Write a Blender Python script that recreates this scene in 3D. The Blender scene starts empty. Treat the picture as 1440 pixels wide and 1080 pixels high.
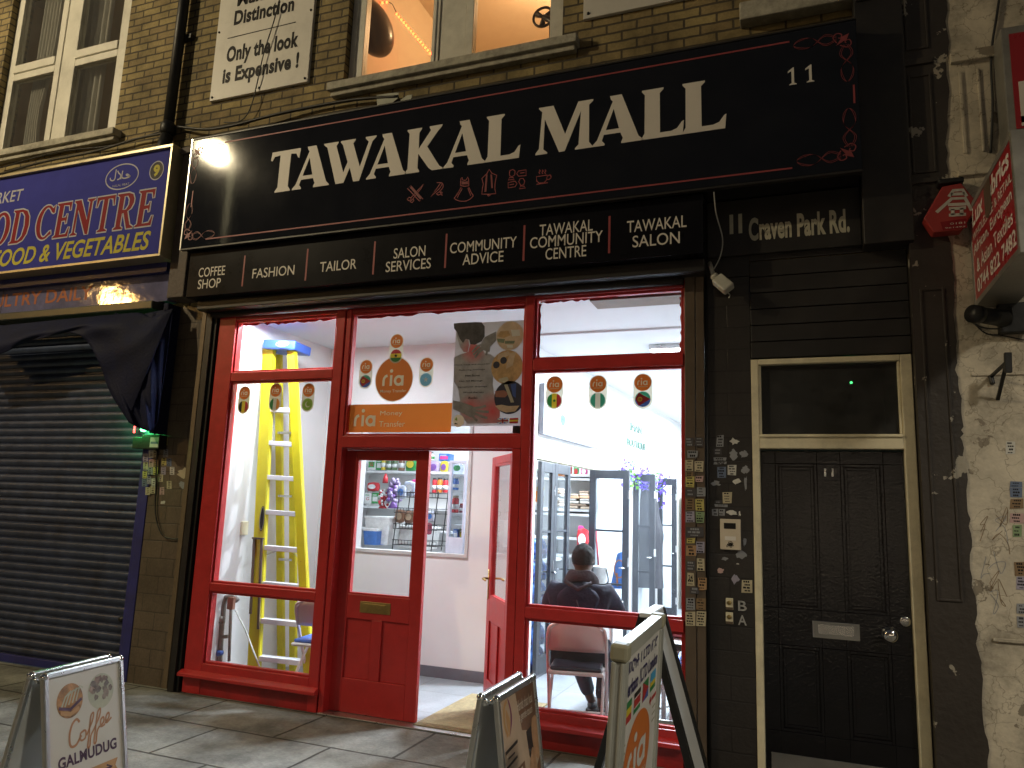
import bpy, math, random
from mathutils import Vector, Matrix
random.seed(7)
S = bpy.context.scene
COL = S.collection
rad = math.radians

# ------------------------------------------------------------------ camera, world, street light, exposure
CAMLOC = Vector((0.0, -5.1, 1.58))
YAW, PITCH, ROLL, FPX = -0.370983515, 0.166034248, 0.0366328427, 1046.78
cy, sy, cp, sp = math.cos(YAW), math.sin(YAW), math.cos(PITCH), math.sin(PITCH)
FWD = Vector((sy*cp, cy*cp, sp)); RT = Vector((cy, -sy, 0)); UP = RT.cross(FWD)
AX = RT*math.cos(ROLL) + UP*math.sin(ROLL); AY = -RT*math.sin(ROLL) + UP*math.cos(ROLL)
cam = bpy.data.cameras.new('camera'); camo = bpy.data.objects.new('camera', cam); COL.objects.link(camo)
camo.matrix_world = Matrix(((AX.x, AY.x, -FWD.x, CAMLOC.x), (AX.y, AY.y, -FWD.y, CAMLOC.y), (AX.z, AY.z, -FWD.z, CAMLOC.z), (0, 0, 0, 1)))
cam.sensor_width = 36.0; cam.lens = FPX/1440*36.0; cam.clip_start = 0.05; cam.clip_end = 500
S.camera = camo

W = bpy.data.worlds.new("World"); S.world = W; W.use_nodes = True
wn = W.node_tree.nodes; wl = W.node_tree.links; wn.clear()
sky = wn.new('ShaderNodeTexSky'); sky.sky_type = 'NISHITA'; sky.sun_disc = False
sky.sun_elevation = rad(-4.0); sky.sun_rotation = rad(200)
bg = wn.new('ShaderNodeBackground'); bg.inputs[1].default_value = 0.05
bg2 = wn.new('ShaderNodeBackground'); bg2.inputs[0].default_value = (.80, .88, 1.0, 1); bg2.inputs[1].default_value = 0.034   # town glow on the night sky
ad = wn.new('ShaderNodeAddShader'); wo = wn.new('ShaderNodeOutputWorld')
wl.new(sky.outputs[0], bg.inputs[0]); wl.new(bg.outputs[0], ad.inputs[0]); wl.new(bg2.outputs[0], ad.inputs[1]); wl.new(ad.outputs[0], wo.inputs[0])
S.view_settings.view_transform = 'Standard'; S.view_settings.look = 'None'; S.view_settings.exposure = 0.0; S.view_settings.gamma = 1.0
S.cycles.transparent_max_bounces = 16; S.cycles.max_bounces = 8; S.cycles.sample_clamp_indirect = 4.0
S.cycles.caustics_reflective = False; S.cycles.caustics_refractive = False
POW = dict(street=1330, street2=800, street3=950, shop=320, shop2=270, back=105, lobby=72, up=125)

def at(px, py, Y=0.0):
    """the point of the photograph's pixel on the plane y = Y"""
    d = AX*((px-720)/FPX) - AY*((py-540)/FPX) + FWD
    return CAMLOC + d*((Y-CAMLOC.y)/d.y)
def atz(px, py, Z):
    d = AX*((px-720)/FPX) - AY*((py-540)/FPX) + FWD
    return CAMLOC + d*((Z-CAMLOC.z)/d.z)
def rect(x0, y0, x1, y1, Y=0.0):
    a, b, c, d = at(x0, y0, Y), at(x1, y0, Y), at(x0, y1, Y), at(x1, y1, Y)
    return (a.x+c.x)/2, (b.x+d.x)/2, (c.z+d.z)/2, (a.z+b.z)/2       # x0,x1,z0,z1
def crop(ox, oy, s, Y=0.0):
    def f(x, y, YY=None):
        p = at(ox+x/s, oy+y/s, Y if YY is None else YY); return (p.x, p.z)
    return f

# ------------------------------------------------------------------ materials
def lin(r, g, b):
    def f(v):
        v /= 255.0
        return v/12.92 if v <= .04045 else ((v+.055)/1.055)**2.4
    return (f(r), f(g), f(b), 1)
def shade(c, k): return (min(1, c[0]*k), min(1, c[1]*k), min(1, c[2]*k), 1)
MATS = {}
def mat(name, col, rough=.5, metal=0.0, var=0.15, scale=6.0, bump=0.0, bscale=40.0, trans=0.0, coat=0.0, emit=0.0, spec=.5, grime=0.0):
    """procedural paint: colour broken up by two noises, roughness by a third, optional bump, stains, translucency"""
    if name in MATS: return MATS[name]
    m = bpy.data.materials.new(name); m.use_nodes = True; MATS[name] = m
    n, l = m.node_tree.nodes, m.node_tree.links
    b = n['Principled BSDF']; out = n['Material Output']
    if len(col) == 3: col = (*col, 1)
    tc = n.new('ShaderNodeTexCoord')
    nz = n.new('ShaderNodeTexNoise'); nz.inputs['Scale'].default_value = scale; nz.inputs['Detail'].default_value = 6; nz.inputs['Roughness'].default_value = .65
    l.new(tc.outputs['Object'], nz.inputs['Vector'])
    rp = n.new('ShaderNodeValToRGB'); rp.color_ramp.elements[0].position = .3; rp.color_ramp.elements[1].position = .7
    rp.color_ramp.elements[0].color = shade(col, 1-var); rp.color_ramp.elements[1].color = shade(col, 1+var*.7)
    l.new(nz.outputs['Fac'], rp.inputs[0]); src = rp.outputs[0]
    if grime > 0:
        n2 = n.new('ShaderNodeTexNoise'); n2.inputs['Scale'].default_value = 2.2; n2.inputs['Detail'].default_value = 9; n2.inputs['Roughness'].default_value = .75
        l.new(tc.outputs['Object'], n2.inputs['Vector'])
        r2 = n.new('ShaderNodeValToRGB'); r2.color_ramp.elements[0].position = .48; r2.color_ramp.elements[1].position = .72
        r2.color_ramp.elements[0].color = (0, 0, 0, 1); r2.color_ramp.elements[1].color = (grime, grime, grime, 1)
        l.new(n2.outputs['Fac'], r2.inputs[0])
        mx = n.new('ShaderNodeMixRGB'); mx.inputs[2].default_value = (.045, .036, .026, 1)
        l.new(r2.outputs[0], mx.inputs[0]); l.new(src, mx.inputs[1]); src = mx.outputs[0]
    l.new(src, b.inputs['Base Color'])
    rr = n.new('ShaderNodeMapRange'); rr.inputs['To Min'].default_value = max(.02, rough*.8); rr.inputs['To Max'].default_value = min(1, rough*1.25)
    l.new(nz.outputs['Fac'], rr.inputs['Value']); l.new(rr.outputs[0], b.inputs['Roughness'])
    b.inputs['Metallic'].default_value = metal; b.inputs['Specular IOR Level'].default_value = spec; b.inputs['Coat Weight'].default_value = coat
    if emit > 0:
        b.inputs['Emission Color'].default_value = col; b.inputs['Emission Strength'].default_value = emit
    if bump > 0:
        n3 = n.new('ShaderNodeTexNoise'); n3.inputs['Scale'].default_value = bscale; n3.inputs['Detail'].default_value = 5
        l.new(tc.outputs['Object'], n3.inputs['Vector'])
        bp = n.new('ShaderNodeBump'); bp.inputs['Strength'].default_value = bump; bp.inputs['Distance'].default_value = .01
        l.new(n3.outputs['Fac'], bp.inputs['Height']); l.new(bp.outputs[0], b.inputs['Normal'])
    if trans > 0:
        t = n.new('ShaderNodeBsdfTranslucent'); l.new(src, t.inputs[0])
        ms = n.new('ShaderNodeMixShader'); ms.inputs[0].default_value = trans
        l.new(b.outputs[0], ms.inputs[1]); l.new(t.outputs[0], ms.inputs[2]); l.new(ms.outputs[0], out.inputs[0])
    return m
def glassmat(name, tint=(.94, .96, .97), rough=.0, dust=0.03, ior=1.5, refl=1.0):
    if name in MATS: return MATS[name]
    m = bpy.data.materials.new(name); m.use_nodes = True; MATS[name] = m
    n, l = m.node_tree.nodes, m.node_tree.links; n.clear()
    out = n.new('ShaderNodeOutputMaterial'); tr = n.new('ShaderNodeBsdfTransparent'); tr.inputs[0].default_value = (*tint, 1)
    gl = n.new('ShaderNodeBsdfGlossy'); gl.inputs['Roughness'].default_value = rough
    fr = n.new('ShaderNodeFresnel'); fr.inputs[0].default_value = ior
    mu = n.new('ShaderNodeMath'); mu.operation = 'MULTIPLY'; mu.inputs[1].default_value = refl
    ge = n.new('ShaderNodeNewGeometry'); sb = n.new('ShaderNodeMath'); sb.operation = 'SUBTRACT'; sb.inputs[0].default_value = refl   # only the outer face of a sheet reflects
    l.new(ge.outputs['Backfacing'], sb.inputs[1]); sb.use_clamp = True; l.new(sb.outputs[0], mu.inputs[1])
    mx = n.new('ShaderNodeMixShader'); l.new(fr.outputs[0], mu.inputs[0]); l.new(mu.outputs[0], mx.inputs[0]); l.new(tr.outputs[0], mx.inputs[1]); l.new(gl.outputs[0], mx.inputs[2])
    tc = n.new('ShaderNodeTexCoord'); nz = n.new('ShaderNodeTexNoise'); nz.inputs['Scale'].default_value = 7; nz.inputs['Detail'].default_value = 12; nz.inputs['Roughness'].default_value = .8
    l.new(tc.outputs['Object'], nz.inputs['Vector'])
    mr = n.new('ShaderNodeMapRange'); mr.inputs['From Min'].default_value = .3; mr.inputs['From Max'].default_value = .75; mr.inputs['To Min'].default_value = dust*.25; mr.inputs['To Max'].default_value = dust
    l.new(nz.outputs['Fac'], mr.inputs['Value'])
    df = n.new('ShaderNodeBsdfDiffuse'); df.inputs[0].default_value = (.5, .5, .5, 1)
    m2 = n.new('ShaderNodeMixShader'); l.new(mr.outputs[0], m2.inputs[0]); l.new(mx.outputs[0], m2.inputs[1]); l.new(df.outputs[0], m2.inputs[2]); l.new(m2.outputs[0], out.inputs[0])
    return m
def brickmat(name, c1, c2, mortar, bw, rh, ms, axes='xz', rough=.85, bump=.6, dirt=.5, offset=.5, soot=None):
    if name in MATS: return MATS[name]
    m = bpy.data.materials.new(name); m.use_nodes = True; MATS[name] = m
    n, l = m.node_tree.nodes, m.node_tree.links; b = n['Principled BSDF']
    tc = n.new('ShaderNodeTexCoord'); sx = n.new('ShaderNodeSeparateXYZ'); cb = n.new('ShaderNodeCombineXYZ')
    l.new(tc.outputs['Object'], sx.inputs[0])
    nw = n.new('ShaderNodeTexNoise'); nw.inputs['Scale'].default_value = 9; l.new(tc.outputs['Object'], nw.inputs['Vector'])
    l.new(sx.outputs['X'], cb.inputs[0]); l.new(sx.outputs['Z' if axes == 'xz' else 'Y'], cb.inputs[1])
    wa = n.new('ShaderNodeMixRGB'); wa.blend_type = 'ADD'; wa.inputs[0].default_value = .012
    l.new(cb.outputs[0], wa.inputs[1]); l.new(nw.outputs['Color'], wa.inputs[2])
    br = n.new('ShaderNodeTexBrick'); br.offset = offset; br.inputs['Scale'].default_value = 1; br.inputs['Brick Width'].default_value = bw; br.inputs['Row Height'].default_value = rh
    br.inputs['Mortar Size'].default_value = ms; br.inputs['Mortar Smooth'].default_value = .25; br.inputs['Bias'].default_value = -.1
    br.inputs['Color1'].default_value = c1; br.inputs['Color2'].default_value = c2; br.inputs['Mortar'].default_value = mortar
    l.new(wa.outputs[0], br.inputs['Vector'])
    nz = n.new('ShaderNodeTexNoise'); nz.inputs['Scale'].default_value = 1.7; nz.inputs['Detail'].default_value = 9; nz.inputs['Roughness'].default_value = .7
    l.new(tc.outputs['Object'], nz.inputs['Vector'])
    rp = n.new('ShaderNodeValToRGB'); rp.color_ramp.elements[0].position = .38; rp.color_ramp.elements[1].position = .66
    rp.color_ramp.elements[0].color = (1-dirt, 1-dirt, 1-dirt, 1); rp.color_ramp.elements[1].color = (1.1, 1.1, 1.1, 1); l.new(nz.outputs['Fac'], rp.inputs[0])
    mu = n.new('ShaderNodeMixRGB'); mu.blend_type = 'MULTIPLY'; mu.inputs[0].default_value = 1; l.new(br.outputs['Color'], mu.inputs[1]); l.new(rp.outputs[0], mu.inputs[2])
    n4 = n.new('ShaderNodeTexNoise'); n4.inputs['Scale'].default_value = 55; n4.inputs['Detail'].default_value = 4; l.new(tc.outputs['Object'], n4.inputs['Vector'])
    r4 = n.new('ShaderNodeMapRange'); r4.inputs['To Min'].default_value = .72; r4.inputs['To Max'].default_value = 1.25; l.new(n4.outputs['Fac'], r4.inputs['Value'])
    m4 = n.new('ShaderNodeMixRGB'); m4.blend_type = 'MULTIPLY'; m4.inputs[0].default_value = 1; l.new(mu.outputs[0], m4.inputs[1]); l.new(r4.outputs[0], m4.inputs[2])
    l.new(m4.outputs[0], b.inputs['Base Color']); b.inputs['Roughness'].default_value = rough
    ma = n.new('ShaderNodeMath'); ma.operation = 'MULTIPLY_ADD'; ma.inputs[1].default_value = -1.0; l.new(br.outputs['Fac'], ma.inputs[0])
    m5 = n.new('ShaderNodeMath'); m5.operation = 'MULTIPLY'; m5.inputs[1].default_value = .5; l.new(n4.outputs['Fac'], m5.inputs[0]); l.new(m5.outputs[0], ma.inputs[2])
    bp = n.new('ShaderNodeBump'); bp.inputs['Strength'].default_value = bump; bp.inputs['Distance'].default_value = .008
    l.new(ma.outputs[0], bp.inputs['Height']); l.new(bp.outputs[0], b.inputs['Normal'])
    return m
def peelmat(name, base, under, thresh=.62, scale=3.0, rough=.6, crack=True, grime=.3):
    """old paint flaking off a second colour"""
    if name in MATS: return MATS[name]
    m = mat(name, base, rough, 0, .3, 3.0, .45, 25, grime=grime); n, l = m.node_tree.nodes, m.node_tree.links; b = n['Principled BSDF']
    src = b.inputs['Base Color'].links[0].from_socket
    tc = n.new('ShaderNodeTexCoord'); nz = n.new('ShaderNodeTexNoise'); nz.inputs['Scale'].default_value = scale; nz.inputs['Detail'].default_value = 12; nz.inputs['Roughness'].default_value = .62
    l.new(tc.outputs['Object'], nz.inputs['Vector'])
    rp = n.new('ShaderNodeValToRGB'); rp.color_ramp.elements[0].position = thresh; rp.color_ramp.elements[1].position = thresh+.008; l.new(nz.outputs['Fac'], rp.inputs[0])
    mx = n.new('ShaderNodeMixRGB'); l.new(rp.outputs[0], mx.inputs[0]); l.new(src, mx.inputs[1]); mx.inputs[2].default_value = under
    last = mx.outputs[0]
    if crack:
        vo = n.new('ShaderNodeTexVoronoi'); vo.feature = 'DISTANCE_TO_EDGE'; vo.inputs['Scale'].default_value = 5
        n2 = n.new('ShaderNodeTexNoise'); n2.inputs['Scale'].default_value = 6; n2.inputs['Detail'].default_value = 5; l.new(tc.outputs['Object'], n2.inputs['Vector'])
        w = n.new('ShaderNodeMixRGB'); w.blend_type = 'ADD'; w.inputs[0].default_value = .35; l.new(tc.outputs['Object'], w.inputs[1]); l.new(n2.outputs['Color'], w.inputs[2]); l.new(w.outputs[0], vo.inputs['Vector'])
        r2 = n.new('ShaderNodeValToRGB'); r2.color_ramp.elements[0].position = .0; r2.color_ramp.elements[1].position = .02; r2.color_ramp.elements[0].color = (.35, .33, .3, 1); r2.color_ramp.elements[1].color = (1, 1, 1, 1)
        l.new(vo.outputs['Distance'], r2.inputs[0])
        m3 = n.new('ShaderNodeMixRGB'); m3.blend_type = 'MULTIPLY'; m3.inputs[0].default_value = .7; l.new(last, m3.inputs[1]); l.new(r2.outputs[0], m3.inputs[2]); last = m3.outputs[0]
    l.new(last, b.inputs['Base Color'])
    return m

# ------------------------------------------------------------------ mesh builder
class MB:
    def __init__(s): s.v = []; s.f = []; s.m = []; s.mats = []
    def mi(s, m):
        if m not in s.mats: s.mats.append(m)
        return s.mats.index(m)
    def add(s, vs, fs, m):
        o = len(s.v); k = s.mi(m); s.v += [tuple(v) for v in vs]
        for f in fs: s.f.append(tuple(i+o for i in f)); s.m.append(k)
    def box(s, x0, x1, y0, y1, z0, z1, m):
        x0, x1 = min(x0, x1), max(x0, x1); y0, y1 = min(y0, y1), max(y0, y1); z0, z1 = min(z0, z1), max(z0, z1)
        s.add([(x0, y0, z0), (x1, y0, z0), (x1, y1, z0), (x0, y1, z0), (x0, y0, z1), (x1, y0, z1), (x1, y1, z1), (x0, y1, z1)],
              [(0, 3, 2, 1), (4, 5, 6, 7), (0, 1, 5, 4), (1, 2, 6, 5), (2, 3, 7, 6), (3, 0, 4, 7)], m)
    def obox(s, p, q, w, d, m, up=(0, 0, 1)):
        """bar from p to q, w wide across, d deep along the third axis"""
        p, q = Vector(p), Vector(q); a = (q-p).normalized(); u = Vector(up)
        if abs(a.dot(u)) > .98: u = Vector((0, 1, 0))
        c = a.cross(u).normalized(); u = c.cross(a)
        vs = [e+c*(w/2*i)+u*(d/2*j) for e in (p, q) for i, j in ((-1, -1), (1, -1), (1, 1), (-1, 1))]
        s.add(vs, [(3, 2, 1, 0), (4, 5, 6, 7), (0, 1, 5, 4), (1, 2, 6, 5), (2, 3, 7, 6), (3, 0, 4, 7)], m)
    def prism(s, pts, y0, y1, m):
        """2-D outline (x,z) given thickness from y0 (front) to y1"""
        n = len(pts); a = sum(pts[i][0]*pts[(i+1) % n][1]-pts[(i+1) % n][0]*pts[i][1] for i in range(n))
        if a < 0: pts = pts[::-1]
        vs = [(x, y0, z) for x, z in pts]+[(x, y1, z) for x, z in pts]
        s.add(vs, [tuple(range(n)), tuple(range(2*n-1, n-1, -1))]+[(i+n, (i+1) % n+n, (i+1) % n, i) for i in range(n)], m)
    def poly(s, pts, y, m):
        n = len(pts); a = sum(pts[i][0]*pts[(i+1) % n][1]-pts[(i+1) % n][0]*pts[i][1] for i in range(n))
        if a < 0: pts = pts[::-1]
        s.add([(x, y, z) for x, z in pts], [tuple(range(n))], m)
    def quad(s, x0, x1, z0, z1, y, m): s.poly([(x0, z0), (x1, z0), (x1, z1), (x0, z1)], y, m)
    def disc(s, cx, cz, r, y, m, n=32, rz=None, a0=0, x0=-1, x1=1):
        """(elliptic) disc, optionally only the strip x0..x1 (in radii)"""
        rz = rz or r; top = []; bot = []
        for i in range(n+1):
            t = x0+(x1-x0)*i/n if (x0, x1) != (-1, 1) else -math.cos(math.pi*i/n)
            h = math.sqrt(max(0, 1-t*t)); top.append((cx+t*r, cz+h*rz)); bot.append((cx+t*r, cz-h*rz))
        pts = bot+top[::-1]; out = []
        for p in pts:
            if not out or abs(p[0]-out[-1][0])+abs(p[1]-out[-1][1]) > 1e-7: out.append(p)
        if abs(out[0][0]-out[-1][0])+abs(out[0][1]-out[-1][1]) < 1e-7: out.pop()
        s.poly(out, y, m)
    def hdisc(s, cx, cz, r, y, bands, rz=None):
        """disc of horizontal bands [(material, z0, z1)] in radii"""
        rz = rz or r
        for m, a, b in bands:
            pts = []
            for i in range(17):
                t = a+(b-a)*i/16; pts.append((cx+r*math.sqrt(max(0, 1-t*t)), cz+t*rz))
            for i in range(17):
                t = b+(a-b)*i/16; pts.append((cx-r*math.sqrt(max(0, 1-t*t)), cz+t*rz))
            out = []
            for p in pts:
                if not out or abs(p[0]-out[-1][0])+abs(p[1]-out[-1][1]) > 1e-7: out.append(p)
            s.poly(out, y, m)
    def ring(s, cx, cz, r, w, y, m, n=36, rz=None, a0=0, a1=360):
        rz = rz or r
        s.ribbon([(cx+r*math.cos(rad(a0+(a1-a0)*i/n)), cz+rz*math.sin(rad(a0+(a1-a0)*i/n))) for i in range(n+1)], w, y, m)
    def ribbon(s, pts, w, y, m):
        """a drawn stroke lying in the plane"""
        L = []; n = len(pts); closed = abs(pts[0][0]-pts[-1][0])+abs(pts[0][1]-pts[-1][1]) < 1e-6
        for i in range(n):
            a = pts[i-1] if i > 0 else (pts[-2] if closed else pts[0]); b = pts[i+1] if i < n-1 else (pts[1] if closed else pts[-1])
            dx, dz = b[0]-a[0], b[1]-a[1]; q = math.hypot(dx, dz) or 1; L.append((-dz/q*w/2, dx/q*w/2))
        vs = [(p[0]-d[0], y, p[1]-d[1]) for p, d in zip(pts, L)]+[(p[0]+d[0], y, p[1]+d[1]) for p, d in zip(pts, L)]
        s.add(vs, [(i, i+1, i+1+n, i+n) for i in range(n-1)], m)
    def cyl(s, p, q, r0, m, r1=None, n=16, cap=True):
        s.tube([p, q], [r0, r0 if r1 is None else r1], m, n, cap)
    def tube(s, pts, r, m, n=10, cap=True):
        pts = [Vector(p) for p in pts]; k = len(pts); r = r if isinstance(r, (list, tuple)) else [r]*k
        vs = []; fs = []; ref = None
        for i, p in enumerate(pts):
            t = (pts[min(i+1, k-1)]-pts[max(i-1, 0)]).normalized()
            if ref is None: ref = Vector((0, 0, 1)) if abs(t.z) < .9 else Vector((1, 0, 0))
            c = t.cross(ref).normalized(); u = c.cross(t); ref = u
            for j in range(n):
                a = 2*math.pi*j/n; vs.append(p+(c*math.cos(a)+u*math.sin(a))*r[i])
        for i in range(k-1):
            for j in range(n): fs.append((i*n+j, i*n+(j+1) % n, (i+1)*n+(j+1) % n, (i+1)*n+j))
        if cap: fs += [tuple(range(n-1, -1, -1)), tuple(range((k-1)*n, k*n))]
        s.add(vs, fs, m)
    def lathe(s, prof, c, m, n=24, axis='z'):
        vs = []; fs = []; k = len(prof)
        for r, h in prof:
            for j in range(n):
                a = 2*math.pi*j/n; x, y = r*math.cos(a), r*math.sin(a)
                vs.append((c[0]+x, c[1]+y, c[2]+h) if axis == 'z' else (c[0]+x, c[1]-h, c[2]+y))
        for i in range(k-1):
            for j in range(n): fs.append((i*n+j, i*n+(j+1) % n, (i+1)*n+(j+1) % n, (i+1)*n+j))
        fs += [tuple(range(n-1, -1, -1)), tuple(range((k-1)*n, k*n))]
        s.add(vs, fs, m)
    def ball(s, c, r, m, n=12, k=8, sc=(1, 1, 1), jit=0.0):
        vs = []; fs = []
        for i in range(k+1):
            t = math.pi*i/k
            for j in range(n):
                a = 2*math.pi*j/n; q = 1+random.uniform(-jit, jit)
                vs.append((c[0]+r*q*sc[0]*math.sin(t)*math.cos(a), c[1]+r*q*sc[1]*math.sin(t)*math.sin(a), c[2]-r*q*sc[2]*math.cos(t)))
        for i in range(k):
            for j in range(n): fs.append((i*n+j, i*n+(j+1) % n, (i+1)*n+(j+1) % n, (i+1)*n+j))
        s.add(vs, fs, m)
    def grid(s, fn, nu, nv, m):
        vs = [fn(i/nu, j/nv) for j in range(nv+1) for i in range(nu+1)]
        s.add(vs, [(j*(nu+1)+i, j*(nu+1)+i+1, (j+1)*(nu+1)+i+1, (j+1)*(nu+1)+i) for j in range(nv) for i in range(nu)], m)
    def mesh(s, vs, fs, m): s.add(vs, fs, m)
    def text(s, body, x0, x1, z0, z1, y, m, bold=0.0, shear=0.0, keep=False, mid=False):
        V, F = glyphs(body, bold, shear)
        a0 = min(v[0] for v in V); a1 = max(v[0] for v in V); b0 = min(v[1] for v in V); b1 = max(v[1] for v in V)
        kx = (x1-x0)/(a1-a0); kz = (z1-z0)/(b1-b0); ox = x0
        if keep:
            kx = kz; ox = (x0+x1)/2-(a1-a0)*kx/2 if mid else x0
        s.add([(ox+(v[0]-a0)*kx, y, z0+(v[1]-b0)*kz) for v in V], F, m)
    def xf(s, M, start=0): s.v[start:] = [tuple(M @ Vector(v)) for v in s.v[start:]]
    def build(s, name, parent=None, smooth=False, bevel=0.0, local=False, seg=2, thick=0.0):
        me = bpy.data.meshes.new(name); o = bpy.data.objects.new(name, me); COL.objects.link(o)
        off = Vector((0, 0, 0))
        if parent is not None:
            o.parent = parent
            if not local:
                q = parent
                while q is not None: off += q.location; q = q.parent
        elif not local and s.v:
            xs = [v[0] for v in s.v]; ys = [v[1] for v in s.v]; zs = [v[2] for v in s.v]
            off = Vector(((min(xs)+max(xs))/2, (min(ys)+max(ys))/2, min(zs))); o.location = off
        me.from_pydata([(v[0]-off.x, v[1]-off.y, v[2]-off.z) for v in s.v], [], s.f)
        for m in s.mats: me.materials.append(m)
        me.polygons.foreach_set('material_index', s.m)
        if smooth: me.polygons.foreach_set('use_smooth', [True]*len(me.polygons))
        me.validate(); me.update()
        if thick > 0:
            d = o.modifiers.new('thickness', 'SOLIDIFY'); d.thickness = thick; d.offset = 0
        if bevel > 0:
            b = o.modifiers.new('edges', 'BEVEL'); b.width = bevel; b.segments = seg; b.limit_method = 'ANGLE'; b.angle_limit = rad(40)
        return o
GC = {}
def glyphs(body, bold, shear):
    k = (body, bold, shear)
    if k not in GC:
        c = bpy.data.curves.new('lettering', 'FONT'); c.body = body; c.size = 1; c.offset = bold; c.shear = shear; c.resolution_u = 4; c.space_character = 1+max(0, bold-.02)*2.6; c.align_x = 'CENTER'; c.space_line = .9
        o = bpy.data.objects.new('lettering', c); COL.objects.link(o); bpy.context.view_layer.update()
        me = bpy.data.meshes.new_from_object(o.evaluated_get(bpy.context.evaluated_depsgraph_get()))
        GC[k] = ([tuple(v.co) for v in me.vertices], [tuple(p.vertices) for p in me.polygons])
        bpy.data.objects.remove(o); bpy.data.curves.remove(c); bpy.data.meshes.remove(me)
    return GC[k]
def tag(o, label=None, cat=None, group=None, kind=None):
    if label: o['label'] = label
    if cat: o['category'] = cat
    if group: o['group'] = group
    if kind: o['kind'] = kind
    return o
def thing(name, label, cat, loc=(0, 0, 0), group=None, rz=0.0):
    o = bpy.data.objects.new(name, None); COL.objects.link(o); o.location = loc; o.rotation_euler = (0, 0, rz); o.empty_display_size = .1
    return tag(o, label, cat, group)
def sub(name, parent, label=None, loc=(0, 0, 0)):
    o = bpy.data.objects.new(name, None); COL.objects.link(o); o.parent = parent; o.location = loc
    if label: o['label'] = label
    return o
def lamp(name, kind, loc, power, col, size=.1, parent=None, rot=None, sx=None, sy=None):
    d = bpy.data.lights.new(name, kind); d.energy = power; d.color = col
    if kind == 'AREA':
        d.shape = 'RECTANGLE'; d.size = sx; d.size_y = sy
    else: d.shadow_soft_size = size
    o = bpy.data.objects.new(name, d); COL.objects.link(o); o.location = loc
    if rot: o.rotation_euler = rot
    if parent:
        o.parent = parent; o.location = Vector(loc)-parent.location
    return o
def arc(cx, cz, r, a0, a1, n=12, rz=None):
    rz = rz or r
    return [(cx+r*math.cos(rad(a0+(a1-a0)*i/n)), cz+rz*math.sin(rad(a0+(a1-a0)*i/n))) for i in range(n+1)]
def smooth2(pts, k=6):
    """Catmull-Rom through 2-D or 3-D points"""
    out = []; n = len(pts)
    for i in range(n-1):
        p = [pts[max(i-1, 0)], pts[i], pts[i+1], pts[min(i+2, n-1)]]
        for j in range(k):
            t = j/k
            out.append(tuple(.5*(2*b+(c-a)*t+(2*a-5*b+4*c-d)*t*t+(3*b-a-3*c+d)*t**3) for a, b, c, d in zip(*p)))
    out.append(tuple(pts[-1])); return out
# ------------------------------------------------------------------ colours
brick = brickmat('yellow stock brick', (.37, .29, .125, 1), (.27, .20, .095, 1), (.09, .072, .045, 1), .235, .078, .009, dirt=.6, bump=.9)
tilebrown = brickmat('brown glazed tile', (.17, .132, .095, 1), (.14, .11, .078, 1), (.095, .076, .055, 1), .30, .15, .006, rough=.35, dirt=.35, bump=.35)
tileblack = brickmat('black painted tile', (.030, .026, .024, 1), (.025, .022, .02, 1), (.016, .014, .013, 1), .30, .15, .005, rough=.4, dirt=.3, bump=.35)
slab = brickmat('paving slabs', (.30, .285, .25, 1), (.24, .23, .20, 1), (.07, .06, .048, 1), .92, .61, .011, axes='xy', rough=.85, dirt=.6, bump=1.0)
asphalt = mat('asphalt', (.05, .05, .05), .85, 0, .3, 30, .5, 120)
red = mat('red gloss paint', (.52, .030, .030), .34, 0, .14, 9, .10, 30, grime=.18)
redold = mat('worn red paint', (.40, .022, .025), .42, 0, .25, 7, .15, 30, grime=.5)
redfac = mat('red street door paint', (.48, .028, .028), .36, 0, .14, 9, .10, 30, grime=.25)
creamin = mat('cream inside paint', (.62, .5, .42), .5, 0, .1, 6)
black = mat('black satin board', (.009, .009, .012), .28, 0, .3, 3, .03, 3, spec=.07)
signblk = mat('black glossy sign panel', (.010, .010, .012), .062, 0, .3, 3, .05, 2.6, grime=.03)
blk2 = mat('dull black paint', (.018, .016, .015), .45, 0, .4, 5, .15, 20, grime=.3)
blkdoor = mat('black gloss door paint', (.005, .005, .007), .20, 0, .4, 6, .18, 70, spec=.4)
white_l = mat('off-white letters', (.72, .68, .62), .5, 0, .05, 4)
line_r = mat('dull red line', (.32, .055, .06), .5, 0, .1, 6)
orn_r = mat('faded red ornament', (.23, .045, .05), .5, 0, .15, 20)
upvc = mat('white window plastic', (.66, .64, .56), .4, 0, .1, 5, .05, 20, grime=.25)
stone = mat('dirty stone sill', (.42, .40, .33), .9, 0, .35, 14, .6, 40, grime=.75)
cream = mat('cream frame paint', (.74, .67, .47), .45, 0, .1, 8, .08, 20, grime=.35)
alu = mat('aluminium', (.60, .61, .60), .28, .9, .1, 10, .03, 60)
steel = mat('steel', (.55, .55, .55), .25, 1, .1, 10)
chrome = mat('chrome', (.75, .75, .74), .12, 1, .05, 10)
brass = mat('brass', (.55, .40, .16), .3, 1, .2, 20)
gold = mat('brass guide edge', (.17, .125, .075), .45, .1, .2, 20)
blue = mat('blue sign face', (.050, .055, .31), .55, 0, .12, 3, .02, 5, grime=.1, spec=.03)
bluep = mat('blue frame paint', (.035, .038, .20), .42, 0, .25, 6, .15, 20, grime=.4)
navycloth = mat('navy canvas', (.006, .009, .036), .7, 0, .4, 6, .35, 40, grime=.1, spec=.2)
shutter = mat('shutter steel', (.075, .098, .175), .40, .5, .35, 5, .12, 25, grime=.5)
facia_m = mat('bare metal fascia', (.15, .148, .27), .055, .0, .3, 4, .16, 7.0, grime=.35)
redl = mat('dark red letters', (.24, .026, .034), .5, 0, .1, 6, spec=.05)
yell = mat('yellow letters', (.52, .46, .08), .5, 0, .1, 6, spec=.05)
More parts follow.
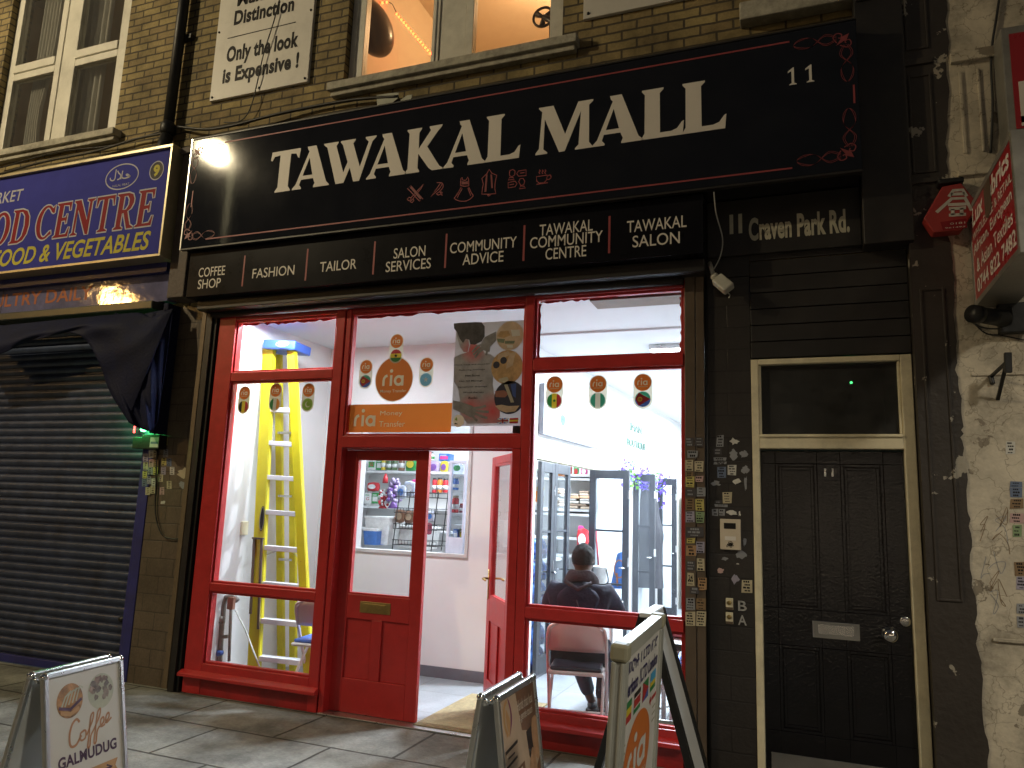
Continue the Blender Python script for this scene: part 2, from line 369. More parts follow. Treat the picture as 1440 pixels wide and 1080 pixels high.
palew = mat('pale lettering', (.46, .46, .52), .5, 0, .1, 6, spec=.05)
orangel = mat('faint orange letters', (.32, .10, .045), .5, .2, .3, 12)
ink = mat('black ink', (.02, .018, .018), .5, 0, .1, 6, spec=.12)
whitebd = mat('white sign board', (.62, .60, .55), .45, 0, .06, 3, .02, 5, grime=.2)
iron = mat('black iron', (.016, .016, .016), .45, .3, .3, 12, .2, 40)
cablem = mat('black cable', (.012, .012, .012), .5)
brownblk = peelmat('dark brown peeling paint', (.036, .029, .024, 1), (.34, .31, .25, 1), .605, 4.5, .5, crack=False)
whitew = peelmat('old cream render', (.58, .52, .41, 1), (.24, .205, .155, 1), .60, 3.5, .85, grime=.75)
redsign = mat('red acrylic sign', (.34, .02, .026), .28, 0, .08, 4, grime=.2)
shopglass = glassmat('shop glass', dust=.03)
upglass = glassmat('window glass', tint=(.9, .9, .88), dust=.05)
darkglass = glassmat('dusty fanlight glass', tint=(.4, .4, .41), rough=.12, dust=.10)

# ------------------------------------------------------------------ street: ground and street lamps
b = MB(); b.box(-45, 30, -6.2, 0.02, -.3, 0, slab); pv = b.build('pavement'); tag(pv, 'grey stone slab pavement in front of the shops', 'pavement', kind='structure')
b = MB(); b.box(-45, 30, -16, -6.35, -.5, -.12, asphalt); rd = b.build('road'); tag(rd, 'asphalt road beyond the kerb', 'road', kind='structure')
b = MB(); b.box(-45, 30, -6.35, -6.2, -.4, .005, stone); kb = b.build('kerb'); tag(kb, 'stone kerb along the pavement', 'kerb', kind='structure')
postm = mat('lamp post paint', (.05, .055, .05), .5, .3)
lampglow = mat('sodium lamp lens', (1, .78, .42), .3, 0, 0, 5, emit=60)
lampglow2 = mat('orange lamp lens', (1, .52, .12), .3, 0, 0, 5, emit=60)
def street_lamp(x, y, h, power, col, glow, label, dx, dy, cone=None):
    t = thing('street_lamp', label, 'street lamp', (x, y, 0))
    b = MB(); b.cyl((x, y, 0), (x, y, 1.1), .09, postm); b.cyl((x, y, 1.1), (x, y, h-.1), .06, postm, .04); b.build('post', t, True)
    b = MB(); b.tube([(x, y, h-.15), (x+dx*.3, y+dy*.3, h+.12), (x+dx, y+dy, h+.12)], .03, postm); b.build('arm', t, True)
    ex, ey = x+dx, y+dy; b = MB(); b.box(ex-.32, ex+.32, ey-.14, ey+.14, h+.02, h+.16, postm); b.build('lamp_head', t, bevel=.03)
    b = MB(); b.box(ex-.24, ex+.24, ey-.10, ey+.10, h-.03, h+.018, glow); b.build('lens', t, bevel=.015)
    L = lamp('street_light', 'SPOT' if cone else 'POINT', (ex, ey, h-.14), power, col, .11 if x > -12 else .35, t)
    if cone: L.data.spot_size = rad(cone); L.data.spot_blend = .35; L.data.shadow_soft_size = .30
street_lamp(-10.0, -6.0, 8.03, POW['street'], (1, .83, .52), lampglow, 'tall street lamp on the pavement edge giving warm light', 0, .5)
street_lamp(-18.5, -11.2, 7.3, POW['street2'], (1, .55, .16), lampglow2, 'orange street lamp on the far side of the road', 0, .6)

street_lamp(4.6, -6.0, 6.4, POW['street3'], (1, .92, .76), lampglow, 'shaded street lamp at the kerb lighting the right hand pavement', 0, .5, 134)
# lit shop across the road
far_wall = brickmat('far brick', (.20, .13, .09, 1), (.16, .10, .07, 1), (.12, .11, .1, 1), .23, .078, .009)
litwin = mat('far lit shop window', (1, .80, .56), .3, 0, .25, 1.2, emit=16)
T = thing('far_shop', 'shop with lit windows across the road', 'building', (4, -18, 0))
b = MB(); b.box(-20, 24, -24, -17.3, 0, 8, far_wall); b.box(-20, 24, -17.3, -17.1, 3.0, 3.7, blk2); b.build('wall', T)
for x0, x1 in ((-.62, .05), (1.95, 2.5), (7.2, 7.8)):
    b = MB(); b.box(x0, x1, -17.3, -17.24, 1.25, 2.0, litwin); b.build('window', T)
b = MB(); b.box(-20, 24, -18, -16, -.3, -.001, slab); tag(b.build('far_pavement'), 'pavement across the road', 'pavement', kind='structure')

# ------------------------------------------------------------------ brick upper storey
UF = thing('brick_building', 'yellow stock brick upper storey with two windows above the shop signs', 'building', (-4, 0, 3.2))
WX0, WX1, WZ0, WZ1 = -3.70, -1.665, 5.235, 7.3          # lit window opening
LX0, LX1, LZ0, LZ1 = -8.32, -6.43, 5.235, 7.3           # dark window opening
b = MB(); y0, y1 = 0.0, .24
b.box(-12, LX0, y0, y1, 3.2, 7.9, brick); b.box(LX0, LX1, y0, y1, 3.2, LZ0, brick); b.box(LX0, LX1, y0, y1, LZ1, 7.9, brick)
b.box(LX1, WX0, y0, y1, 3.2, 7.9, brick); b.box(WX0, WX1, y0, y1, 3.2, WZ0, brick); b.box(WX0, WX1, y0, y1, WZ1, 7.9, brick); b.box(WX1, 3.0, y0, y1, 3.2, 7.9, brick)
b.build('brick_wall', UF)
b = MB(); b.box(-12, 3, .3, 6, 7.9, 8.1, blk2); b.build('roof', UF)
def sill(x0, x1, z):
    b = MB(); b.box(x0, x1, -.10, .08, z-.085, z-.012, stone); b.box(x0+.02, x1-.02, -.065, .0, z-.13, z-.085, stone); return b
w = sub('window', UF, 'window lit orange from inside')
sill(-3.80, -1.52, 5.235).build('sill', w, bevel=.008)
b = MB(); fy0, fy1 = .07, .15
gl = []
def xx(px, py): return at(px, py, .08).x
xa, xb, xc, xd = xx(509, 110), xx(606, 85), xx(664, 80), xx(773, 62)
b.box(WX0, xa, fy0, fy1, WZ0, WZ1, upvc); b.box(xb, xb+.07, fy0, fy1, WZ0, WZ1, upvc); b.box(xb+.075, xc-.075, fy0+.012, fy1, WZ0, WZ1, upvc); b.box(xc-.07, xc, fy0, fy1, WZ0, WZ1, upvc); b.box(xd, WX1, fy0, fy1, WZ0, WZ1, upvc)
b.box(WX0+.03, WX0+.06, fy0-.012, fy0, WZ0, WZ1, upvc); b.box(xb+.02, xb+.04, fy0-.01, fy0, WZ0, WZ1, upvc)
b.build('frame', w, bevel=.006)
for x0, x1 in ((xa, xb), (xc, xd)):
    b = MB(); b.box(x0, x1, .105, .111, WZ0, WZ1, upglass); b.build('pane', w)
w = sub('window', UF, 'dark white-framed window with net curtains')
sill(-8.5, -6.33, 5.225).build('sill', w, bevel=.008)
b = MB()
m0, m1 = at(62, 200, .08).x, at(91, 195, .08).x; f0, f1 = LX0, LX0+.10; g0, g1 = at(172, 60, .08).x, LX1; tz = at(130, 74, .08).z
b.box(f0, f1, fy0, fy1, LZ0, LZ1, upvc); b.box(m0, m0+.085, fy0, fy1, LZ0, LZ1, upvc); b.box(m0+.09, m1-.09, fy0+.01, fy1, LZ0, LZ1, upvc); b.box(m1-.085, m1, fy0, fy1, LZ0, LZ1, upvc); b.box(g0-.04, g1, fy0, fy1, LZ0, LZ1, upvc)
for x0, x1 in ((f1, m0), (m1, g0-.04)):
    b.box(x0, x1, fy0, fy1, tz-.12, tz-.04, upvc); b.box(x0, x1, fy0-.015, fy1, tz-.035, tz+.06, upvc); b.box(x0, x1, fy0+.003, fy1, LZ0, LZ0+.06, upvc)
b.build('frame', w, bevel=.006)
for x0, x1 in ((f1, m0), (m1, g0-.04)):
    for z0, z1 in ((LZ0+.06, tz-.12), (tz+.06, LZ1)):
        b = MB(); b.box(x0, x1, .105, .111, z0, z1, upglass); b.build('pane', w)
# rooms behind
plaster = mat('white plaster', (.78, .76, .73), .8, 0, .04, 3, .05, 30)
warmwall = mat('room wall paint', (.70, .60, .46), .8, 0, .05, 3)
R = thing('upstairs_room', 'orange lit room behind the upper window', 'room', (-2.7, 2.5, 4.8))
b = MB(); b.box(-4.25, -4.15, .24, 4.2, 4.8, 7.6, warmwall); b.box(-1.3, -1.2, .24, 4.2, 4.8, 7.6, warmwall); b.box(-4.25, -1.2, 4.2, 4.3, 4.8, 7.6, warmwall)
b.build('wall', R); b = MB(); b.box(-4.25, -1.2, .24, 4.3, 7.6, 7.7, warmwall); b.build('ceiling', R); b = MB(); b.box(-4.25, -1.2, .24, 4.3, 4.7, 4.8, warmwall); b.build('floor', R)
cu = at(541, 60, 1.6); b = MB(); b.box(-4.149, cu.x, 1.6, 1.9, 4.801, 7.599, warmwall); b.build('chimney_breast', R)
lbulb = mat('warm bulb', (1, .64, .34), .4, 0, 0, 5, emit=12)
t = thing('pendant_bulb', 'warm bulb hanging from the ceiling of the upstairs room', 'light bulb', (-2.4, 1.9, 7.3))
b = MB(); b.ball((-2.4, 1.9, 7.3), .05, lbulb); b.build('bulb', t, True); b = MB(); b.cyl((-2.4, 1.9, 7.35), (-2.4, 1.9, 7.6), .006, cablem); b.build('cord', t)
lamp('room_light', 'POINT', (-2.4, 1.9, 7.22), POW['up'], (1, .61, .31), .07, t)
ledm = mat('red led bead', (1, .05, .012), .4, 0, 0, 5, emit=22)
t = thing('string_lights', 'string of small red lights strung across the orange room', 'string lights', (-3.6, 1.2, 6.7))
pts = [at(x, y, 1.2) for x, y in ((520, 12), (533, 5), (545, 2), (552, 6), (558, 19), (575, 38), (590, 57), (605, 75))]
b = MB(); b.tube(pts, .004, cablem, 6); b.build('cord', t)
b = MB()
for (x, y) in [(524, 9), (531, 6), (538, 4), (544, 3)]+[(558+47*i/14, 20+55*i/14) for i in range(15)]: b.ball(at(x, y, 1.2), .016, ledm, 8, 5)
bl = b.build('bulb', t, True)
hood = mat('dark plastic', (.07, .05, .045), .3)
t = thing('salon_dryer', 'dark rounded hair dryer hood beside the window frame upstairs', 'hair dryer', tuple(at(520, 70, .5)))
b = MB(); c = at(522, 38, .5); b.ball((0, 0, 0), .26, hood, 20, 12, (.75, .8, 1.35)); b.xf(Matrix.Translation(c) @ Matrix.Rotation(rad(-28), 4, 'Y')); b.build('hood', t, True)
b = MB(); b.tube([at(512, 20, .5), at(506, 60, .5), at(505, 100, .5), at(500, 150, .5)], [.05, .06, .06, .05], hood); b.build('arm', t, True)
t = thing('wall_fan', 'small grey fan on the window side upstairs', 'fan', tuple(at(770, 45, .35)))
c = at(764, 24, .35); b = MB(); b.tube([(c.x+.09*math.cos(a*.35), .35, c.z+.09*math.sin(a*.35)) for a in range(19)], .012, hood, 6); b.build('guard', t, True)
b = MB()
for k in range(3):
    a = k*2.1+.4; b.tube([c, c+Vector((.08*math.cos(a), .01, .08*math.sin(a)))], [.012, .03], hood, 6)
b.build('blade', t, True); b = MB(); b.tube([c, at(776, 30, .36), at(777, 60, .36)], [.03, .025, .03], hood); b.build('stand', t, True)
R = thing('dark_room', 'unlit room with curtains behind the upper window', 'room', (-7.5, 2, 4.8))
b = MB(); b.box(-8.9, -8.8, .24, 2.6, 4.8, 7.6, warmwall); b.box(-5.9, -5.8, .24, 2.6, 4.8, 7.6, warmwall); b.box(-8.9, -5.8, 2.6, 2.7, 4.8, 7.6, warmwall); b.box(-8.9, -5.8, .24, 2.7, 7.6, 7.7, warmwall); b.box(-8.9, -5.8, .24, 2.7, 4.7, 4.8, warmwall); b.build('wall', R)
curt = mat('net curtain', (.72, .71, .68), .8, 0, .1, 6, trans=.3)
def curtain(x0, x1, waist, label):
    b = MB()
    def fn(u, v):
        z = 5.0+v*2.5; k = 1-waist*math.exp(-((z-5.75)/.5)**2)
        x = x0+(x1-x0)*(u*k+(0 if waist >= 0 else 0)); return (x, .26+.03*math.sin(u*38), z)
    b.grid(fn, 90, 14, curt); tag(b.build('curtain', smooth=True), label, 'curtain')
curtain(at(48, 120, .27).x, at(74, 120, .27).x, .35, 'tied net curtain in the left half of the dark window')
curtain(at(96, 150, .27).x, at(142, 150, .27).x, .0, 'straight grey curtain in the right half of the dark window')

# ------------------------------------------------------------------ things on the brick
t = thing('drainpipe', 'black cast iron drainpipe running down the brick wall', 'drainpipe', (-5.6, -.07, 4.9))
b = MB(); b.cyl((-5.62, -.08, 4.98), (-5.60, -.08, 7.9), .05, iron); b.build('pipe', t, True)
b = MB(); b.lathe([(.05, 0), (.07, .02), (.07, .1), (.052, .13)], (-5.62, -.08, 5.02), iron); b.tube([(-5.62, -.08, 5.0), (-5.61, -.12, 4.88), (-5.57, -.16, 4.74), (-5.55, -.12, 4.62)], [.06, .055, .05, .035], iron); b.build('shoe', t, True)
b = MB(); b.box(-5.70, -5.50, -.05, 0, 6.05, 6.10, iron); b.build('bracket', t)
def cable(name, label, pts, r=.008, m=cablem, cat='cable', k=6):
    b = MB(); b.tube(smooth2([tuple(p) for p in pts], k), r, m, 6); return tag(b.build(name, smooth=True), label, cat)
cable('cable', 'thin black cable looping down over the white notice board', [at(393, 0, -.06), at(385, 30, -.065), at(371, 75, -.065), at(362, 115, -.06), at(352, 152, -.05), at(338, 170, -.04), at(315, 172, -.04)], .005)
cable('cable', 'black cable bundle sagging from the drainpipe foot along the sign top', [at(250, 178, -.06), at(290, 182, -.08), at(330, 176, -.08), at(380, 163, -.07), at(440, 150, -.05), at(500, 140, -.05), at(560, 136, -.05)], .014)
cable('cable', 'black cable drooping above the blue shop sign', [at(0, 245, -.05), at(60, 228, -.06), at(130, 214, -.06), at(190, 196, -.06), at(238, 186, -.08)], .012)
cable('cable', 'thin cable running just under the dark window sill', [at(0, 236, -.04), at(80, 214, -.06), at(160, 204, -.05), at(238, 181, -.08)], .007)
cable('cable', 'thin white wire looping down to the security light', [at(1004, 270, -.31), at(1007, 300, -.2), at(1016, 335, -.10), at(1013, 360, -.1), at(1003, 380, -.1)], .004, mat('white wire', (.6, .6, .55), .5))
# white notice board
x0, x1, z0, z1 = -5.185, -4.06, 5.32, 6.75; Y = -.035
t = thing('notice_board', 'white board on the brick ending in Only the look is Expensive', 'sign', (-4.6, Y, z0))
b = MB(); b.box(x0, x1, Y, -.002, z0, z1, whitebd); b.build('board', t, bevel=.004)
b = MB(); Y2 = Y-.0015
b.text('Makes', -4.968, -4.50, 6.275, 6.42, Y2, ink, .042); b.text('Distinction', -4.985, -4.285, 6.075, 6.232, Y2, ink, .042)
b.text('Only the look', -5.03, -4.20, 5.645, 5.858, Y2, ink, .042); b.text('is Expensive !', -5.05, -4.175, 5.43, 5.637, Y2, ink, .042)
b.build('lettering', t); b = MB(); b.quad(-5.043, -4.25, 5.947, 5.957, Y2, ink); b.build('rule', t)
b = MB()
for x in (x0+.03, -4.6, x1-.03): b.ball((x, Y, z0+.035), .012, iron, 8, 6)
for x in (x0+.03, x1-.03): b.ball((x, Y, z0+.72), .012, iron, 8, 6)
b.build('screw', t)
a, c = at(820, 27, -.035), at(938, 2, -.035)
t = thing('notice_board', 'blank lower edge of a white board right of the lit window', 'sign', (-1, -.035, a.z))
b = MB(); b.box(a.x, -.55, -.035, -.002, a.z, 6.4, whitebd); b.build('board', t, bevel=.004)
b = MB(); b.ball((a.x+.04, -.035, a.z+.04), .013, iron, 8, 6); b.ball((a.x+.62, -.035, a.z+.04), .013, iron, 8, 6); b.build('screw', t)
paper = mat('torn paper', (.45, .47, .40), .8, 0, .2, 15)
b = MB(); p = crop(360, 0, 3, -.05)
b.prism([p(510, 402), p(560, 395), p(603, 392), p(600, 415), p(570, 440), p(512, 450)], -.055, -.05, paper); b.prism([p(610, 425), p(640, 405), p(662, 402), p(650, 436), p(625, 432)], -.06, -.05, paper)
tag(b.build('paper_scrap'), 'torn scraps of paper stuck under the lit window sill', 'paper scraps')
b = MB(); a, c = at(1040, 25, -.1), at(1110, 8, -.1)
b.box(a.x, .70, -.12, -.002, a.z-.03, a.z+.11, stone); tag(b.build('stone_ledge', bevel=.01), 'grey stone ledge end above the shop sign corner', 'ledge')

# ------------------------------------------------------------------ main shop sign
SY = -.30
T = thing('shop_sign', 'long black shop sign with large serif name and red line border', 'shop sign', (-2.3, SY, 3.735))
SX0, SX1, SZ0, SZ1 = -5.05, .414, 3.735, 4.765
b = MB(); b.box(SX0, SX1, SY, -.002, SZ0, SZ1, signblk); b.build('panel', T, bevel=.006)
b = MB(); b.box(SX0-.012, SX0-.001, SY-.004, SY+.03, SZ0-.01, SZ1+.012, alu); b.box(SX0, SX1, SY-.004, SY+.03, SZ1+.001, SZ1+.012, blk2); b.box(SX0, SX1, SY-.008, SY+.03, SZ0-.014, SZ0-.001, blk2); b.build('trim', T)
# letters: flared serif capitals on a unit square
def gT(): return [(0, .80), (.03, 1), (1, 1), (.97, .76), (.93, .78), (.86, .88), (.68, .90), (.66, .12), (.74, .03), (.74, 0), (.22, 0), (.22, .03), (.31, .12), (.32, .90), (.13, .88), (.05, .78)]
def gA(): return [(.34, 1), (.36, .93), (.40, .88), (.09, .12), (0, .03), (0, 0), (.24, 0), (.25, .03), (.19, .10), (.23, .22), (.56, .22), (.61, .10), (.58, .03), (.58, 0), (1, 0), (1, .03), (.92, .10), (.58, 1)]
def gAh(): return [(.42, .72), (.27, .31), (.53, .31)]
def gW(): return [(0, 1), (.01, .96), (.07, .90), (.24, 0), (.36, 0), (.50, .52), (.56, 0), (.69, 0), (.93, .88), (1, .97), (1, 1), (.80, 1), (.80, .97), (.85, .88), (.70, .36), (.60, .92), (.62, .97), (.62, 1), (.30, 1), (.30, .97), (.37, .90), (.34, .38), (.24, .90), (.30, .97), (.30, 1)]
def gK(): return [(.0, 1), (0, .97), (.06, .90), (.06, .10), (0, .03), (0, 0), (.38, 0), (.38, .03), (.33, .10), (.33, .42), (.62, .07), (.72, .0), (1, 0), (1, .03), (.91, .08), (.56, .55), (.84, .88), (.93, .96), (.94, 1), (.60, 1), (.60, .97), (.64, .91), (.33, .52), (.33, .90), (.39, .97), (.39, 1)]
def gL(): return [(.0, 1), (0, .97), (.07, .90), (.07, .12), (0, .03), (0, 0), (.97, 0), (1, .28), (.95, .26), (.84, .14), (.70, .10), (.44, .10), (.43, .90), (.52, .97), (.52, 1)]
def gM(): return [(.04, 1), (.04, .97), (.10, .90), (.06, .12), (0, .03), (0, 0), (.21, 0), (.21, .03), (.14, .10), (.15, .74), (.42, 0), (.52, 0), (.79, .80), (.76, .10), (.70, .03), (.70, 0), (1, 0), (1, .03), (.94, .12), (.93, .90), (1, .97), (1, 1), (.74, 1), (.52, .36), (.30, 1)]
b = MB(); LZ, LH = 4.14, .372; ly0, ly1 = SY-.004, SY-.001
def letter(g, x0, x1, hole=None):
    b.prism([(x0+(x1-x0)*u, LZ+LH*v) for u, v in g], ly0, ly1, white_l)
    if hole: b.prism([(x0+(x1-x0)*u, LZ+LH*v) for u, v in hole], ly0-.0012, ly1, signblk)
letter(gT(), -4.15, -3.849); letter(gA(), -3.905, -3.54, gAh())
W1 = [(0, 1), (.01, .96), (.07, .90), (.285, 0), (.44, 0), (.545, .40), (.63, 0), (.745, 0), (.93, .88), (1, .97), (1, 1), (.80, 1), (.80, .97), (.86, .88), (.725, .30), (.57, .90), (.61, .97), (.61, 1), (.29, 1), (.29, .97), (.36, .90), (.505, .33), (.445, .20), (.26, .90), (.30, .97), (.27, 1)]
W1 = [(0, 1), (.01, .96), (.07, .90), (.285, 0), (.435, 0), (.535, .34), (.62, 0), (.73, 0), (.93, .88), (1, .97), (1, 1), (.80, 1), (.80, .97), (.86, .88), (.725, .32), (.57, .90), (.61, .97), (.61, 1), (.0, 1)]
letter(W1, -3.618, -3.116)
def cut(pts, x0, x1): b.prism([(x0+(x1-x0)*u, LZ+LH*v) for u, v in pts], ly0-.0012, ly1, signblk)
cut([(.285, 1.004), (.285, .97), (.25, .90), (.418, .25), (.485, .48), (.37, .90), (.325, .97), (.325, 1.004)], -3.618, -3.116)
letter(gA(), -3.186, -2.823, gAh()); letter(gK(), -2.832, -2.505); letter(gA(), -2.497, -2.148, gAh()); letter(gL(), -2.150, -1.869)
letter(gM(), -1.748, -1.318); letter(gA(), -1.318, -.959, gAh()); letter(gL(), -.966, -.676); letter(gL(), -.685, -.396)
b.build('lettering', T)
b = MB(); d1 = [(0, .78), (.03, .82), (.30, .92), (.52, 1), (.62, 1), (.62, .1), (.85, .03), (.85, 0), (.1, 0), (.1, .03), (.36, .1), (.36, .80), (.2, .78), (0, .72)]
for x in (-.005, .102): b.prism([(x+.062*u, 4.376+.122*v) for u, v in d1], SY-.006, SY-.001, white_l)
b.build('number', T)
b = MB(); w = .011; Y = SY-.002
def hb(x0, x1, z): b.box(x0, x1, Y, SY, z-w/2, z+w/2, line_r)
hb(-4.68, .011, 4.69); hb(-4.78, .007, 3.80); b.box(.379, .390, Y, SY, 4.186, 4.311, line_r); b.box(-4.99, -4.979, Y, SY, 4.12, 4.27, line_r); b.build('border_line', T)
def scroll(cx, cz, sx, sz):
    """corner flourish: two looping ribbons and a small curled cross"""
    b = MB(); P = lambda u, v: (cx+sx*u, cz+sz*v); q = SY-.0025
    for axis in (0, 1):
        for off in (0, .012):
            L = [(.05, .0+off), (.12, .03+off), (.20, -.045), (.27, -.05+off), (.31, -.005), (.27, .035-off), (.20, .03), (.12, -.04-off), (.05, -.01-off)]
            L = smooth2([((u, v*.8) if axis == 0 else (v*.8, u)) for u, v in L], 6); b.ribbon([P(u-.02, v-.02) for u, v in L], .0030, q, orn_r)
    for a in (0, 1):
        f = (lambda u, v: P(u, v)) if a == 0 else (lambda u, v: P(v, u))
        b.ribbon([f(*p) for p in smooth2([(.03, .01), (.05, -.03), (.03, -.055), (.0, -.045), (.005, -.02), (.02, -.025)], 5)], .007, q, orn_r)
    b.poly([P(-.045, -.045), P(-.005, -.03), P(.035, .03), P(-.03, -.005)], q-.0004, orn_r)
    b.build('flourish', T)
scroll(.325, 4.63, -1, -1); scroll(.325, 3.866, -1, 1); scroll(-4.975, 3.865, 1, 1); scroll(-4.975, 4.63, 1, -1)
# line drawn trade icons
f = crop(550, 220, 5.76, SY-.002); q = SY-.002; lw = .0065
def icon(strokes, fills=()):
    b = MB()
    for s in strokes: b.ribbon([f(*p) for p in s], lw, q, line_r)
    for s in fills: b.poly([f(*p) for p in s], q-.0005, orn_r)
    b.build('trade_icon', T)
icon([[(132, 258), (160, 238), (258, 345), (230, 362), (132, 258)], [(265, 222), (160, 335)], [(265, 222), (240, 262), (175, 345)], [(132, 345), (145, 330), (162, 338), (160, 352), (140, 358), (132, 345)], [(152, 365), (165, 355), (180, 345), (184, 358), (170, 374), (152, 365)]], [[(150, 250), (168, 246), (250, 335), (236, 350)]])
icon([[(320, 326), (370, 260), (400, 215), (412, 228), (390, 262), (320, 326)], smooth2([(370, 212), (412, 215), (420, 250), (385, 290), (368, 300), (385, 312), (415, 295), (395, 288), (415, 316)], 5)])
icon([[(562, 235), (565, 180), (575, 170), (580, 190), (600, 195), (612, 185), (620, 168), (628, 182), (630, 238)], [(562, 235), (595, 242), (630, 238)], [(568, 248), (540, 300), (510, 340)], [(630, 250), (645, 285), (666, 318)], smooth2([(510, 340), (550, 360), (600, 362), (640, 345), (666, 318)], 4), [(575, 258), (535, 335)], [(622, 256), (645, 318)]], [[(570, 200), (600, 205), (622, 198), (624, 225), (572, 228)]])
icon([[(735, 178), (775, 140), (795, 104), (815, 135), (855, 152), (842, 215), (840, 260), (848, 300), (800, 306), (735, 305), (740, 255), (748, 225), (735, 178)], [(780, 308), (788, 320), (802, 316), (800, 306)]], [[(768, 150), (782, 145), (772, 285), (755, 288)], [(805, 145), (818, 150), (826, 255), (812, 258)]])
icon([[(958, 140), (962, 115), (985, 105), (1004, 118), (1002, 148), (980, 165), (962, 158), (958, 140)], [(948, 190), (960, 170), (990, 172), (998, 188), (948, 190)], [(1018, 140), (1032, 118), (1093, 108), (1093, 155), (1032, 160), (1018, 140)], [(948, 212), (1005, 200), (1020, 220), (1005, 245), (948, 255), (948, 212)], [(1034, 205), (1045, 180), (1070, 178), (1082, 200), (1075, 228), (1050, 235), (1034, 205)], [(1038, 262), (1050, 240), (1075, 240), (1088, 255), (1038, 262)], [(1045, 135), (1080, 130)], [(960, 230), (995, 224)]])
icon([[(1176, 165), (1265, 150), (1260, 190), (1240, 212), (1200, 216), (1180, 200), (1176, 165)], smooth2([(1265, 160), (1288, 150), (1295, 168), (1280, 185), (1260, 188)], 5), [(1176, 226), (1270, 212)]]+[smooth2([(x, 108), (x+8, 118), (x-2, 130), (x+6, 142)], 4) for x in (1200, 1224, 1246)])

# services board, shutter housing
VY = -.25
T = thing('services_board', 'black board listing the services between short red bars', 'sign', (-2.8, VY, 3.30))
b = MB(); b.box(-4.985, -.56, VY, -.002, 3.302, 3.72, black); b.build('panel', T, bevel=.004)
q = VY-.0015; cap = .085
def words(t, x0, x1, zb):
    b = MB(); b.text(t, x0, x1, zb, zb+cap, q, white_l, .004); b.build('lettering', T)
words('COFFEE', -4.865, -4.575, 3.475); words('SHOP', -4.86, -4.61, 3.368); words('FASHION', -4.277, -3.849, 3.418); words('TAILOR', -3.598, -3.252, 3.418)
words('SALON', -2.918, -2.640, 3.470); words('SERVICES', -2.981, -2.586, 3.366); words('COMMUNITY', -2.430, -1.890, 3.467); words('ADVICE', -2.320, -1.99, 3.366)
words('TAWAKAL', -1.715, -1.318, 3.535); words('COMMUNITY', -1.786, -1.245, 3.445); words('CENTRE', -1.665, -1.362, 3.350); words('TAWAKAL', -1.074, -.667, 3.493); words('SALON', -1.034, -.712, 3.382)
for x in (-4.375, -3.732, -3.094, -2.465, -1.833, -1.198):
    b = MB(); b.box(x-.0075, x+.0075, VY-.0015, VY, 3.358, 3.63, line_r); b.build('divider', T)
T = thing('shutter_housing', 'black roller shutter housing and side rails round the red shopfront', 'roller shutter', (-2.8, -.1, 3.2))
b = MB(); b.box(-4.93, -.56, -.17, .10, 3.205, 3.298, blk2); b.build('housing', T, bevel=.01)
b = MB(); b.cyl((-4.85, -.05, 3.19), (-.72, -.05, 3.19), .035, blk2); b.build('bottom_rail', T, True)
b = MB(); b.box(-4.895, -4.835, -.07, .06, 0, 3.20, blk2); b.box(-4.83, -4.80, -.05, .06, 0, 3.20, iron); b.build('guide_rail', T)
b = MB(); b.box(-4.945, -4.90, -.075, .05, 0.02, 3.24, gold); b.build('edge_strip', T)
# ------------------------------------------------------------------ window stickers (shared builder)
vorange = mat('orange vinyl', (.72, .20, .03), .5, 0, .04, 5, trans=.14)
vwhite = mat('white vinyl', (.84, .80, .72), .5, 0, .03, 5)
vcream = mat('cream vinyl', (.62, .58, .46), .5, 0, .03, 5, trans=.35)
FC = {}
for k, c in dict(black=(.02, .02, .02), yellow=(.72, .58, .05), redf=(.5, .04, .05), green=(.03, .26, .07), white=(.75, .74, .7), orangef=(.75, .3, .05), teal=(.05, .35, .25), sky=(.20, .50, .75), bluef=(.06, .12, .42), lime=(.30, .50, .08)).items():
    FC[k] = mat('vinyl '+k, c, .5, 0, .03, 5, trans=.35)
def word_mark(b, x, z, h, y, m, w=.24):
    """three rounded letters r i a; x,z = lower left, h = x-height"""
    g = lambda L: [(x+u*h, z+v*h) for u, v in L]
    b.ribbon(g([(.12, 0), (.12, .45), (.16, .68), (.28, .84), (.48, .92)]), w*h, y, m)
    b.ribbon(g([(.86, 0), (.86, .95)]), w*h, y-.0002, m); b.disc(x+.86*h, z+1.32*h, .16*h, y, m, 16)
    b.ring(x+1.62*h, z+.46*h, .36*h, w*h, y, m, 22); b.ribbon(g([(1.98, 0), (1.98, .9)]), w*h, y-.0002, m)
def star(b, cx, cz, r, y, m):
    b.poly([(cx+r*(1 if i % 2 == 0 else .42)*math.sin(i*math.pi/5), cz+r*(1 if i % 2 == 0 else .42)*math.cos(i*math.pi/5)) for i in range(10)], y, m)
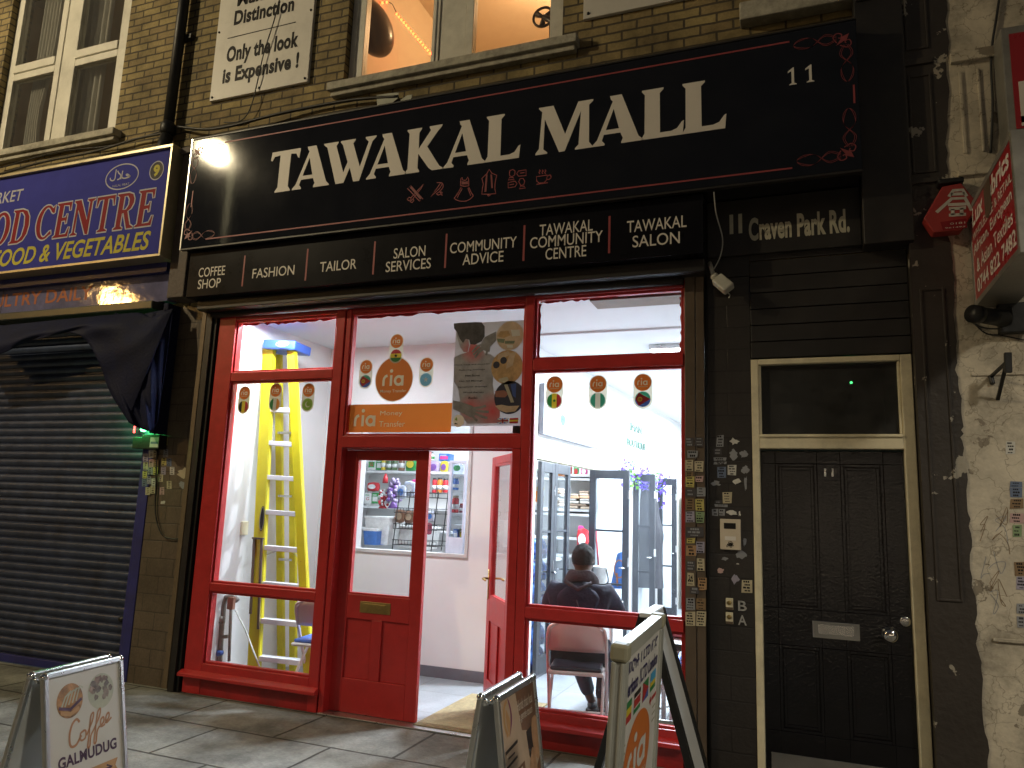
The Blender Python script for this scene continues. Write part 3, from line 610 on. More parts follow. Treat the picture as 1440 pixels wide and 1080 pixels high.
def flag(b, kind, cx, cz, r, y):
    v = lambda cols: [b.disc(cx, cz, r, y, FC[c], 16, x0=-1+2*i/len(cols), x1=-1+2*(i+1)/len(cols)) for i, c in enumerate(cols)]
    h = lambda cols: b.hdisc(cx, cz, r, y, [(FC[c], 1-2*(i+1)/len(cols), 1-2*i/len(cols)) for i, c in enumerate(cols)])
    if kind == 'belgium': v(['black', 'yellow', 'redf'])
    elif kind == 'bands': v(['green', 'white', 'orangef'])
    elif kind == 'nigeria': v(['teal', 'white', 'teal'])
    elif kind == 'senegal': v(['green', 'yellow', 'redf']); star(b, cx, cz, r*.28, y-.0004, FC['green'])
    elif kind == 'ghana': h(['redf', 'yellow', 'green']); star(b, cx, cz, r*.36, y-.0004, FC['black'])
    elif kind == 'somalia': b.disc(cx, cz, r, y, FC['sky']); star(b, cx, cz, r*.45, y-.0004, FC['white'])
    elif kind == 'pakistan':
        b.disc(cx, cz, r, y, FC['lime']); b.disc(cx+.05*r, cz, r*.5, y-.0004, FC['white']); b.disc(cx+.2*r, cz+.1*r, r*.42, y-.0008, FC['lime'])
    else:
        b.hdisc(cx, cz, r, y, [(FC['bluef'], -1, 0), (FC['teal'], 0, 1)]); b.poly([(cx-r*.98, cz+.1*r), (cx-.5*r, cz+.84*r), (cx+r*.98, cz), (cx-.5*r, cz-.84*r)], y-.0004, FC['redf']); b.ring(cx-.35*r, cz, r*.25, r*.1, y-.0008, FC['yellow'], 16); b.ribbon([(cx-.35*r, cz-.2*r), (cx-.35*r, cz+.2*r)], r*.08, y-.0008, FC['yellow'])
def pill(parent, px, py, fx, fy, kind, label, r=.058, Y=.028):
    a = at(px, py, Y); c = at(fx, fy, Y); cx, cz = a.x, a.z; fz = cz-.118
    b = MB(); R = r*1.12
    b.poly(arc(cx, cz, R, 0, 180, 16)+arc(cx, fz, R, 180, 360, 16), Y, vcream)
    b.disc(cx, cz, r, Y-.0005, vorange); word_mark(b, cx-.66*r, cz-.30*r, .58*r, Y-.001, vwhite); b.quad(cx-.55*r, cx+.55*r, cz-.52*r, cz-.44*r, Y-.001, vcream)
    flag(b, kind, cx, fz, r*.92, Y-.0005)
    o = b.build('window_sticker', parent); o['label'] = label

# ------------------------------------------------------------------ red shopfront
F = thing('shopfront', 'red painted timber shopfront with tall windows, stickers and two half glazed doors', 'shopfront', (-2.8, 0, 0))
fy0, fy1 = -.03, .07
def bar(name, x0, x1, z0, z1, m=red, y0=fy0, y1=fy1, bev=.006):
    b = MB(); b.box(x0, x1, y0, y1, z0, z1, m); return b.build(name, F, bevel=bev)
bar('post', -4.785, -4.60, 0, 3.2); bar('post', -3.555, -3.47, 0, 3.2); bar('post', -3.462, -3.415, 0, 3.2, y0=-.022)
bar('post', -1.955, -1.89, 0, 2.015, y0=-.022); bar('post', -1.885, -1.815, 0, 3.2)
bar('post', -.722, -.713, 0, 3.2, y0=-.015)
bar('top_rail', -4.60, -3.555, 3.125, 3.2, redold); bar('top_rail', -3.415, -1.885, 3.122, 3.2, redold, y0=-.02); bar('top_rail', -1.815, -.722, 3.142, 3.2, redold)
bar('transom', -4.60, -3.555, 2.583, 2.662); bar('transom', -4.60, -3.555, .818, .885)
bar('transom', -3.415, -1.885, 2.015, 2.110); bar('transom', -1.815, -.722, 2.59, 2.672); bar('transom', -1.815, -.722, .832, .910)
bar('bottom_rail', -4.60, -3.555, .16, .245); bar('bottom_rail', -1.815, -.722, .16, .232)
for x0, x1 in ((-4.80, -3.46), (-1.83, -.715)):
    b = MB(); b.prism([(-.085, .135), (-.085, .16), (-.03, .185), (-.03, .135)], x0, x1, red); b.xf(Matrix(((0, 1, 0, 0), (1, 0, 0, 0), (0, 0, 1, 0), (0, 0, 0, 1)))); b.f = [f[::-1] for f in b.f]; b.build('sill', F, bevel=.004)
    b = MB(); b.box(x0+.02, x1-.01, -.025, .06, 0, .134, redold); b.build('stall_riser', F, bevel=.004)
def beads(x0, x1, z0, z1, m=red):
    b = MB(); y0, y1 = -.012, .03; w = .018
    b.box(x0, x0+w, y0, y1, z0, z1, m); b.box(x1-w, x1, y0, y1, z0, z1, m); b.box(x0+w, x1-w, y0+.001, y1, z0, z0+w, m); b.box(x0+w, x1-w, y0+.001, y1, z1-w, z1, m); b.build('glazing_bead', F, bevel=.003)
def pane(x0, x1, z0, z1):
    b = MB(); b.box(x0, x1, .032, .038, z0, z1, shopglass); b.build('pane', F)
for x0, x1, z0, z1 in ((-4.60, -3.555, .245, .818), (-4.60, -3.555, .885, 2.583), (-4.60, -3.555, 2.662, 3.125), (-3.415, -1.885, 2.11, 3.122), (-1.815, -.722, .232, .832), (-1.815, -.722, .91, 2.59), (-1.815, -.722, 2.672, 3.142)):
    pane(x0, x1, z0, z1); beads(x0, x1, z0, z1)
# smeared paint on the glass edges
random.seed(3)
def smear(x0, x1, z, d, y=.030):
    b = MB(); n = 26; pts = [(x0, z)]+[(x0+(x1-x0)*i/n, z-d*random.uniform(.15, 1)) for i in range(n+1)]+[(x1, z)]; b.poly(pts, y, redold); b.build('paint_smear', F)
smear(-4.58, -3.57, 3.108, .028); smear(-3.39, -1.9, 3.105, .026); smear(-1.79, -1.2, 3.125, .018)
n = 14; b = MB(); b.poly([(-.738, 2.69)]+[(-.738-.022*random.uniform(.2, 1), 2.69+.40*i/n) for i in range(n+1)]+[(-.738, 3.09)], .030, redold); b.build('paint_smear', F); b = MB()
b.poly([(-1.80, 2.69)]+[(-1.797+.022*random.uniform(.2, 1), 2.69+.42*i/n) for i in range(n+1)]+[(-1.80, 3.11)], .030, redold)
b.build('paint_smear', F)
for px, py, fx, fy, k, lb in ((344, 553, 343, 572, 'belgium', 'pill sticker with black yellow red flag in the left window'), (388, 549, 387, 568, 'bands', 'pill sticker with green white orange flag in the left window'), (434, 549, 433, 569, 'pakistan', 'pill sticker with green crescent flag'),
        (558, 480, 557, 502, 'ghana', 'pill sticker with red yellow green star flag'), (515, 516, 513, 538, 'eritrea', 'pill sticker with red triangle flag over the doors'), (600, 513, 599, 535, 'somalia', 'pill sticker with white star on sky blue'),
        (780, 541, 779, 562, 'senegal', 'pill sticker with vertical green yellow red flag'), (841, 540, 840, 563, 'nigeria', 'pill sticker with green white green flag'), (904, 538, 905, 560, 'eritrea', 'pill sticker with red triangle flag in the right window')):
    pill(F, px, py, fx, fy, k, lb, r=.056 if px < 620 else .060)
Y = .0285; c = at(554, 533, Y); b = MB(); r = .168
b.disc(c.x, c.z, r*1.04, Y+.001, vcream, 48, r*1.1); b.disc(c.x, c.z, r, Y, vorange, 48, r*1.06); word_mark(b, c.x-.105, c.z-.055, .092, Y-.0005, vwhite)
b.text('Money Transfer', c.x-.118, c.x+.118, c.z-.115, c.z-.085, Y-.0005, vwhite, .004)
b.build('window_sticker', F)['label'] = 'large round orange sticker over the doors'
x0, x1, z0, z1 = rect(484, 568, 635, 608, .028); b = MB(); b.quad(x0, x1, z0, z1, .028, vorange)
word_mark(b, x0+.095, z0+.05, .095, .0275, vwhite, .25); b.text('Money', x0+.335, x0+.335+.20, z0+.125, z0+.172, .0275, vwhite); b.text('Transfer', x0+.33, x0+.33+.235, z0+.045, z0+.09, .0275, vwhite)
b.build('banner', F)['label'] = 'orange window banner with white lettering'
# massage poster on the glass
def dotred(name, base, spots):
    m = mat(name, base, .5, 0, .25, 14, trans=.10); n, l = m.node_tree.nodes, m.node_tree.links; bs = n['Principled BSDF']
    src = bs.inputs['Base Color'].links[0].from_socket; tc = n.new('ShaderNodeTexCoord')
    for (x, z, r) in spots:
        d = n.new('ShaderNodeVectorMath'); d.operation = 'DISTANCE'; d.inputs[1].default_value = (x, .026, z); l.new(tc.outputs['Object'], d.inputs[0])
        mr = n.new('ShaderNodeMapRange'); mr.inputs['From Min'].default_value = 0; mr.inputs['From Max'].default_value = r; mr.inputs['To Min'].default_value = .95; mr.inputs['To Max'].default_value = 0; l.new(d.outputs['Value'], mr.inputs['Value'])
        mx = n.new('ShaderNodeMixRGB'); mx.inputs[2].default_value = (.62, .05, .06, 1); l.new(mr.outputs[0], mx.inputs[0]); l.new(src, mx.inputs[1]); src = mx.outputs[0]
    l.new(src, bs.inputs['Base Color'])
    for t in [x for x in n if x.type == 'BSDF_TRANSLUCENT']: l.new(src, t.inputs[0])
    return m
Y = .026; f = crop(630, 440, 6.35, Y)
def off(p): q = f(*p); return (q[0]+2.8, q[1])
s1, s2, s3 = off((225, 330)), off((200, 850)), off((400, 880))
pbg = mat('poster grey', (.50, .48, .52), .5, 0, .12, 3, trans=.10); phair = mat('poster dark hair', (.055, .05, .06), .5, 0, .5, 18, trans=.2)
pskin = dotred('poster grey skin', (.34, .33, .36), [(s1[0], s1[1], .12), (s2[0], s2[1], .11), (s3[0], s3[1], .16)])
phand = mat('poster hand', (.24, .23, .24), .5, 0, .3, 16, trans=.10); pdark = mat('poster navy', (.03, .03, .06), .5, 0, .3, 9, trans=.2)
ptan = mat('poster tan', (.50, .31, .14), .5, 0, .4, 12, trans=.10); ptan2 = mat('poster pale skin', (.56, .42, .30), .5, 0, .2, 16, trans=.10); pgrn = mat('poster green', (.16, .20, .13), .5, 0, .4, 14, trans=.10)
x0, x1, z0, z1 = rect(638, 453, 738, 599, Y)
b = MB(); P = lambda L: [f(*p) for p in L]; b.quad(x0, x1, z0, z1, Y, pbg)
y = Y-.0004; b.poly(P([(52, 400), (110, 370), (180, 350), (200, 270), (280, 290), (330, 360), (380, 370), (420, 400), (410, 500), (400, 640), (420, 760), (462, 850), (465, 920), (440, 985), (175, 990), (110, 910), (105, 780), (95, 690), (52, 610)]), y, pskin)
b.poly(P([(75, 180), (90, 250), (110, 310), (140, 350), (175, 352), (190, 290), (180, 230), (130, 190)]), y-.0004, pskin)
b.poly(P([(52, 95), (120, 88), (250, 82), (300, 84), (328, 120), (328, 210), (300, 255), (240, 285), (200, 280), (190, 240), (160, 232), (135, 270), (105, 230), (80, 170), (55, 140)]), y-.0008, phair)
b.poly(P([(150, 240), (178, 238), (186, 275), (170, 300), (150, 280)]), y-.0012, pskin)
b.poly(P([(330, 215), (430, 165), (430, 250), (380, 300), (372, 350), (330, 340), (290, 310), (300, 260)]), y-.0012, phand)
for L in ([(310, 280), (260, 300), (215, 350)], [(310, 300), (270, 330), (225, 375)], [(320, 320), (280, 350), (240, 400)], [(350, 330), (345, 360), (340, 378)]): b.ribbon(P(L), .018, y-.0014, phand)
b.poly(P([(46, 780), (130, 800), (220, 830), (250, 870), (240, 920), (200, 935), (140, 900), (46, 860)]), y-.0012, phand)
for L in ([(230, 850), (290, 845), (340, 830)], [(240, 870), (300, 880), (365, 885)], [(235, 895), (290, 920), (352, 940)], [(215, 915), (240, 945), (262, 965)]): b.ribbon(P(L), .019, y-.0014, phand)
def medal(cx, cy, r, m): c = f(cx, cy); e = f(cx+r, cy); b.disc(c[0], c[1], abs(e[0]-c[0]), y-.0016, m, 36, abs(e[0]-c[0])*1.02); return c
medal(553, 205, 122, ptan2); b.poly(P([(440, 210), (470, 165), (540, 160), (560, 200), (500, 225)]), y-.002, ptan); b.poly(P([(437, 230), (510, 235), (500, 270), (450, 262)]), y-.002, pgrn); b.poly(P([(508, 250), (600, 250), (590, 275), (510, 275)]), y-.0022, pgrn); b.poly(P([(560, 150), (640, 150), (645, 205), (575, 210)]), y-.002, FC['white']); b.poly(P([(525, 285), (580, 285), (580, 312), (530, 312)]), y-.0022, FC['white'])
medal(527, 485, 142, ptan); b.poly(P([(450, 370), (540, 340), (560, 370), (500, 405), (440, 420)]), y-.002, ptan2); b.poly(P([(555, 360), (610, 345), (590, 420), (580, 470), (520, 500), (525, 450)]), y-.002, ptan2)
for q, w in (((433, 465), 22), ((497, 425), 22)): c = f(*q); b.disc(c[0], c[1], .027, y-.0024, pdark, 20)
b.poly(P([(450, 590), (530, 570), (545, 600), (500, 628), (460, 615)]), y-.002, vcream)
medal(550, 755, 138, pdark); b.poly(P([(420, 830), (480, 820), (540, 832), (640, 828), (600, 880), (520, 890), (460, 870)]), y-.002, ptan2); b.poly(P([(420, 700), (500, 690), (545, 720), (510, 755), (425, 752)]), y-.002, mat('poster brown hand', (.30, .12, .09), .5, 0, .3, 14, trans=.10))
b.ribbon(P([(510, 640), (570, 800)]), .014, y-.0024, vcream); b.ribbon(P([(525, 640), (585, 800)]), .012, y-.0024, vcream); b.poly(P([(560, 640), (610, 630), (605, 760), (580, 740)]), y-.0022, FC['bluef'])
for k, (tx, a, c_, zz) in enumerate((('Head, neck and shoulder', 60, 378, 462), ('Relaxing massage', 100, 332, 510), ('Hot Stone', 155, 285, 560), ('Hot Oil Massage', 102, 310, 610), ('Lymphatic drainage', 95, 352, 662), ('Wood therapy', 135, 322, 712), ('Reiki', 185, 262, 760))):
    p, q = f(a, zz+10), f(c_, zz-12); b.text(tx, p[0], q[0], p[1], q[1], y-.0028, ink, .004)
c = medal(95, 965, 50, vwhite); b.poly(P([(60, 955), (80, 930), (85, 965)]), y-.0024, FC['lime']); b.poly(P([(50, 995), (70, 982), (92, 995)]), y-.0024, ink)
b.poly(P([(442, 943), (540, 938), (538, 985), (442, 990)]), y-.002, FC['bluef']); b.ribbon(P([(442, 966), (540, 962)]), .018, y-.0026, FC['white']); b.ribbon(P([(490, 942), (490, 988)]), .018, y-.0026, FC['white']); b.ribbon(P([(442, 966), (540, 962)]), .010, y-.003, FC['redf']); b.ribbon(P([(490, 942), (490, 988)]), .010, y-.003, FC['redf'])
b.ribbon(P([(445, 945), (537, 985)]), .008, y-.0022, FC['white']); b.ribbon(P([(445, 988), (537, 940)]), .008, y-.0022, FC['white'])
b.poly(P([(550, 943), (630, 940), (625, 983), (548, 985)]), y-.002, FC['yellow']); b.ribbon(P([(552, 948), (629, 945)]), .014, y-.0024, FC['redf']); b.ribbon(P([(549, 980), (626, 977)]), .014, y-.0024, FC['redf'])
o = b.build('poster', F); o['label'] = 'grey poster of a bare back with three round pictures'
# fixed door leaf
D = sub('door', F, 'closed half glazed red door leaf with brass letter plate')
Yd = .055; x0, x1 = at(487, 800, Yd).x+.01, at(593, 800, Yd).x; x0, x1 = -3.425, -2.672
gx0, gx1, gz0, gz1 = -3.315, -2.766, .882, 1.936
def door_leaf(par, x0, x1, gx0, gx1, gz0, gz1, y0, y1, zt, m, xf=None, min_=None):
    mi = min_ or m
    b = MB(); pw = (x1-x0)
    b.box(x0, gx0, y0, y1, .012, zt, m); b.box(gx1, x1, y0, y1, .012, zt, m); b.box(gx0, gx1, y0, y1, gz1, zt, m); b.box(gx0, gx1, y0, y1, .70, gz0, m); b.box(gx0, gx1, y0, y1, .012, .26, m)
    xm = (gx0+gx1)/2; b.box(xm-.045, xm+.045, y0, y1, .26, .70, m); b.box(gx0, xm-.045, y0+.014, y1-.014, .26, .70, m); b.box(xm+.045, gx1, y0+.014, y1-.014, .26, .70, m)
    if xf: b.xf(xf)
    b.build('panel', par, bevel=.004)
    b = MB(); b.box(gx0, gx1, (y0+y1)/2-.003, (y0+y1)/2+.003, gz0, gz1, shopglass)
    if xf: b.xf(xf)
    b.build('pane', par)
    b = MB()
    for a0, a1, c0, c1 in ((gx0, gx0+.014, gz0, gz1), (gx1-.014, gx1, gz0, gz1), (gx0+.014, gx1-.014, gz0, gz0+.014), (gx0+.014, gx1-.014, gz1-.014, gz1)): b.box(a0, a1, y0+.004, y1-.004, c0, c1, red)
    if xf: b.xf(xf)
    b.build('glazing_bead', par)
door_leaf(D, x0, x1, gx0, gx1, gz0, gz1, Yd, Yd+.045, 2.0, redfac)
a0, a1, c0, c1 = rect(506, 847, 549, 863, Yd-.004); b = MB(); b.box(a0, a1, Yd-.006, Yd-.0005, c0, c1, brass); b.box(a0+.03, a1-.03, Yd-.009, Yd-.006, c0+.015, c1-.015, brass); b.build('letter_plate', D, bevel=.002)
b = MB(); b.box(-3.44, -1.94, -.05, .16, .0, .011, alu); b.build('threshold', F, bevel=.003)
b = MB(); b.box(-3.44, -1.95, .05, .10, 2.003, 2.014, red); b.build('head_stop', F)
# open door leaf, hinged on the right, swung into the shop
D = sub('door', F, 'half glazed red door leaf standing open into the shop')
ang = math.atan2(.56, -.40); X = Matrix.Translation((-1.965, .10, 0)) @ Matrix.Rotation(ang, 4, 'Z')
door_leaf(D, 0.0, .70, .10, .60, .885, 1.93, -.022, .022, 1.995, redfac, X)
b = MB()
for s in (-1, 1):
    b.box(.64, .67, s*.0225, s*.028, .86, 1.09, brass); b.tube([(.655, s*.027, 1.02), (.655, s*.07, 1.02), (.63, s*.078, 1.02), (.55, s*.075, 1.015)], .009, brass, 8)
b.xf(X); b.build('handle', D, True)

# ------------------------------------------------------------------ stickers pasted on walls
PAP = [mat('sticker '+n, c, .6, 0, .15, 20) for n, c in dict(tan=(.48, .42, .28), yellow=(.50, .43, .13), grey=(.26, .27, .29), white=(.58, .57, .52), orange=(.40, .24, .12), lavender=(.32, .30, .38), green=(.22, .31, .16), dark=(.06, .055, .06), brown=(.22, .14, .07), pink=(.48, .32, .30), blue=(.13, .17, .26)).items()]
PN = ['tan', 'yellow', 'grey', 'white', 'orange', 'lavender', 'green', 'dark', 'brown', 'pink', 'blue']
def stick(parent, f, x0, y0, x1, y1, col, Y, torn=False, big=None):
    a, c, d, e = f(x0, y0, Y), f(x1, y0, Y), f(x1, y1, Y), f(x0, y1, Y); b = MB(); m = PAP[PN.index(col)]
    if torn:
        n = 14; cx, cz = (a[0]+d[0])/2, (a[1]+d[1])/2; w, h = abs(d[0]-a[0])/2, abs(a[1]-d[1])/2
        b.poly([(cx+w*random.uniform(.45, 1.1)*math.cos(i*2*math.pi/n), cz+h*random.uniform(.45, 1.1)*math.sin(i*2*math.pi/n)) for i in range(n)], Y-.001, m)
    else:
        j = lambda p: (p[0]+random.uniform(-.003, .003), p[1]+random.uniform(-.003, .003))
        pts = [j(a), j(c), j(d), j(e)]; b.poly(pts, Y-.001, m)
        x0, x1, z1, z0 = max(a[0], e[0]), min(c[0], d[0]), min(a[1], c[1]), max(d[1], e[1]); im = ink if col != 'dark' else PAP[2]
        if big: b.text(big, x0+.2*(x1-x0), x1-.2*(x1-x0), z0+.45*(z1-z0), z1-.15*(z1-z0), Y-.0016, im, .02)
        rows = max(2, int((z1-z0)/.016))
        for k in range(rows):
            if big and k > rows*.4: continue
            z = z0+(z1-z0)*(k+.5)/rows; h = (z1-z0)/rows*random.choice((.3, .45, .6)); q0 = x0+(x1-x0)*random.uniform(.08, .3); q1 = x1-(x1-x0)*random.uniform(.08, .35); n = random.randint(2, 4)
            for i in range(n): b.quad(q0+(q1-q0)*i/n, q0+(q1-q0)*(i+.8)/n, z-h/2, z+h/2, Y-.0014, im)
    b.build('sticker', parent)

# ------------------------------------------------------------------ right side: column, tiled panel, street door
T = thing('column', 'brown painted column right of the red shopfront covered in small stickers', 'column', (-.64, -.03, 0))
browncol = mat('brown column paint', (.105, .075, .05), .45, 0, .2, 6, .15, 25, grime=.25)
b = MB(); b.box(-.711, -.642, -.045, .10, 0, 3.302, browncol); b.box(-.638, -.582, -.040, .10, 0, 3.302, browncol); b.build('shaft', T, bevel=.004)
b = MB(); b.cyl((-.571, -.02, 0), (-.571, -.02, 3.25), .011, iron); b.build('conduit', T, True)
g = crop(940, 580, 3.375); random.seed(11)
def gf(x, y, Y): return g(x, y, Y)
for s in ((82, 120, 118, 160, 'dark'), (125, 118, 166, 160, 'dark'), (90, 180, 138, 214, 'grey'), (82, 225, 115, 278, 'tan'), (125, 232, 165, 282, 'tan'), (82, 283, 118, 303, 'brown'), (82, 305, 122, 355, 'yellow'), (128, 303, 165, 330, 'pink'), (80, 362, 130, 398, 'dark'), (133, 355, 175, 398, 'grey'), (83, 410, 122, 460, 'brown'), (128, 412, 170, 465, 'yellow'), (82, 470, 123, 522, 'lavender'), (130, 473, 170, 522, 'green'), (85, 545, 165, 592, 'dark'), (85, 597, 125, 620, 'yellow'), (130, 615, 172, 668, 'lavender'), (85, 630, 130, 680, 'orange'), (85, 705, 128, 750, 'dark'), (135, 692, 170, 752, 'tan'), (140, 783, 182, 842, 'orange'), (100, 828, 145, 862, 'dark'), (83, 880, 125, 935, 'grey'), (132, 882, 176, 938, 'brown'), (82, 945, 126, 1012, 'tan'), (132, 945, 178, 1015, 'tan')):
    stick(T, gf, *s, -.047)
stick(T, gf, 88, 762, 122, 822, 'tan', -.047, big='24')
T = thing('tiled_wall', 'black tiled wall strip with torn stickers between the column and the street door', 'wall panel', (-.43, .03, 0))
b = MB(); b.box(-.578, -.285, .0, .12, 0, 3.195, tileblack); b.build('tiles', T)
b = MB(); b.box(-.578, -.283, -.012, .12, 3.197, 3.42, blk2); b.build('head_board', T)
for s in ((228, 108, 262, 162, 'grey'), (215, 172, 252, 200, 'dark'), (215, 215, 275, 230, 'grey'), (215, 233, 275, 247, 'grey'), (232, 258, 275, 310, 'blue'), (282, 250, 322, 298, 'white'), (258, 378, 300, 430, 'tan'), (220, 418, 255, 430, 'dark'), (208, 458, 236, 490, 'grey'), (238, 458, 268, 490, 'grey'), (348, 795, 398, 855, 'tan'), (220, 436, 280, 448, 'grey')): stick(T, gf, *s, -.002)
for s in ((282, 120, 340, 155, 'white'), (285, 172, 330, 228, 'grey'), (336, 178, 380, 218, 'grey'), (342, 245, 386, 298, 'grey'), (197, 320, 252, 352, 'grey'), (298, 310, 345, 345, 'white'), (358, 290, 376, 382, 'grey'), (275, 460, 330, 494, 'white'), (308, 650, 376, 698, 'grey'), (247, 682, 285, 705, 'grey'), (226, 733, 268, 765, 'pink'), (350, 590, 372, 640, 'grey'), (320, 715, 338, 722, 'white'), (293, 765, 338, 818, 'lavender'), (330, 462, 345, 498, 'white')): stick(T, gf, *s, -.002, torn=True)
beige = mat('beige plastic', (.60, .52, .40), .4, 0, .06, 5)
T = thing('intercom', 'beige door intercom panel with dark display on the tiled wall', 'intercom', (-.43, 0, 1.37))
x0, x1, z0, z1 = rect(1013, 730, 1042, 773); b = MB(); b.box(x0, x1, -.022, 0, z0, z1, beige); b.build('case', T, bevel=.004)
b = MB(); b.box(x0+.025, x1-.03, -.0235, -.022, z1-.062, z1-.025, ink); b.build('display', T)
b = MB(); b.quad(x0+.03, x1-.03, z0+.06, z0+.085, -.023, white_l)
for k in range(6): b.ribbon(smooth2([(x0+.04+random.uniform(0, .05), z0+.012+random.uniform(0, .04)) for _ in range(4)], 4), .003, -.0232, ink)
b.build('label_plate', T)
for zz, L in ((848, 'B'), (868, 'A')):
    T = thing('bell_push', 'small yellowed bell push beside the letter '+L, 'bell push', tuple(at(1026, zz, 0)))
    x0, x1, z0, z1 = rect(1021, zz-7, 1031, zz+9); b = MB(); b.box(x0, x1, -.018, 0, z0, z1, cream); b.box(x0, x1, -.019, -.018, z0, z0+.016, browncol); b.build('plate', T, bevel=.003)
    b = MB(); c = ((x0+x1)/2, -.018, (z0+z1)/2+.008); b.lathe([(.014, 0), (.014, .004), (.009, .005), (.009, .009), (.004, .010)], c, brass, 16, 'y'); b.build('button', T, True)
    x0, x1, z0, z1 = rect(1038, zz-3, 1050, zz+11); b = MB(); b.text(L, x0, x1, z0, z1, -.006, alu, .01); o = b.build('house_letter', thick=.006); tag(o, 'grey metal house letter '+L+' on black tiles', 'letter')
    b = None
# boards over the street door, address board, dark surround
T = thing('board_panel', 'black horizontal boards over the street door fanlight', 'wall panel', (.2, .0, 2.6))
b = MB(); zz = 2.625
while zz < 3.36:
    z1 = min(zz+.112, 3.38); b.box(-.280, .668, -.014+random.uniform(0, .002), .10, zz, z1-.006, blk2); zz = z1
b.build('board', T, bevel=.003)
T = thing('address_board', 'black board with the street address in pale letters', 'sign', (-.05, -.05, 3.335))
b = MB(); b.box(-.555, .412, -.05, -.002, 3.335, 3.73, blk2); b.build('board', T, bevel=.004)
cl = mat('cream lettering', (.46, .44, .34), .5, 0, .15, 12); b = MB(); b.text('11', -.405, -.322, 3.488, 3.628, -.0515, cl, .07); b.text('Craven Park Rd.', -.28, .345, 3.425, 3.59, -.0515, cl, .038); b.build('lettering', T)
b = MB(); b.box(.416, .70, -.16, .24, 3.30, 5.5, blk2); b.box(.425, .69, -.175, -.16, 4.98, 5.3, blk2); tag(b.build('side_boarding', bevel=.006), 'black boarding closing the gap right of the shop sign', 'boarding')
T = thing('street_door', 'black panelled street door number eleven with fanlight and cream frame', 'door', (.18, 0, 0))
b = MB(); yy0, yy1 = -.012, .10
b.box(-.284, -.238, yy0, yy1, 0, 2.615, cream); b.box(.600, .666, yy0, yy1, 0, 2.615, cream); b.box(-.238, .600, yy0, yy1, 2.578, 2.615, cream); b.box(-.238, .600, yy0, yy1, 2.025, 2.118, cream)
b.box(-.238, -.222, yy0+.012, yy1, 2.118, 2.578, cream); b.box(.584, .600, yy0+.012, yy1, 2.118, 2.578, cream); b.box(-.238, .6, yy0-.012, yy0, 2.098, 2.112, cream)
b.build('frame', T, bevel=.005)
b = MB(); b.box(-.222, .584, .03, .036, 2.118, 2.578, darkglass); b.build('fanlight', T)
yd = .035; b = MB(); LX, RX = -.236, .598
px = [(1091, 1150), (1183, 1244)]; pz = (at(1120, 652, yd).z, at(1120, 856, yd).z, at(1120, 908, yd).z, .30)
cols = [(at(a, 700, yd).x, at(c, 700, yd).x) for a, c in px]
xs = [LX, cols[0][0], cols[0][1], cols[1][0], cols[1][1], RX]; zs = [.01, pz[3], pz[2], pz[1], pz[0], 2.012]
for i in range(5):
    for j in range(5):
        hole = i in (1, 3) and j in (1, 3)
        b.box(xs[i], xs[i+1], yd+(.016 if hole else 0), yd+.045, zs[j], zs[j+1], blkdoor)
        if hole:
            a0, a1, c0, c1 = xs[i], xs[i+1], zs[j], zs[j+1]; w = .018
            for k, dy in ((0, .003), (w+.004, .011)):
                for q in ((a0+k, a0+k+w, c0+k, c1-k), (a1-k-w, a1-k, c0+k, c1-k), (a0+k+w, a1-k-w, c0+k, c0+k+w), (a0+k+w, a1-k-w, c1-k-w, c1-k)): b.box(q[0], q[1], yd+dy, yd+.03, q[2], q[3], blkdoor)
b.build('panel', T, bevel=.0025)
x0, x1, z0, z1 = rect(1143, 875, 1209, 899, yd-.004); b = MB(); b.box(x0, x1, yd-.006, yd-.0005, z0, z1, chrome); b.box(x0+.03, x1-.03, yd-.010, yd-.006, z0+.022, z1-.018, steel); b.build('letter_plate', T, bevel=.003)
c = at(1251, 892, yd); b = MB(); b.lathe([(.044, 0), (.044, .006), (.02, .012), (.018, .035), (.034, .045), (.041, .058), (.036, .072), (.018, .08)], c, chrome, 28, 'y'); b.build('knob', T, True)
c = at(1273, 874, yd); b = MB(); b.lathe([(.030, 0), (.030, .008), (.024, .012), (.010, .013)], c, steel, 24, 'y'); b.build('lock', T, True)
x0, x1, z0, z1 = rect(1159, 659, 1172, 670, yd); b = MB(); b.text('11', x0, x1, z0, z1, yd-.006, alu, .01); b.build('number', T, thick=.006)
b = MB(); b.box(-.205, .565, yd-.003, yd-.0005, .014, .172, steel); b.build('kick_plate', T, bevel=.001)
gled = mat('green led', (.1, 1, .25), .4, 0, 0, 5, emit=14); c = at(1197, 538, .6); b = MB(); b.ball(c, .009, gled, 8, 5); b.build('led', None); o = bpy.data.objects['led']; o.name = 'indicator_light'; tag(o, 'tiny green light glowing in the hall behind the fanlight', 'indicator light')
T = thing('door_hall', 'dark hall behind the fanlight', 'room', (.2, 1.0, 0))
b = MB(); b.box(-.38, -.30, .14, 2.0, 0, 3.0, plaster); b.box(.70, .78, .14, 2.0, 0, 3.0, plaster); b.box(-.38, .78, 2.0, 2.08, 0, 3.0, plaster); b.box(-.38, .78, .14, 2.08, 3.0, 3.08, plaster); b.build('wall', T)
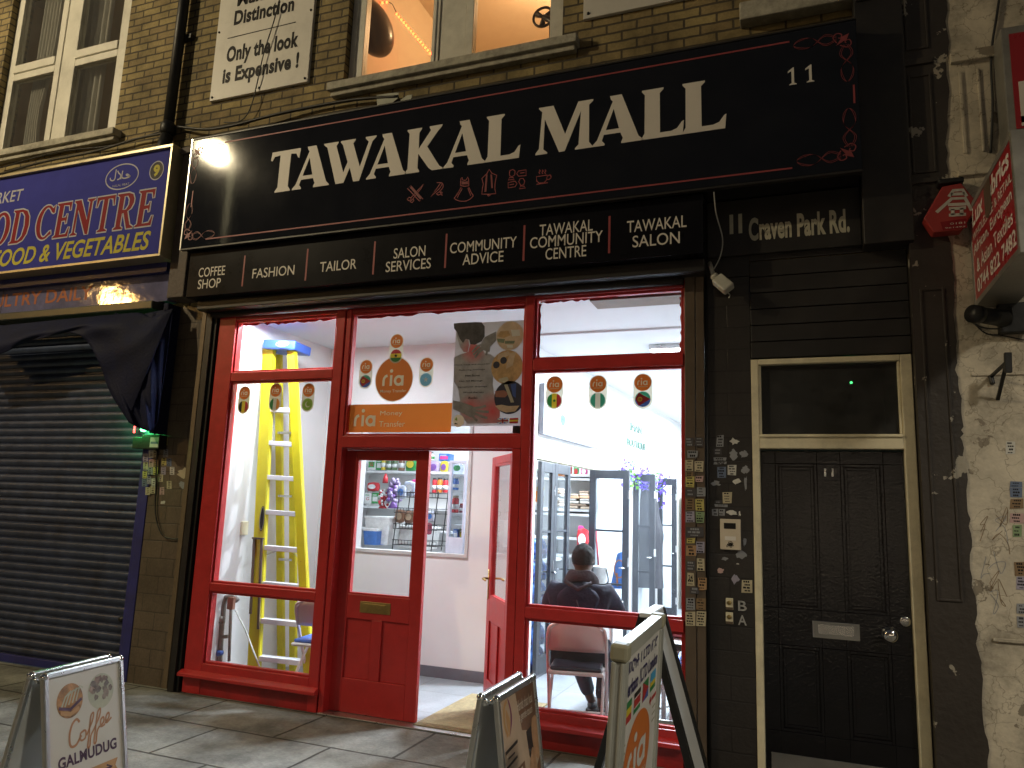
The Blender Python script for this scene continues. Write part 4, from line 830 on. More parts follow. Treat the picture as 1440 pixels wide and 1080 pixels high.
# pilasters
T = thing('pilaster', 'tall dark brown pilaster with flaking paint beside the street door', 'pilaster', (.8, -.10, 0))
bd = [(1326, -160), (1330, 0), (1333, 60), (1331, 95), (1336, 140), (1330, 190), (1333, 240), (1338, 262), (1333, 330), (1341, 380), (1340, 430), (1347, 480), (1345, 520), (1351, 560), (1354, 600), (1352, 620), (1360, 660), (1362, 720), (1365, 760), (1364, 800), (1372, 850), (1374, 905), (1380, 940), (1382, 1000), (1388, 1040), (1392, 1100), (1398, 1190)]
random.seed(5); rag = []
for i in range(len(bd)-1):
    for k in range(4):
        t = k/4; q = at(bd[i][0]+(bd[i+1][0]-bd[i][0])*t+random.uniform(-2.2, 2.2), bd[i][1]+(bd[i+1][1]-bd[i][1])*t, -.10); rag.append((q.x, max(0, q.z)))
rag = [p for p in rag if p[1] > .005]; rag.append((rag[-1][0], 0.0)); top = rag[0][1]
b = MB(); b.prism([(.672, 0), (.672, top)]+rag, -.103, -.098, brownblk); b.build('paint_face', T)
b = MB(); b.box(.672, .71, -.10, .12, 0, top, brownblk); b.build('return', T)
for z0, z1 in ((1.15, 3.0), (3.75, 4.42), (4.6, 5.2)):
    b = MB()
    for q in ((.715, .728, z0, z1), (.835, .848, z0, z1), (.728, .835, z0, z0+.013), (.728, .835, z1-.013, z1)): b.box(q[0], q[1], -.112, -.103, q[2], q[3], brownblk)
    b.build('moulding', T, bevel=.003)
for z0, z1 in ((4.49, 4.53), (3.68, 3.71)): b = MB(); b.box(.668, .86, -.122, -.103, z0, z1, brownblk); b.build('ledge', T, bevel=.003)
T = thing('rendered_pier', 'cracked old cream rendered pier at the edge of the next shop', 'pier', (1.3, -.10, 0))
b = MB(); b.box(.71, 1.60, -.096, .24, 0, 5.6, whitew); b.build('render', T)
b = MB(); b.box(1.602, 6.0, .06, .24, 0, 3.9, blk2); b.build('side_wall', T)
for q in ((.96, 1.6, -.13, 4.46, 4.53), (.96, 1.6, -.12, 3.70, 3.74), (.96, 1.6, -.105, 2.45, 2.47), (1.0, 1.02, -.108, 3.85, 4.4), (1.1, 1.115, -.108, 3.85, 4.4), (.98, 1.6, -.11, .95, .97)): b = MB(); b.box(q[0], q[1], q[2], -.096, q[3], q[4], whitew); b.build('moulding', T, bevel=.004)
def gi(x, y, Y): return crop(1260, 500, 1.86)(x, y, Y)
for s in ((288, 225, 312, 258, 'white'), (298, 330, 330, 345, 'blue'), (298, 346, 330, 370, 'blue'), (298, 375, 334, 400, 'brown'), (298, 412, 334, 438, 'pink'), (305, 444, 330, 474, 'green'), (310, 540, 340, 575, 'brown'), (314, 578, 340, 612, 'lavender'), (316, 650, 340, 676, 'grey'), (316, 682, 340, 712, 'grey')): stick(T, gi, *s, -.098)
for k in range(9):
    b = MB(); x, y = random.uniform(225, 285), random.uniform(430, 660); b.ribbon(smooth2([gi(x+random.uniform(-24, 24), y+random.uniform(-40, 40), -.0975) for _ in range(5)], 5), .003, -.0975, PAP[2] if k % 2 else PAP[8]); b.build('scribble', T)
# ------------------------------------------------------------------ neighbour's shop on the left
T = thing('shop_sign', 'blue box sign of the food shop with red and yellow lettering', 'shop sign', (-7.4, -.3, 3.71))
b = MB(); b.box(-9.6, -5.295, -.285, -.002, 3.715, 4.735, blue); b.build('panel', T)
goldal = mat('gold anodised trim', (.50, .44, .28), .35, .5, .12, 8, grime=.3)
b = MB(); b.box(-9.6, -5.27, -.315, -.002, 4.735, 4.765, goldal); b.box(-9.6, -5.27, -.315, -.002, 3.69, 3.715, goldal); b.box(-5.295, -5.27, -.315, -.002, 3.715, 4.735, goldal); b.build('frame', T, bevel=.003)
y = -.2865
SER = dict(F=[(0, 1), (.62, 1), (.62, .72), (.55, .72), (.50, .88), (.30, .90), (.30, .57), (.42, .58), (.45, .66), (.51, .66), (.51, .38), (.45, .38), (.42, .46), (.30, .46), (.30, .10), (.40, .06), (.40, 0), (0, 0), (0, .06), (.08, .10), (.08, .90), (0, .94)],
 E=[(0, 1), (.62, 1), (.62, .74), (.55, .74), (.50, .88), (.30, .90), (.30, .57), (.42, .58), (.45, .66), (.51, .66), (.51, .38), (.45, .38), (.42, .46), (.30, .46), (.30, .10), (.52, .11), (.60, .28), (.67, .28), (.64, 0), (0, 0), (0, .06), (.08, .10), (.08, .90), (0, .94)],
 N=[(0, 1), (.28, 1), (.62, .42), (.62, .90), (.53, .94), (.53, 1), (.86, 1), (.86, .94), (.76, .90), (.76, 0), (.62, 0), (.20, .70), (.20, .10), (.29, .06), (.29, 0), (0, 0), (0, .06), (.08, .10), (.08, .88), (0, .94)],
 T=[(0, 1), (.74, 1), (.76, .70), (.69, .70), (.63, .88), (.48, .90), (.48, .10), (.58, .06), (.58, 0), (.18, 0), (.18, .06), (.27, .10), (.27, .90), (.13, .88), (.07, .70), (0, .70)],
 R=[(0, 1), (.44, 1), (.62, .94), (.70, .80), (.70, .68), (.62, .54), (.50, .48), (.66, .12), (.78, .06), (.78, 0), (.52, 0), (.32, .44), (.30, .44), (.30, .10), (.38, .06), (.38, 0), (0, 0), (0, .06), (.08, .10), (.08, .90), (0, .94)],
 C=arc(.40, .5, .40, 52, 308, 20, .5)+[(.74, .14), (.70, .26), (.63, .24)]+arc(.42, .5, .20, 300, 60, 14, .40)+[(.60, .76), (.68, .72), (.76, .74), (.74, .98), (.66, .92)],
 O=arc(.42, .5, .42, 0, 360, 28, .5)[:-1], D=[(0, 1), (.40, 1), (.62, .93), (.76, .75), (.80, .5), (.76, .25), (.62, .07), (.40, 0), (0, 0), (0, .06), (.08, .10), (.08, .90), (0, .94)])
HOLE = dict(O=arc(.42, .5, .19, 0, 360, 20, .38)[:-1], D=[(.30, .90), (.40, .89), (.52, .78), (.57, .5), (.52, .22), (.40, .11), (.30, .10)], R=[(.30, .90), (.40, .89), (.48, .80), (.48, .66), (.40, .55), (.30, .54)])
b = MB(); hx, HS, x_ = .0, .365, -5.430
for ch, w_ in reversed((('F', .7), ('O', .84), ('O', .84), ('D', .80), (' ', .22), ('C', .76), ('E', .67), ('N', .86), ('T', .76), ('R', .78), ('E', .67))):
    k = HS*.885; x_ -= w_*k*1.05+.004
    if ch in SER:
        q_ = [(x_+u*k+.05*v*HS, 4.0+v*HS) for u, v in SER[ch]]; b.poly(q_, y, redl); b.ribbon(q_+[q_[0]], .014, y-.0004, palew)
        if ch in HOLE: q_ = [(x_+u*k+.05*v*HS, 4.0+v*HS) for u, v in HOLE[ch]]; b.poly(q_, y-.0003, blue); b.ribbon(q_+[q_[0]], .014, y-.0006, palew)
b.build('lettering', T)
b = MB(); b.text('MARKET', -7.86, -7.225, 4.462, 4.585, y, palew, .01, .12); b.text('FRESH FOOD & VEGETABLES', -8.18, -5.44, 3.775, 3.955, y, yell, .02, .22); b.build('lettering', T)
b = MB(); c = ((-6.12-5.668)/2, 4.535); b.ring(c[0], c[1], .205, .012, y, palew, 44, .125)
g = crop(140, 200, 11.08, -.2865)
for L in (smooth2([(262, 425), (250, 500), (238, 570), (205, 600), (170, 585), (168, 555)], 6), smooth2([(282, 445), (300, 480), (320, 500), (330, 530), (310, 570), (275, 585)], 6), smooth2([(362, 445), (350, 500), (345, 540), (325, 575)], 6), smooth2([(480, 535), (440, 500), (415, 505), (430, 520), (470, 535), (420, 555), (370, 560), (345, 540)], 6)): b.ribbon([g(*p) for p in L], .013, y, palew)
b.text('HALAL MEAT', c[0]-.105, c[0]+.105, c[1]-.095, c[1]-.072, y, palew); b.build('emblem', T)
b = MB(); c = ((-5.553-5.378)/2, 4.538); b.disc(c[0], c[1], .082, y, ink, 32, .09); b.ring(c[0], c[1], .082, .010, y-.0004, palew, 32, .09); b.text('9', c[0]-.038, c[0]+.038, c[1]-.058, c[1]+.058, y-.0006, yell, .05); b.build('number', T)
T = thing('console_bracket', 'grey brown console block between the blue sign and the black sign', 'console', (-5.16, -.2, 3.3))
conm = peelmat('old brown block paint', (.12, .095, .08, 1), (.36, .30, .20, 1), .66, 5, .7)
b = MB(); b.box(-5.262, -5.07, -.20, -.002, 3.33, 4.70, conm); b.box(-5.268, -5.066, -.23, -.002, 4.70, 4.76, conm); b.build('block', T, bevel=.008)
T = thing('metal_fascia', 'bare metal fascia with faint orange words under the blue sign', 'fascia', (-7.4, -.1, 3.3))
b = MB(); b.box(-9.6, -5.34, -.11, -.002, 3.335, 3.60, facia_m); b.build('panel', T, bevel=.004)
b = MB(); b.box(-9.6, -5.34, -.16, -.002, 3.60, 3.69, bluep); b.build('top_strip', T)
b = MB(); b.text('POULTRY DAILY', -7.98, -6.30, 3.415, 3.555, -.1115, orangel, .02); b.build('lettering', T)
b = MB(); b.box(-6.195, -6.19, -.112, -.11, 3.335, 3.60, iron); b.box(-7.56, -7.555, -.112, -.11, 3.335, 3.60, iron); b.build('joint', T)
T = thing('awning', 'torn navy canvas awning hanging down over the closed shutter', 'awning', (-7, -.2, 3.2))
b = MB(); b.box(-9.6, -5.42, -.20, -.002, 3.245, 3.325, mat('awning cassette', (.07, .075, .065), .35, .4, .2, 5, grime=.3)); b.build('cassette', T, bevel=.012)
random.seed(21)
topc = smooth2([(-60, 464, -.19), (0, 458, -.20), (60, 452, -.20), (120, 446, -.20), (165, 442, -.20), (195, 440, -.20), (215, 445, -.20), (232, 438, -.19), (243, 434, -.16)], 8)
botc = smooth2([(-60, 512, -.36), (0, 498, -.36), (30, 484, -.37), (65, 474, -.38), (100, 468, -.38), (122, 480, -.37), (140, 512, -.36), (155, 552, -.34), (180, 592, -.30)], 8)
n = len(topc)-1
def cl(u, v):
    i = min(int(u*n), n-1); t = u*n-i; A = [topc[i][k]+(topc[i+1][k]-topc[i][k])*t for k in range(3)]
    B = [botc[i][k]+(botc[i+1][k]-botc[i][k])*t for k in range(3)]
    px, py, Y = (A[k]+(B[k]-A[k])*v for k in range(3))
    fold = .030*math.sin(v*7+u*3)*v*(1-u*.5)+.008*math.sin(u*34+v*5)*v+.012*math.sin(u*13-v*3)*v
    p = at(px, py, Y-.05*math.sin(v*math.pi)+fold); return tuple(p)
b = MB(); b.grid(cl, 120, 22, navycloth); b.build('canvas', T, True, thick=.004)
top2 = [(196, 440, -.20), (212, 446, -.21), (226, 440, -.20), (238, 436, -.18), (244, 436, -.15)]; bot2 = [(181, 594, -.30), (196, 602, -.29), (208, 606, -.26), (216, 604, -.22), (222, 590, -.16)]
top2 = smooth2(top2, 6); bot2 = smooth2(bot2, 6); n2 = len(top2)-1
midL = smooth2([(162, 443, -.20), (158, 480, -.33), (170, 530, -.34), (182, 594, -.30)], 8)
def cl2(u, v):
    i = min(int(u*n2), n2-1); t = u*n2-i; A = [top2[i][k]+(top2[i+1][k]-top2[i][k])*t for k in range(3)]; B = [bot2[i][k]+(bot2[i+1][k]-bot2[i][k])*t for k in range(3)]
    px, py, Y = (A[k]+(B[k]-A[k])*v for k in range(3)); px -= 34*(1-u)*(math.sin(math.pi*v)*.55+(1-v)*1.0)
    p = at(px, py, Y-.05*math.sin(v*math.pi)+.016*math.sin(u*13+v*4)*(.3+v)+.008*math.sin(u*31-v*6)); return tuple(p)
b = MB(); b.grid(cl2, 50, 30, navycloth); b.build('canvas', T, True, thick=.004)
b = MB(); p = at(238, 432, -.12); q = at(226, 605, -.12); b.box(p.x-.03, p.x+.03, -.16, -.01, 2.12, 3.30, navycloth); b.build('arm', T, bevel=.01)
T = thing('roller_shutter', 'closed dark steel roller shutter in a blue frame', 'roller shutter', (-7.5, .05, 0))
def prof(u, v):
    z = .06+v*3.25; k = (z/.076) % 1; y = .075-.020*math.sin(k*math.pi)**.7 if k < .8 else .080
    return (-9.6+u*4.06, y+.003*math.sin(u*7+z*2), z)
b = MB(); b.grid(prof, 10, 430, shutter); b.build('slats', T)
b = MB(); b.box(-9.6, -5.55, .045, .10, 0.0, .065, bluep); b.build('bottom_bar', T, bevel=.004)
b = MB(); b.box(-5.545, -5.50, .0, .12, 0, 3.30, bluep); b.box(-5.495, -5.415, -.012, .12, 0, 3.30, bluep); b.build('frame', T, bevel=.004)
b = MB(); b.ball(at(172, 871, .03), .035, iron, 10, 8, (1.2, .8, .8)); b.build('lock', T, True)
T = thing('tiled_pier', 'brown tiled pier with scattered stickers between the shutter and the red shopfront', 'pier', (-5.18, 0, 0))
b = MB(); b.box(-5.413, -4.947, -.004, .20, 0, 3.30, tilebrown); b.build('tiles', T)
g3 = crop(0, 340, 3)
cols = ['yellow', 'tan', 'lavender', 'grey', 'pink', 'white', 'yellow', 'brown', 'tan', 'blue']; random.seed(4)
for k, (x, yy) in enumerate([(688, 826), (690, 876), (682, 912), (704, 914), (680, 950), (716, 950), (668, 980), (704, 1010), (674, 1036)]): stick(T, g3, x, yy, x+20, yy+32, cols[(k*3) % 10], -.0045)
stick(T, g3, 748, 950, 800, 1002, 'tan', -.0045, True); stick(T, g3, 752, 1006, 796, 1044, 'grey', -.0045, True); stick(T, g3, 676, 1090, 700, 1110, 'white', -.0045, True)
for k, (x, yy, w) in enumerate([(833, 842, 20), (826, 886, 24), (824, 924, 24), (822, 970, 22), (818, 1006, 22), (812, 1050, 24), (808, 1090, 20), (800, 1140, 22)]): stick(T, g3, x, yy, x+w, yy+34, cols[(k*7+1) % 10], -.0765 if False else -.0045)
x0, x1, z0, z1 = rect(261, 802, 267, 818, -.0045); b = MB(); b.quad(x0, x1, z0, z1, -.0055, PAP[3]); b.build('sticker', T)
for k, (x, yy) in enumerate([(604, 895), (628, 880), (646, 876), (604, 930), (628, 918), (650, 916), (602, 966), (624, 952), (646, 950), (600, 1000), (618, 990), (640, 1000), (614, 1036), (636, 1030)]):
    stick(bpy.data.objects['roller_shutter'], g3, x, yy, x+20, yy+32, cols[(k*3+2) % 10], -.0125)
T = thing('alarm_unit', 'small black electrical box with a lit green lamp beside the shutter', 'alarm box', tuple(at(207, 632, -.05)))
x0, x1, z0, z1 = rect(205, 612, 230, 632, -.05); b = MB(); b.box(x0, x1, -.10, -.013, z0, z1, iron); x2, x3, z2, z3 = rect(190, 615, 204, 631, -.05); b.box(x2, x3, -.08, -.013, z2, z3, iron); b.build('case', T, bevel=.004)
b = MB(); x0, x1, z0, z1 = rect(211, 615, 223, 629, -.1); b.quad(x0, x1, z0, z1, -.1008, PAP[3]); b.quad(x0+.008, x1-.008, z0+.03, z0+.05, -.1012, PAP[10]); b.build('label_plate', T)
b = MB(); c = at(202, 604, -.07); b.ball(c, .025, gled, 12, 8, (1.3, 1, .8)); b.build('lamp', T, True)
lamp('green_light', 'POINT', c+Vector((-.13, -.09, .0)), 3.6, (.06, 1, .2), .02, T)
rled = mat('red led', (1, .05, .05), .4, 0, 0, 5, emit=8); b = MB(); c = at(189, 604, -.02); b.cyl(c-Vector((0, 0, .03)), c+Vector((0, 0, .03)), .008, rled); b.build('lamp', T, True)
cable('cable', 'black cable looping down the brown tiled pier to a white switch', [at(221, 632, -.03), at(219, 690, -.02), at(219, 725, -.02), at(228, 752, -.03), at(244, 758, -.02), at(256, 756, -.02)], .006)
x0, x1, z0, z1 = rect(255, 748, 261, 768, -.01); b = MB(); b.box(x0, x1, -.03, -.004, z0, z1, cream); tag(b.build('switch_box', bevel=.004), 'little cream switch box on the brown tiled pier', 'switch')

# ------------------------------------------------------------------ right hand signs and fittings
T = thing('projecting_sign', 'red projecting box sign advertising textiles on the cream pier', 'sign', (1.08, -.6, 2.86))
PX0, PX1, PZ0, PZ1 = 1.008, 1.20, 2.862, 3.488
b = MB(); b.box(PX0+.004, PX1-.004, -1.10, -.10, PZ0+.004, PZ1-.004, whitebd); b.build('case', T)
fr = mat('grey sign trim', (.30, .29, .26), .4, .5, .2, 8, grime=.4); w = .035
b = MB()
for q in ((-1.105, -1.105+w, PZ0, PZ1), (-.10-w, -.10, PZ0, PZ1), (-1.105+w, -.10-w, PZ0, PZ0+w), (-1.105+w, -.10-w, PZ1-w, PZ1)): b.box(PX0-.006, PX1+.006, q[0], q[1], q[2], q[3], fr)
b.build('frame', T, bevel=.004)
M90 = Matrix.Translation((PX0, -.10, PZ0)) @ Matrix.Rotation(rad(-90), 4, 'Z')
b = MB(); b.box(w, 1.0-w, -.002, .003, w, PZ1-PZ0-w, redsign); b.xf(M90); b.build('face', T)
b = MB(); y = -.0035; H = PZ1-PZ0
b.text('Lux Fabrics', .07, .93, H*.755, H*.93, y, white_l, .03, .15); b.text('WHOLESALE & RETAIL', .07, .95, H*.62, H*.70, y, white_l, .005); b.text('African, European', .07, .93, H*.45, H*.585, y, white_l, .01); b.text('& Asian Textiles', .12, .92, H*.29, H*.42, y, white_l, .01); b.text('0744 822 7482', .10, .95, H*.10, H*.235, y, white_l, .02)
b.xf(M90); b.build('lettering', T)
b = MB(); b.poly([(.40, H*.66), (.40, H*.95), (.55, H*.95), (.55, H*.67), (.47, H*.61)], -.0045, browncol); b.xf(M90); b.build('patch', T)
T = thing('shop_sign', 'red and white corner of the next shop sign at the frame edge', 'shop sign', (1.6, -.3, 3.85))
p0, p1 = at(1407, 44, -.30), at(1417, 190, -.30)
b = MB(); b.box(p0.x, 2.6, -.30, -.10, p1.z-.02, p0.z+.02, fr); b.build('case', T, bevel=.005)
b = MB(); b.box(p0.x+.04, 2.6, -.304, -.300, p1.z+.03, p0.z-.03, redsign); b.build('face', T)
b = MB(); a, c = at(1432, 115, -.306), at(1440, 172, -.306); b.box(a.x, a.x+.07, -.307, -.304, c.z, a.z, white_l); b.box(a.x, 2.2, -.307, -.304, c.z-.02, c.z+.04, white_l); b.build('lettering', T)
T = thing('alarm_box', 'red six-sided burglar alarm box between the dark and cream pilasters', 'alarm box', (.87, -.2, 3.35))
hexp = [(1299, 307), (1325, 262), (1352, 257), (1377, 287), (1353, 323), (1313, 327)]; hp = [(at(x, y, -.20).x, at(x, y, -.20).z) for x, y in hexp]
redbox = mat('red plastic box', (.33, .035, .03), .4, 0, .1, 5, grime=.25)
b = MB(); b.prism(hp, -.20, -.105, redbox); b.build('case', T, bevel=.008); cm = ((at(1338, 250, -.2).x), at(1338, 256, -.2).z)
b = MB(); b.box(cm[0]-.07, cm[0]+.07, -.19, -.105, cm[1]+.0, cm[1]+.035, iron); b.build('cap', T, bevel=.01)
b = MB(); g = crop(1290, 170, 3.727, -.20); y = -.2015
b.poly([g(120, 530), g(255, 512), g(262, 560), g(135, 575)], y, redl)
whs = mat('grey-white print', (.52, .50, .45), .5, 0, .2, 20)
for L in ([(165, 398), (188, 365), (238, 362), (258, 396)], [(176, 385), (248, 382)], [(100, 480), (180, 408), (250, 405), (285, 470)], [(160, 440), (258, 436)], [(165, 462), (255, 455)], [(165, 495), (255, 490)], [(185, 462), (185, 494)], [(232, 458), (232, 492)]): b.ribbon([g(*p) for p in L], .019, y-.0004, whs)
for tx, y0, y1 in (('0181', 545, 528), ('961493', 566, 550)): p, q = g(172 if tx == '0181' else 145, y0), g(250, y1); b.text(tx, p[0], q[0], p[1], q[1], y-.0006, whs, .005)
b.build('lettering', T)
T = thing('cctv_camera', 'black bullet camera under the red projecting sign', 'camera', tuple(at(1390, 445, -.25)))
b = MB(); c0, c1 = at(1373, 442, -.32), at(1412, 448, -.18); b.cyl(c0, c1, .045, iron, .05, 20); b.cyl(c0-(c1-c0)*.15, c0+(c1-c0)*.1, .052, iron, None, 20); b.build('body', T, True)
b = MB(); b.box(c1.x-.02, c1.x+.12, -.16, -.10, c1.z-.08, c1.z+.10, iron); b.build('mount', T, bevel=.008)
cable('cable', 'loop of thin cable hanging under the bullet camera', [at(1363, 450, -.11), at(1380, 460, -.14), at(1405, 462, -.15), at(1422, 455, -.16), at(1423, 435, -.17), at(1415, 430, -.15)], .005)
cable('cable', 'thin cable trailing across the cream pier below the camera', [at(1364, 448, -.105), at(1385, 468, -.105), at(1410, 472, -.105), at(1440, 478, -.105)], .004)
cable('cable', 'black cable running up the cream pier behind the red sign', [at(1393, 215, -.105), at(1396, 150, -.11), at(1394, 80, -.11), at(1402, 20, -.11), at(1408, -20, -.11)], .008)
T = thing('iron_bracket', 'old black iron bracket sticking out of the cream pier', 'bracket', tuple(at(1400, 560, -.12)))
b = MB(); b.obox(at(1393, 530, -.10), at(1415, 510, -.30), .018, .012, iron); b.obox(at(1403, 562, -.10), at(1415, 512, -.30), .018, .012, iron); b.build('arm', T)
b = MB(); b.obox(at(1417, 496, -.30), at(1418, 524, -.30), .035, .03, iron); b.cyl(at(1393, 528, -.10), at(1396, 540, -.11), .014, iron); b.build('hook', T, bevel=.003)
T = thing('security_light', 'white security light hanging by a wire above the tiled panel', 'light', tuple(at(1018, 400, -.1)))
whp = mat('weathered white plastic', (.52, .52, .46), .45, 0, .08, 8, grime=.3)
b = MB(); p, q = at(1008, 392, -.12), at(1026, 407, -.16); b.obox(p, q, .085, .06, whp, (0, -1, .3)); b.build('body', T, bevel=.012)
b = MB(); b.ball(at(1005, 389, -.11), .028, whp, 12, 8); b.tube([at(1003, 386, -.09), at(1000, 376, -.06), at(998, 370, -.02)], .014, whp); b.build('joint', T, True)
cable('cable', 'short white tail of cable under the security light', [at(1010, 400, -.12), at(1018, 408, -.13), at(1026, 414, -.13), at(1025, 419, -.13)], .004, mat('white wire', (.6, .6, .55), .5))
flo = mat('floodlight lens', (1, .9, .6), .2)

# ------------------------------------------------------------------ pavement boards
def aframe(name, label, loc, th, w, h, spread, art, frame=alu, fw=.026, ridge=.025, backart=None):
    T = thing(name, label, 'pavement sign', (loc[0], loc[1], 0), rz=rad(th))
    L = math.hypot(h, spread-ridge); a = math.atan2(spread-ridge, h)
    for s in (0, 1):
        Rm = Matrix.Rotation(math.pi*s, 4, 'Z') @ Matrix.Translation((0, -ridge, h)) @ Matrix.Rotation(-a, 4, 'X')     # local: x across, z down the panel negative
        fp = sub('front_panel' if s == 0 else 'back_panel', T)
        b = MB(); x = w/2; y0, y1 = -.016, .006
        b.box(-x, -x+fw, y0, y1, -L, -.012, frame); b.box(x-fw, x, y0, y1, -L, -.012, frame); b.box(-x+.012, x-.012, y0, y1, -fw, 0, frame); b.box(-x+fw, x-fw, y0, y1, -L+.06, -L+.06+fw, frame)
        b.xf(Rm); b.build('frame', fp, local=True, bevel=.006, seg=3)
        for sx in (-1, 1): b = MB(); b.ball((sx*(x-.012), -.005, -.012), .016, chrome, 10, 8); b.cyl((sx*(x-.012), .0, -.012), (sx*(x-.02), ridge+.004, -.03), .007, chrome); b.xf(Rm); b.build('corner', fp, True, local=True)
        b = MB(); b.box(-x+fw, x-fw, -.006, 0, -L+.06+fw, -fw, mat('poster board backing', (.52, .53, .50), .5, 0, .1, 4)); b.xf(Rm); b.build('backing', fp, local=True)
        A = art if s == 0 else backart
        if A:
            b = MB(); A(b, -x+fw, x-fw, -L+.06+fw, -fw, -.0075); b.xf(Rm); b.build('poster', fp, local=True)
    return T
pap = mat('coffee poster paper', (.62, .58, .50), .35, 0, .04, 3); cof = mat('coffee brown print', (.42, .20, .09), .4, 0, .1, 9); plum = mat('plum print', (.07, .03, .06), .4, 0, .1, 9); rib = mat('tan ribbon print', (.48, .26, .10), .4, 0, .1, 9)
foodA = mat('pancake print', (.40, .19, .06), .4, 0, .7, 22); foodB = mat('salad print', (.22, .17, .13), .4, 0, .7, 26); foodC = mat('dessert print', (.30, .20, .15), .4, 0, .8, 20); platem = mat('plate print', (.50, .50, .36), .4, 0, .25, 12)
def art_coffee(b, x0, x1, z0, z1, y):
    W_, H_ = x1-x0, z1-z0; P = lambda u, v: (x0+u*W_, z1-v*W_)
    b.quad(x0, x1, z0, z1, y, pap)
    c = P(.28, .27); b.disc(c[0], c[1], .178*W_, y-.0005, foodA, 32)
    for k in range(5): b.ribbon([P(.16+.05*k, .33-.01*k), P(.22+.05*k, .22-.02*k), P(.30+.04*k, .17)], .007, y-.001, platem)
    b.ribbon([P(.13, .32), P(.28, .36), P(.44, .28)], .012, y-.0012, plum); b.ribbon([P(.15, .37), P(.28, .41), P(.40, .37)], .016, y-.0012, rib)
    c = P(.72, .26); b.disc(c[0], c[1], .19*W_, y-.0005, platem, 32)
    random.seed(8)
    for k in range(26):
        r, a = .14*math.sqrt(random.random()), random.uniform(0, 6.28); q = P(.72+r*math.cos(a), .225+r*math.sin(a)*.8); s = random.uniform(.010, .022); b.poly([(q[0]+s*random.uniform(.5, 1)*math.cos(t), q[1]+s*random.uniform(.5, 1)*math.sin(t)) for t in (0, 1, 2.1, 3.1, 4.2, 5.2)], y-.0008-.00001*k, foodB if k % 4 else foodC)
    S_ = lambda L, w=.010: b.ribbon([P(*p) for p in smooth2(L, 7)], w, y-.001, cof)
    S_([(.40, .52), (.36, .48), (.30, .52), (.26, .62), (.27, .73), (.34, .74), (.42, .66)]); S_([(.47, .62), (.41, .64), (.41, .71), (.47, .70), (.48, .63), (.44, .62)], .008)
    S_([(.49, .68), (.58, .55), (.60, .47), (.56, .50), (.53, .66), (.50, .80), (.53, .80), (.55, .70), (.59, .65)], .008); S_([(.59, .65), (.68, .53), (.70, .45), (.66, .48), (.62, .64), (.59, .78), (.62, .78), (.64, .68), (.68, .63)], .008)
    S_([(.68, .64), (.74, .60), (.74, .55), (.70, .57), (.70, .64), (.76, .63)], .008); S_([(.76, .62), (.82, .57), (.82, .52), (.78, .55), (.78, .62), (.86, .58)], .008)
    p, q = P(.10, .93), P(.92, .81); b.text('GALMUDUG', p[0], q[0], p[1], q[1], y-.001, plum, .035)
    b.poly([P(.08, 1.03), P(.93, 1.03), P(.89, 1.10), P(.93, 1.17), P(.08, 1.17), P(.12, 1.10)], y-.0006, rib); p, q = P(.16, 1.135), P(.57, 1.07); b.text('WE ARE OPEN', p[0], q[0], p[1], q[1], y-.001, pap, .015)
    b.ribbon([P(.61, 1.10), P(.84, 1.10)], .007, y-.001, plum); b.ribbon([P(.76, 1.065), P(.84, 1.10), P(.76, 1.135)], .007, y-.001, plum)
    for u, m in ((.27, foodC), (.72, foodA)):
        c = P(u, 1.42); b.disc(c[0], c[1], .19*W_, y-.0005, m, 32)
        for k in range(8): a = k*2.4; q = P(u+.10*math.cos(a)*(.4+.07*k), 1.42+.10*math.sin(a)*(.4+.07*k)); b.disc(q[0], q[1], .016+.003*(k % 3), y-.0009-.00002*k, (plum, platem, foodB, rib)[k % 4], 14)
aframe('pavement_sign', 'small aluminium pavement sign advertising coffee in front of the shutter', (-2.895, -2.64), 97, .43, .86, .20, art_coffee)
bpo = mat('massage poster beige', (.50, .36, .25), .4, 0, .25, 4); bp2 = mat('massage poster brown', (.20, .10, .055), .4, 0, .5, 5); bsk = mat('massage skin print', (.48, .27, .15), .4, 0, .3, 14); bhair = mat('print dark hair', (.03, .022, .02), .4, 0, .4, 14); bpur = mat('print purple', (.20, .03, .10), .4, 0, .2, 9); bwht = mat('print cream', (.62, .52, .40), .4, 0, .1, 9)
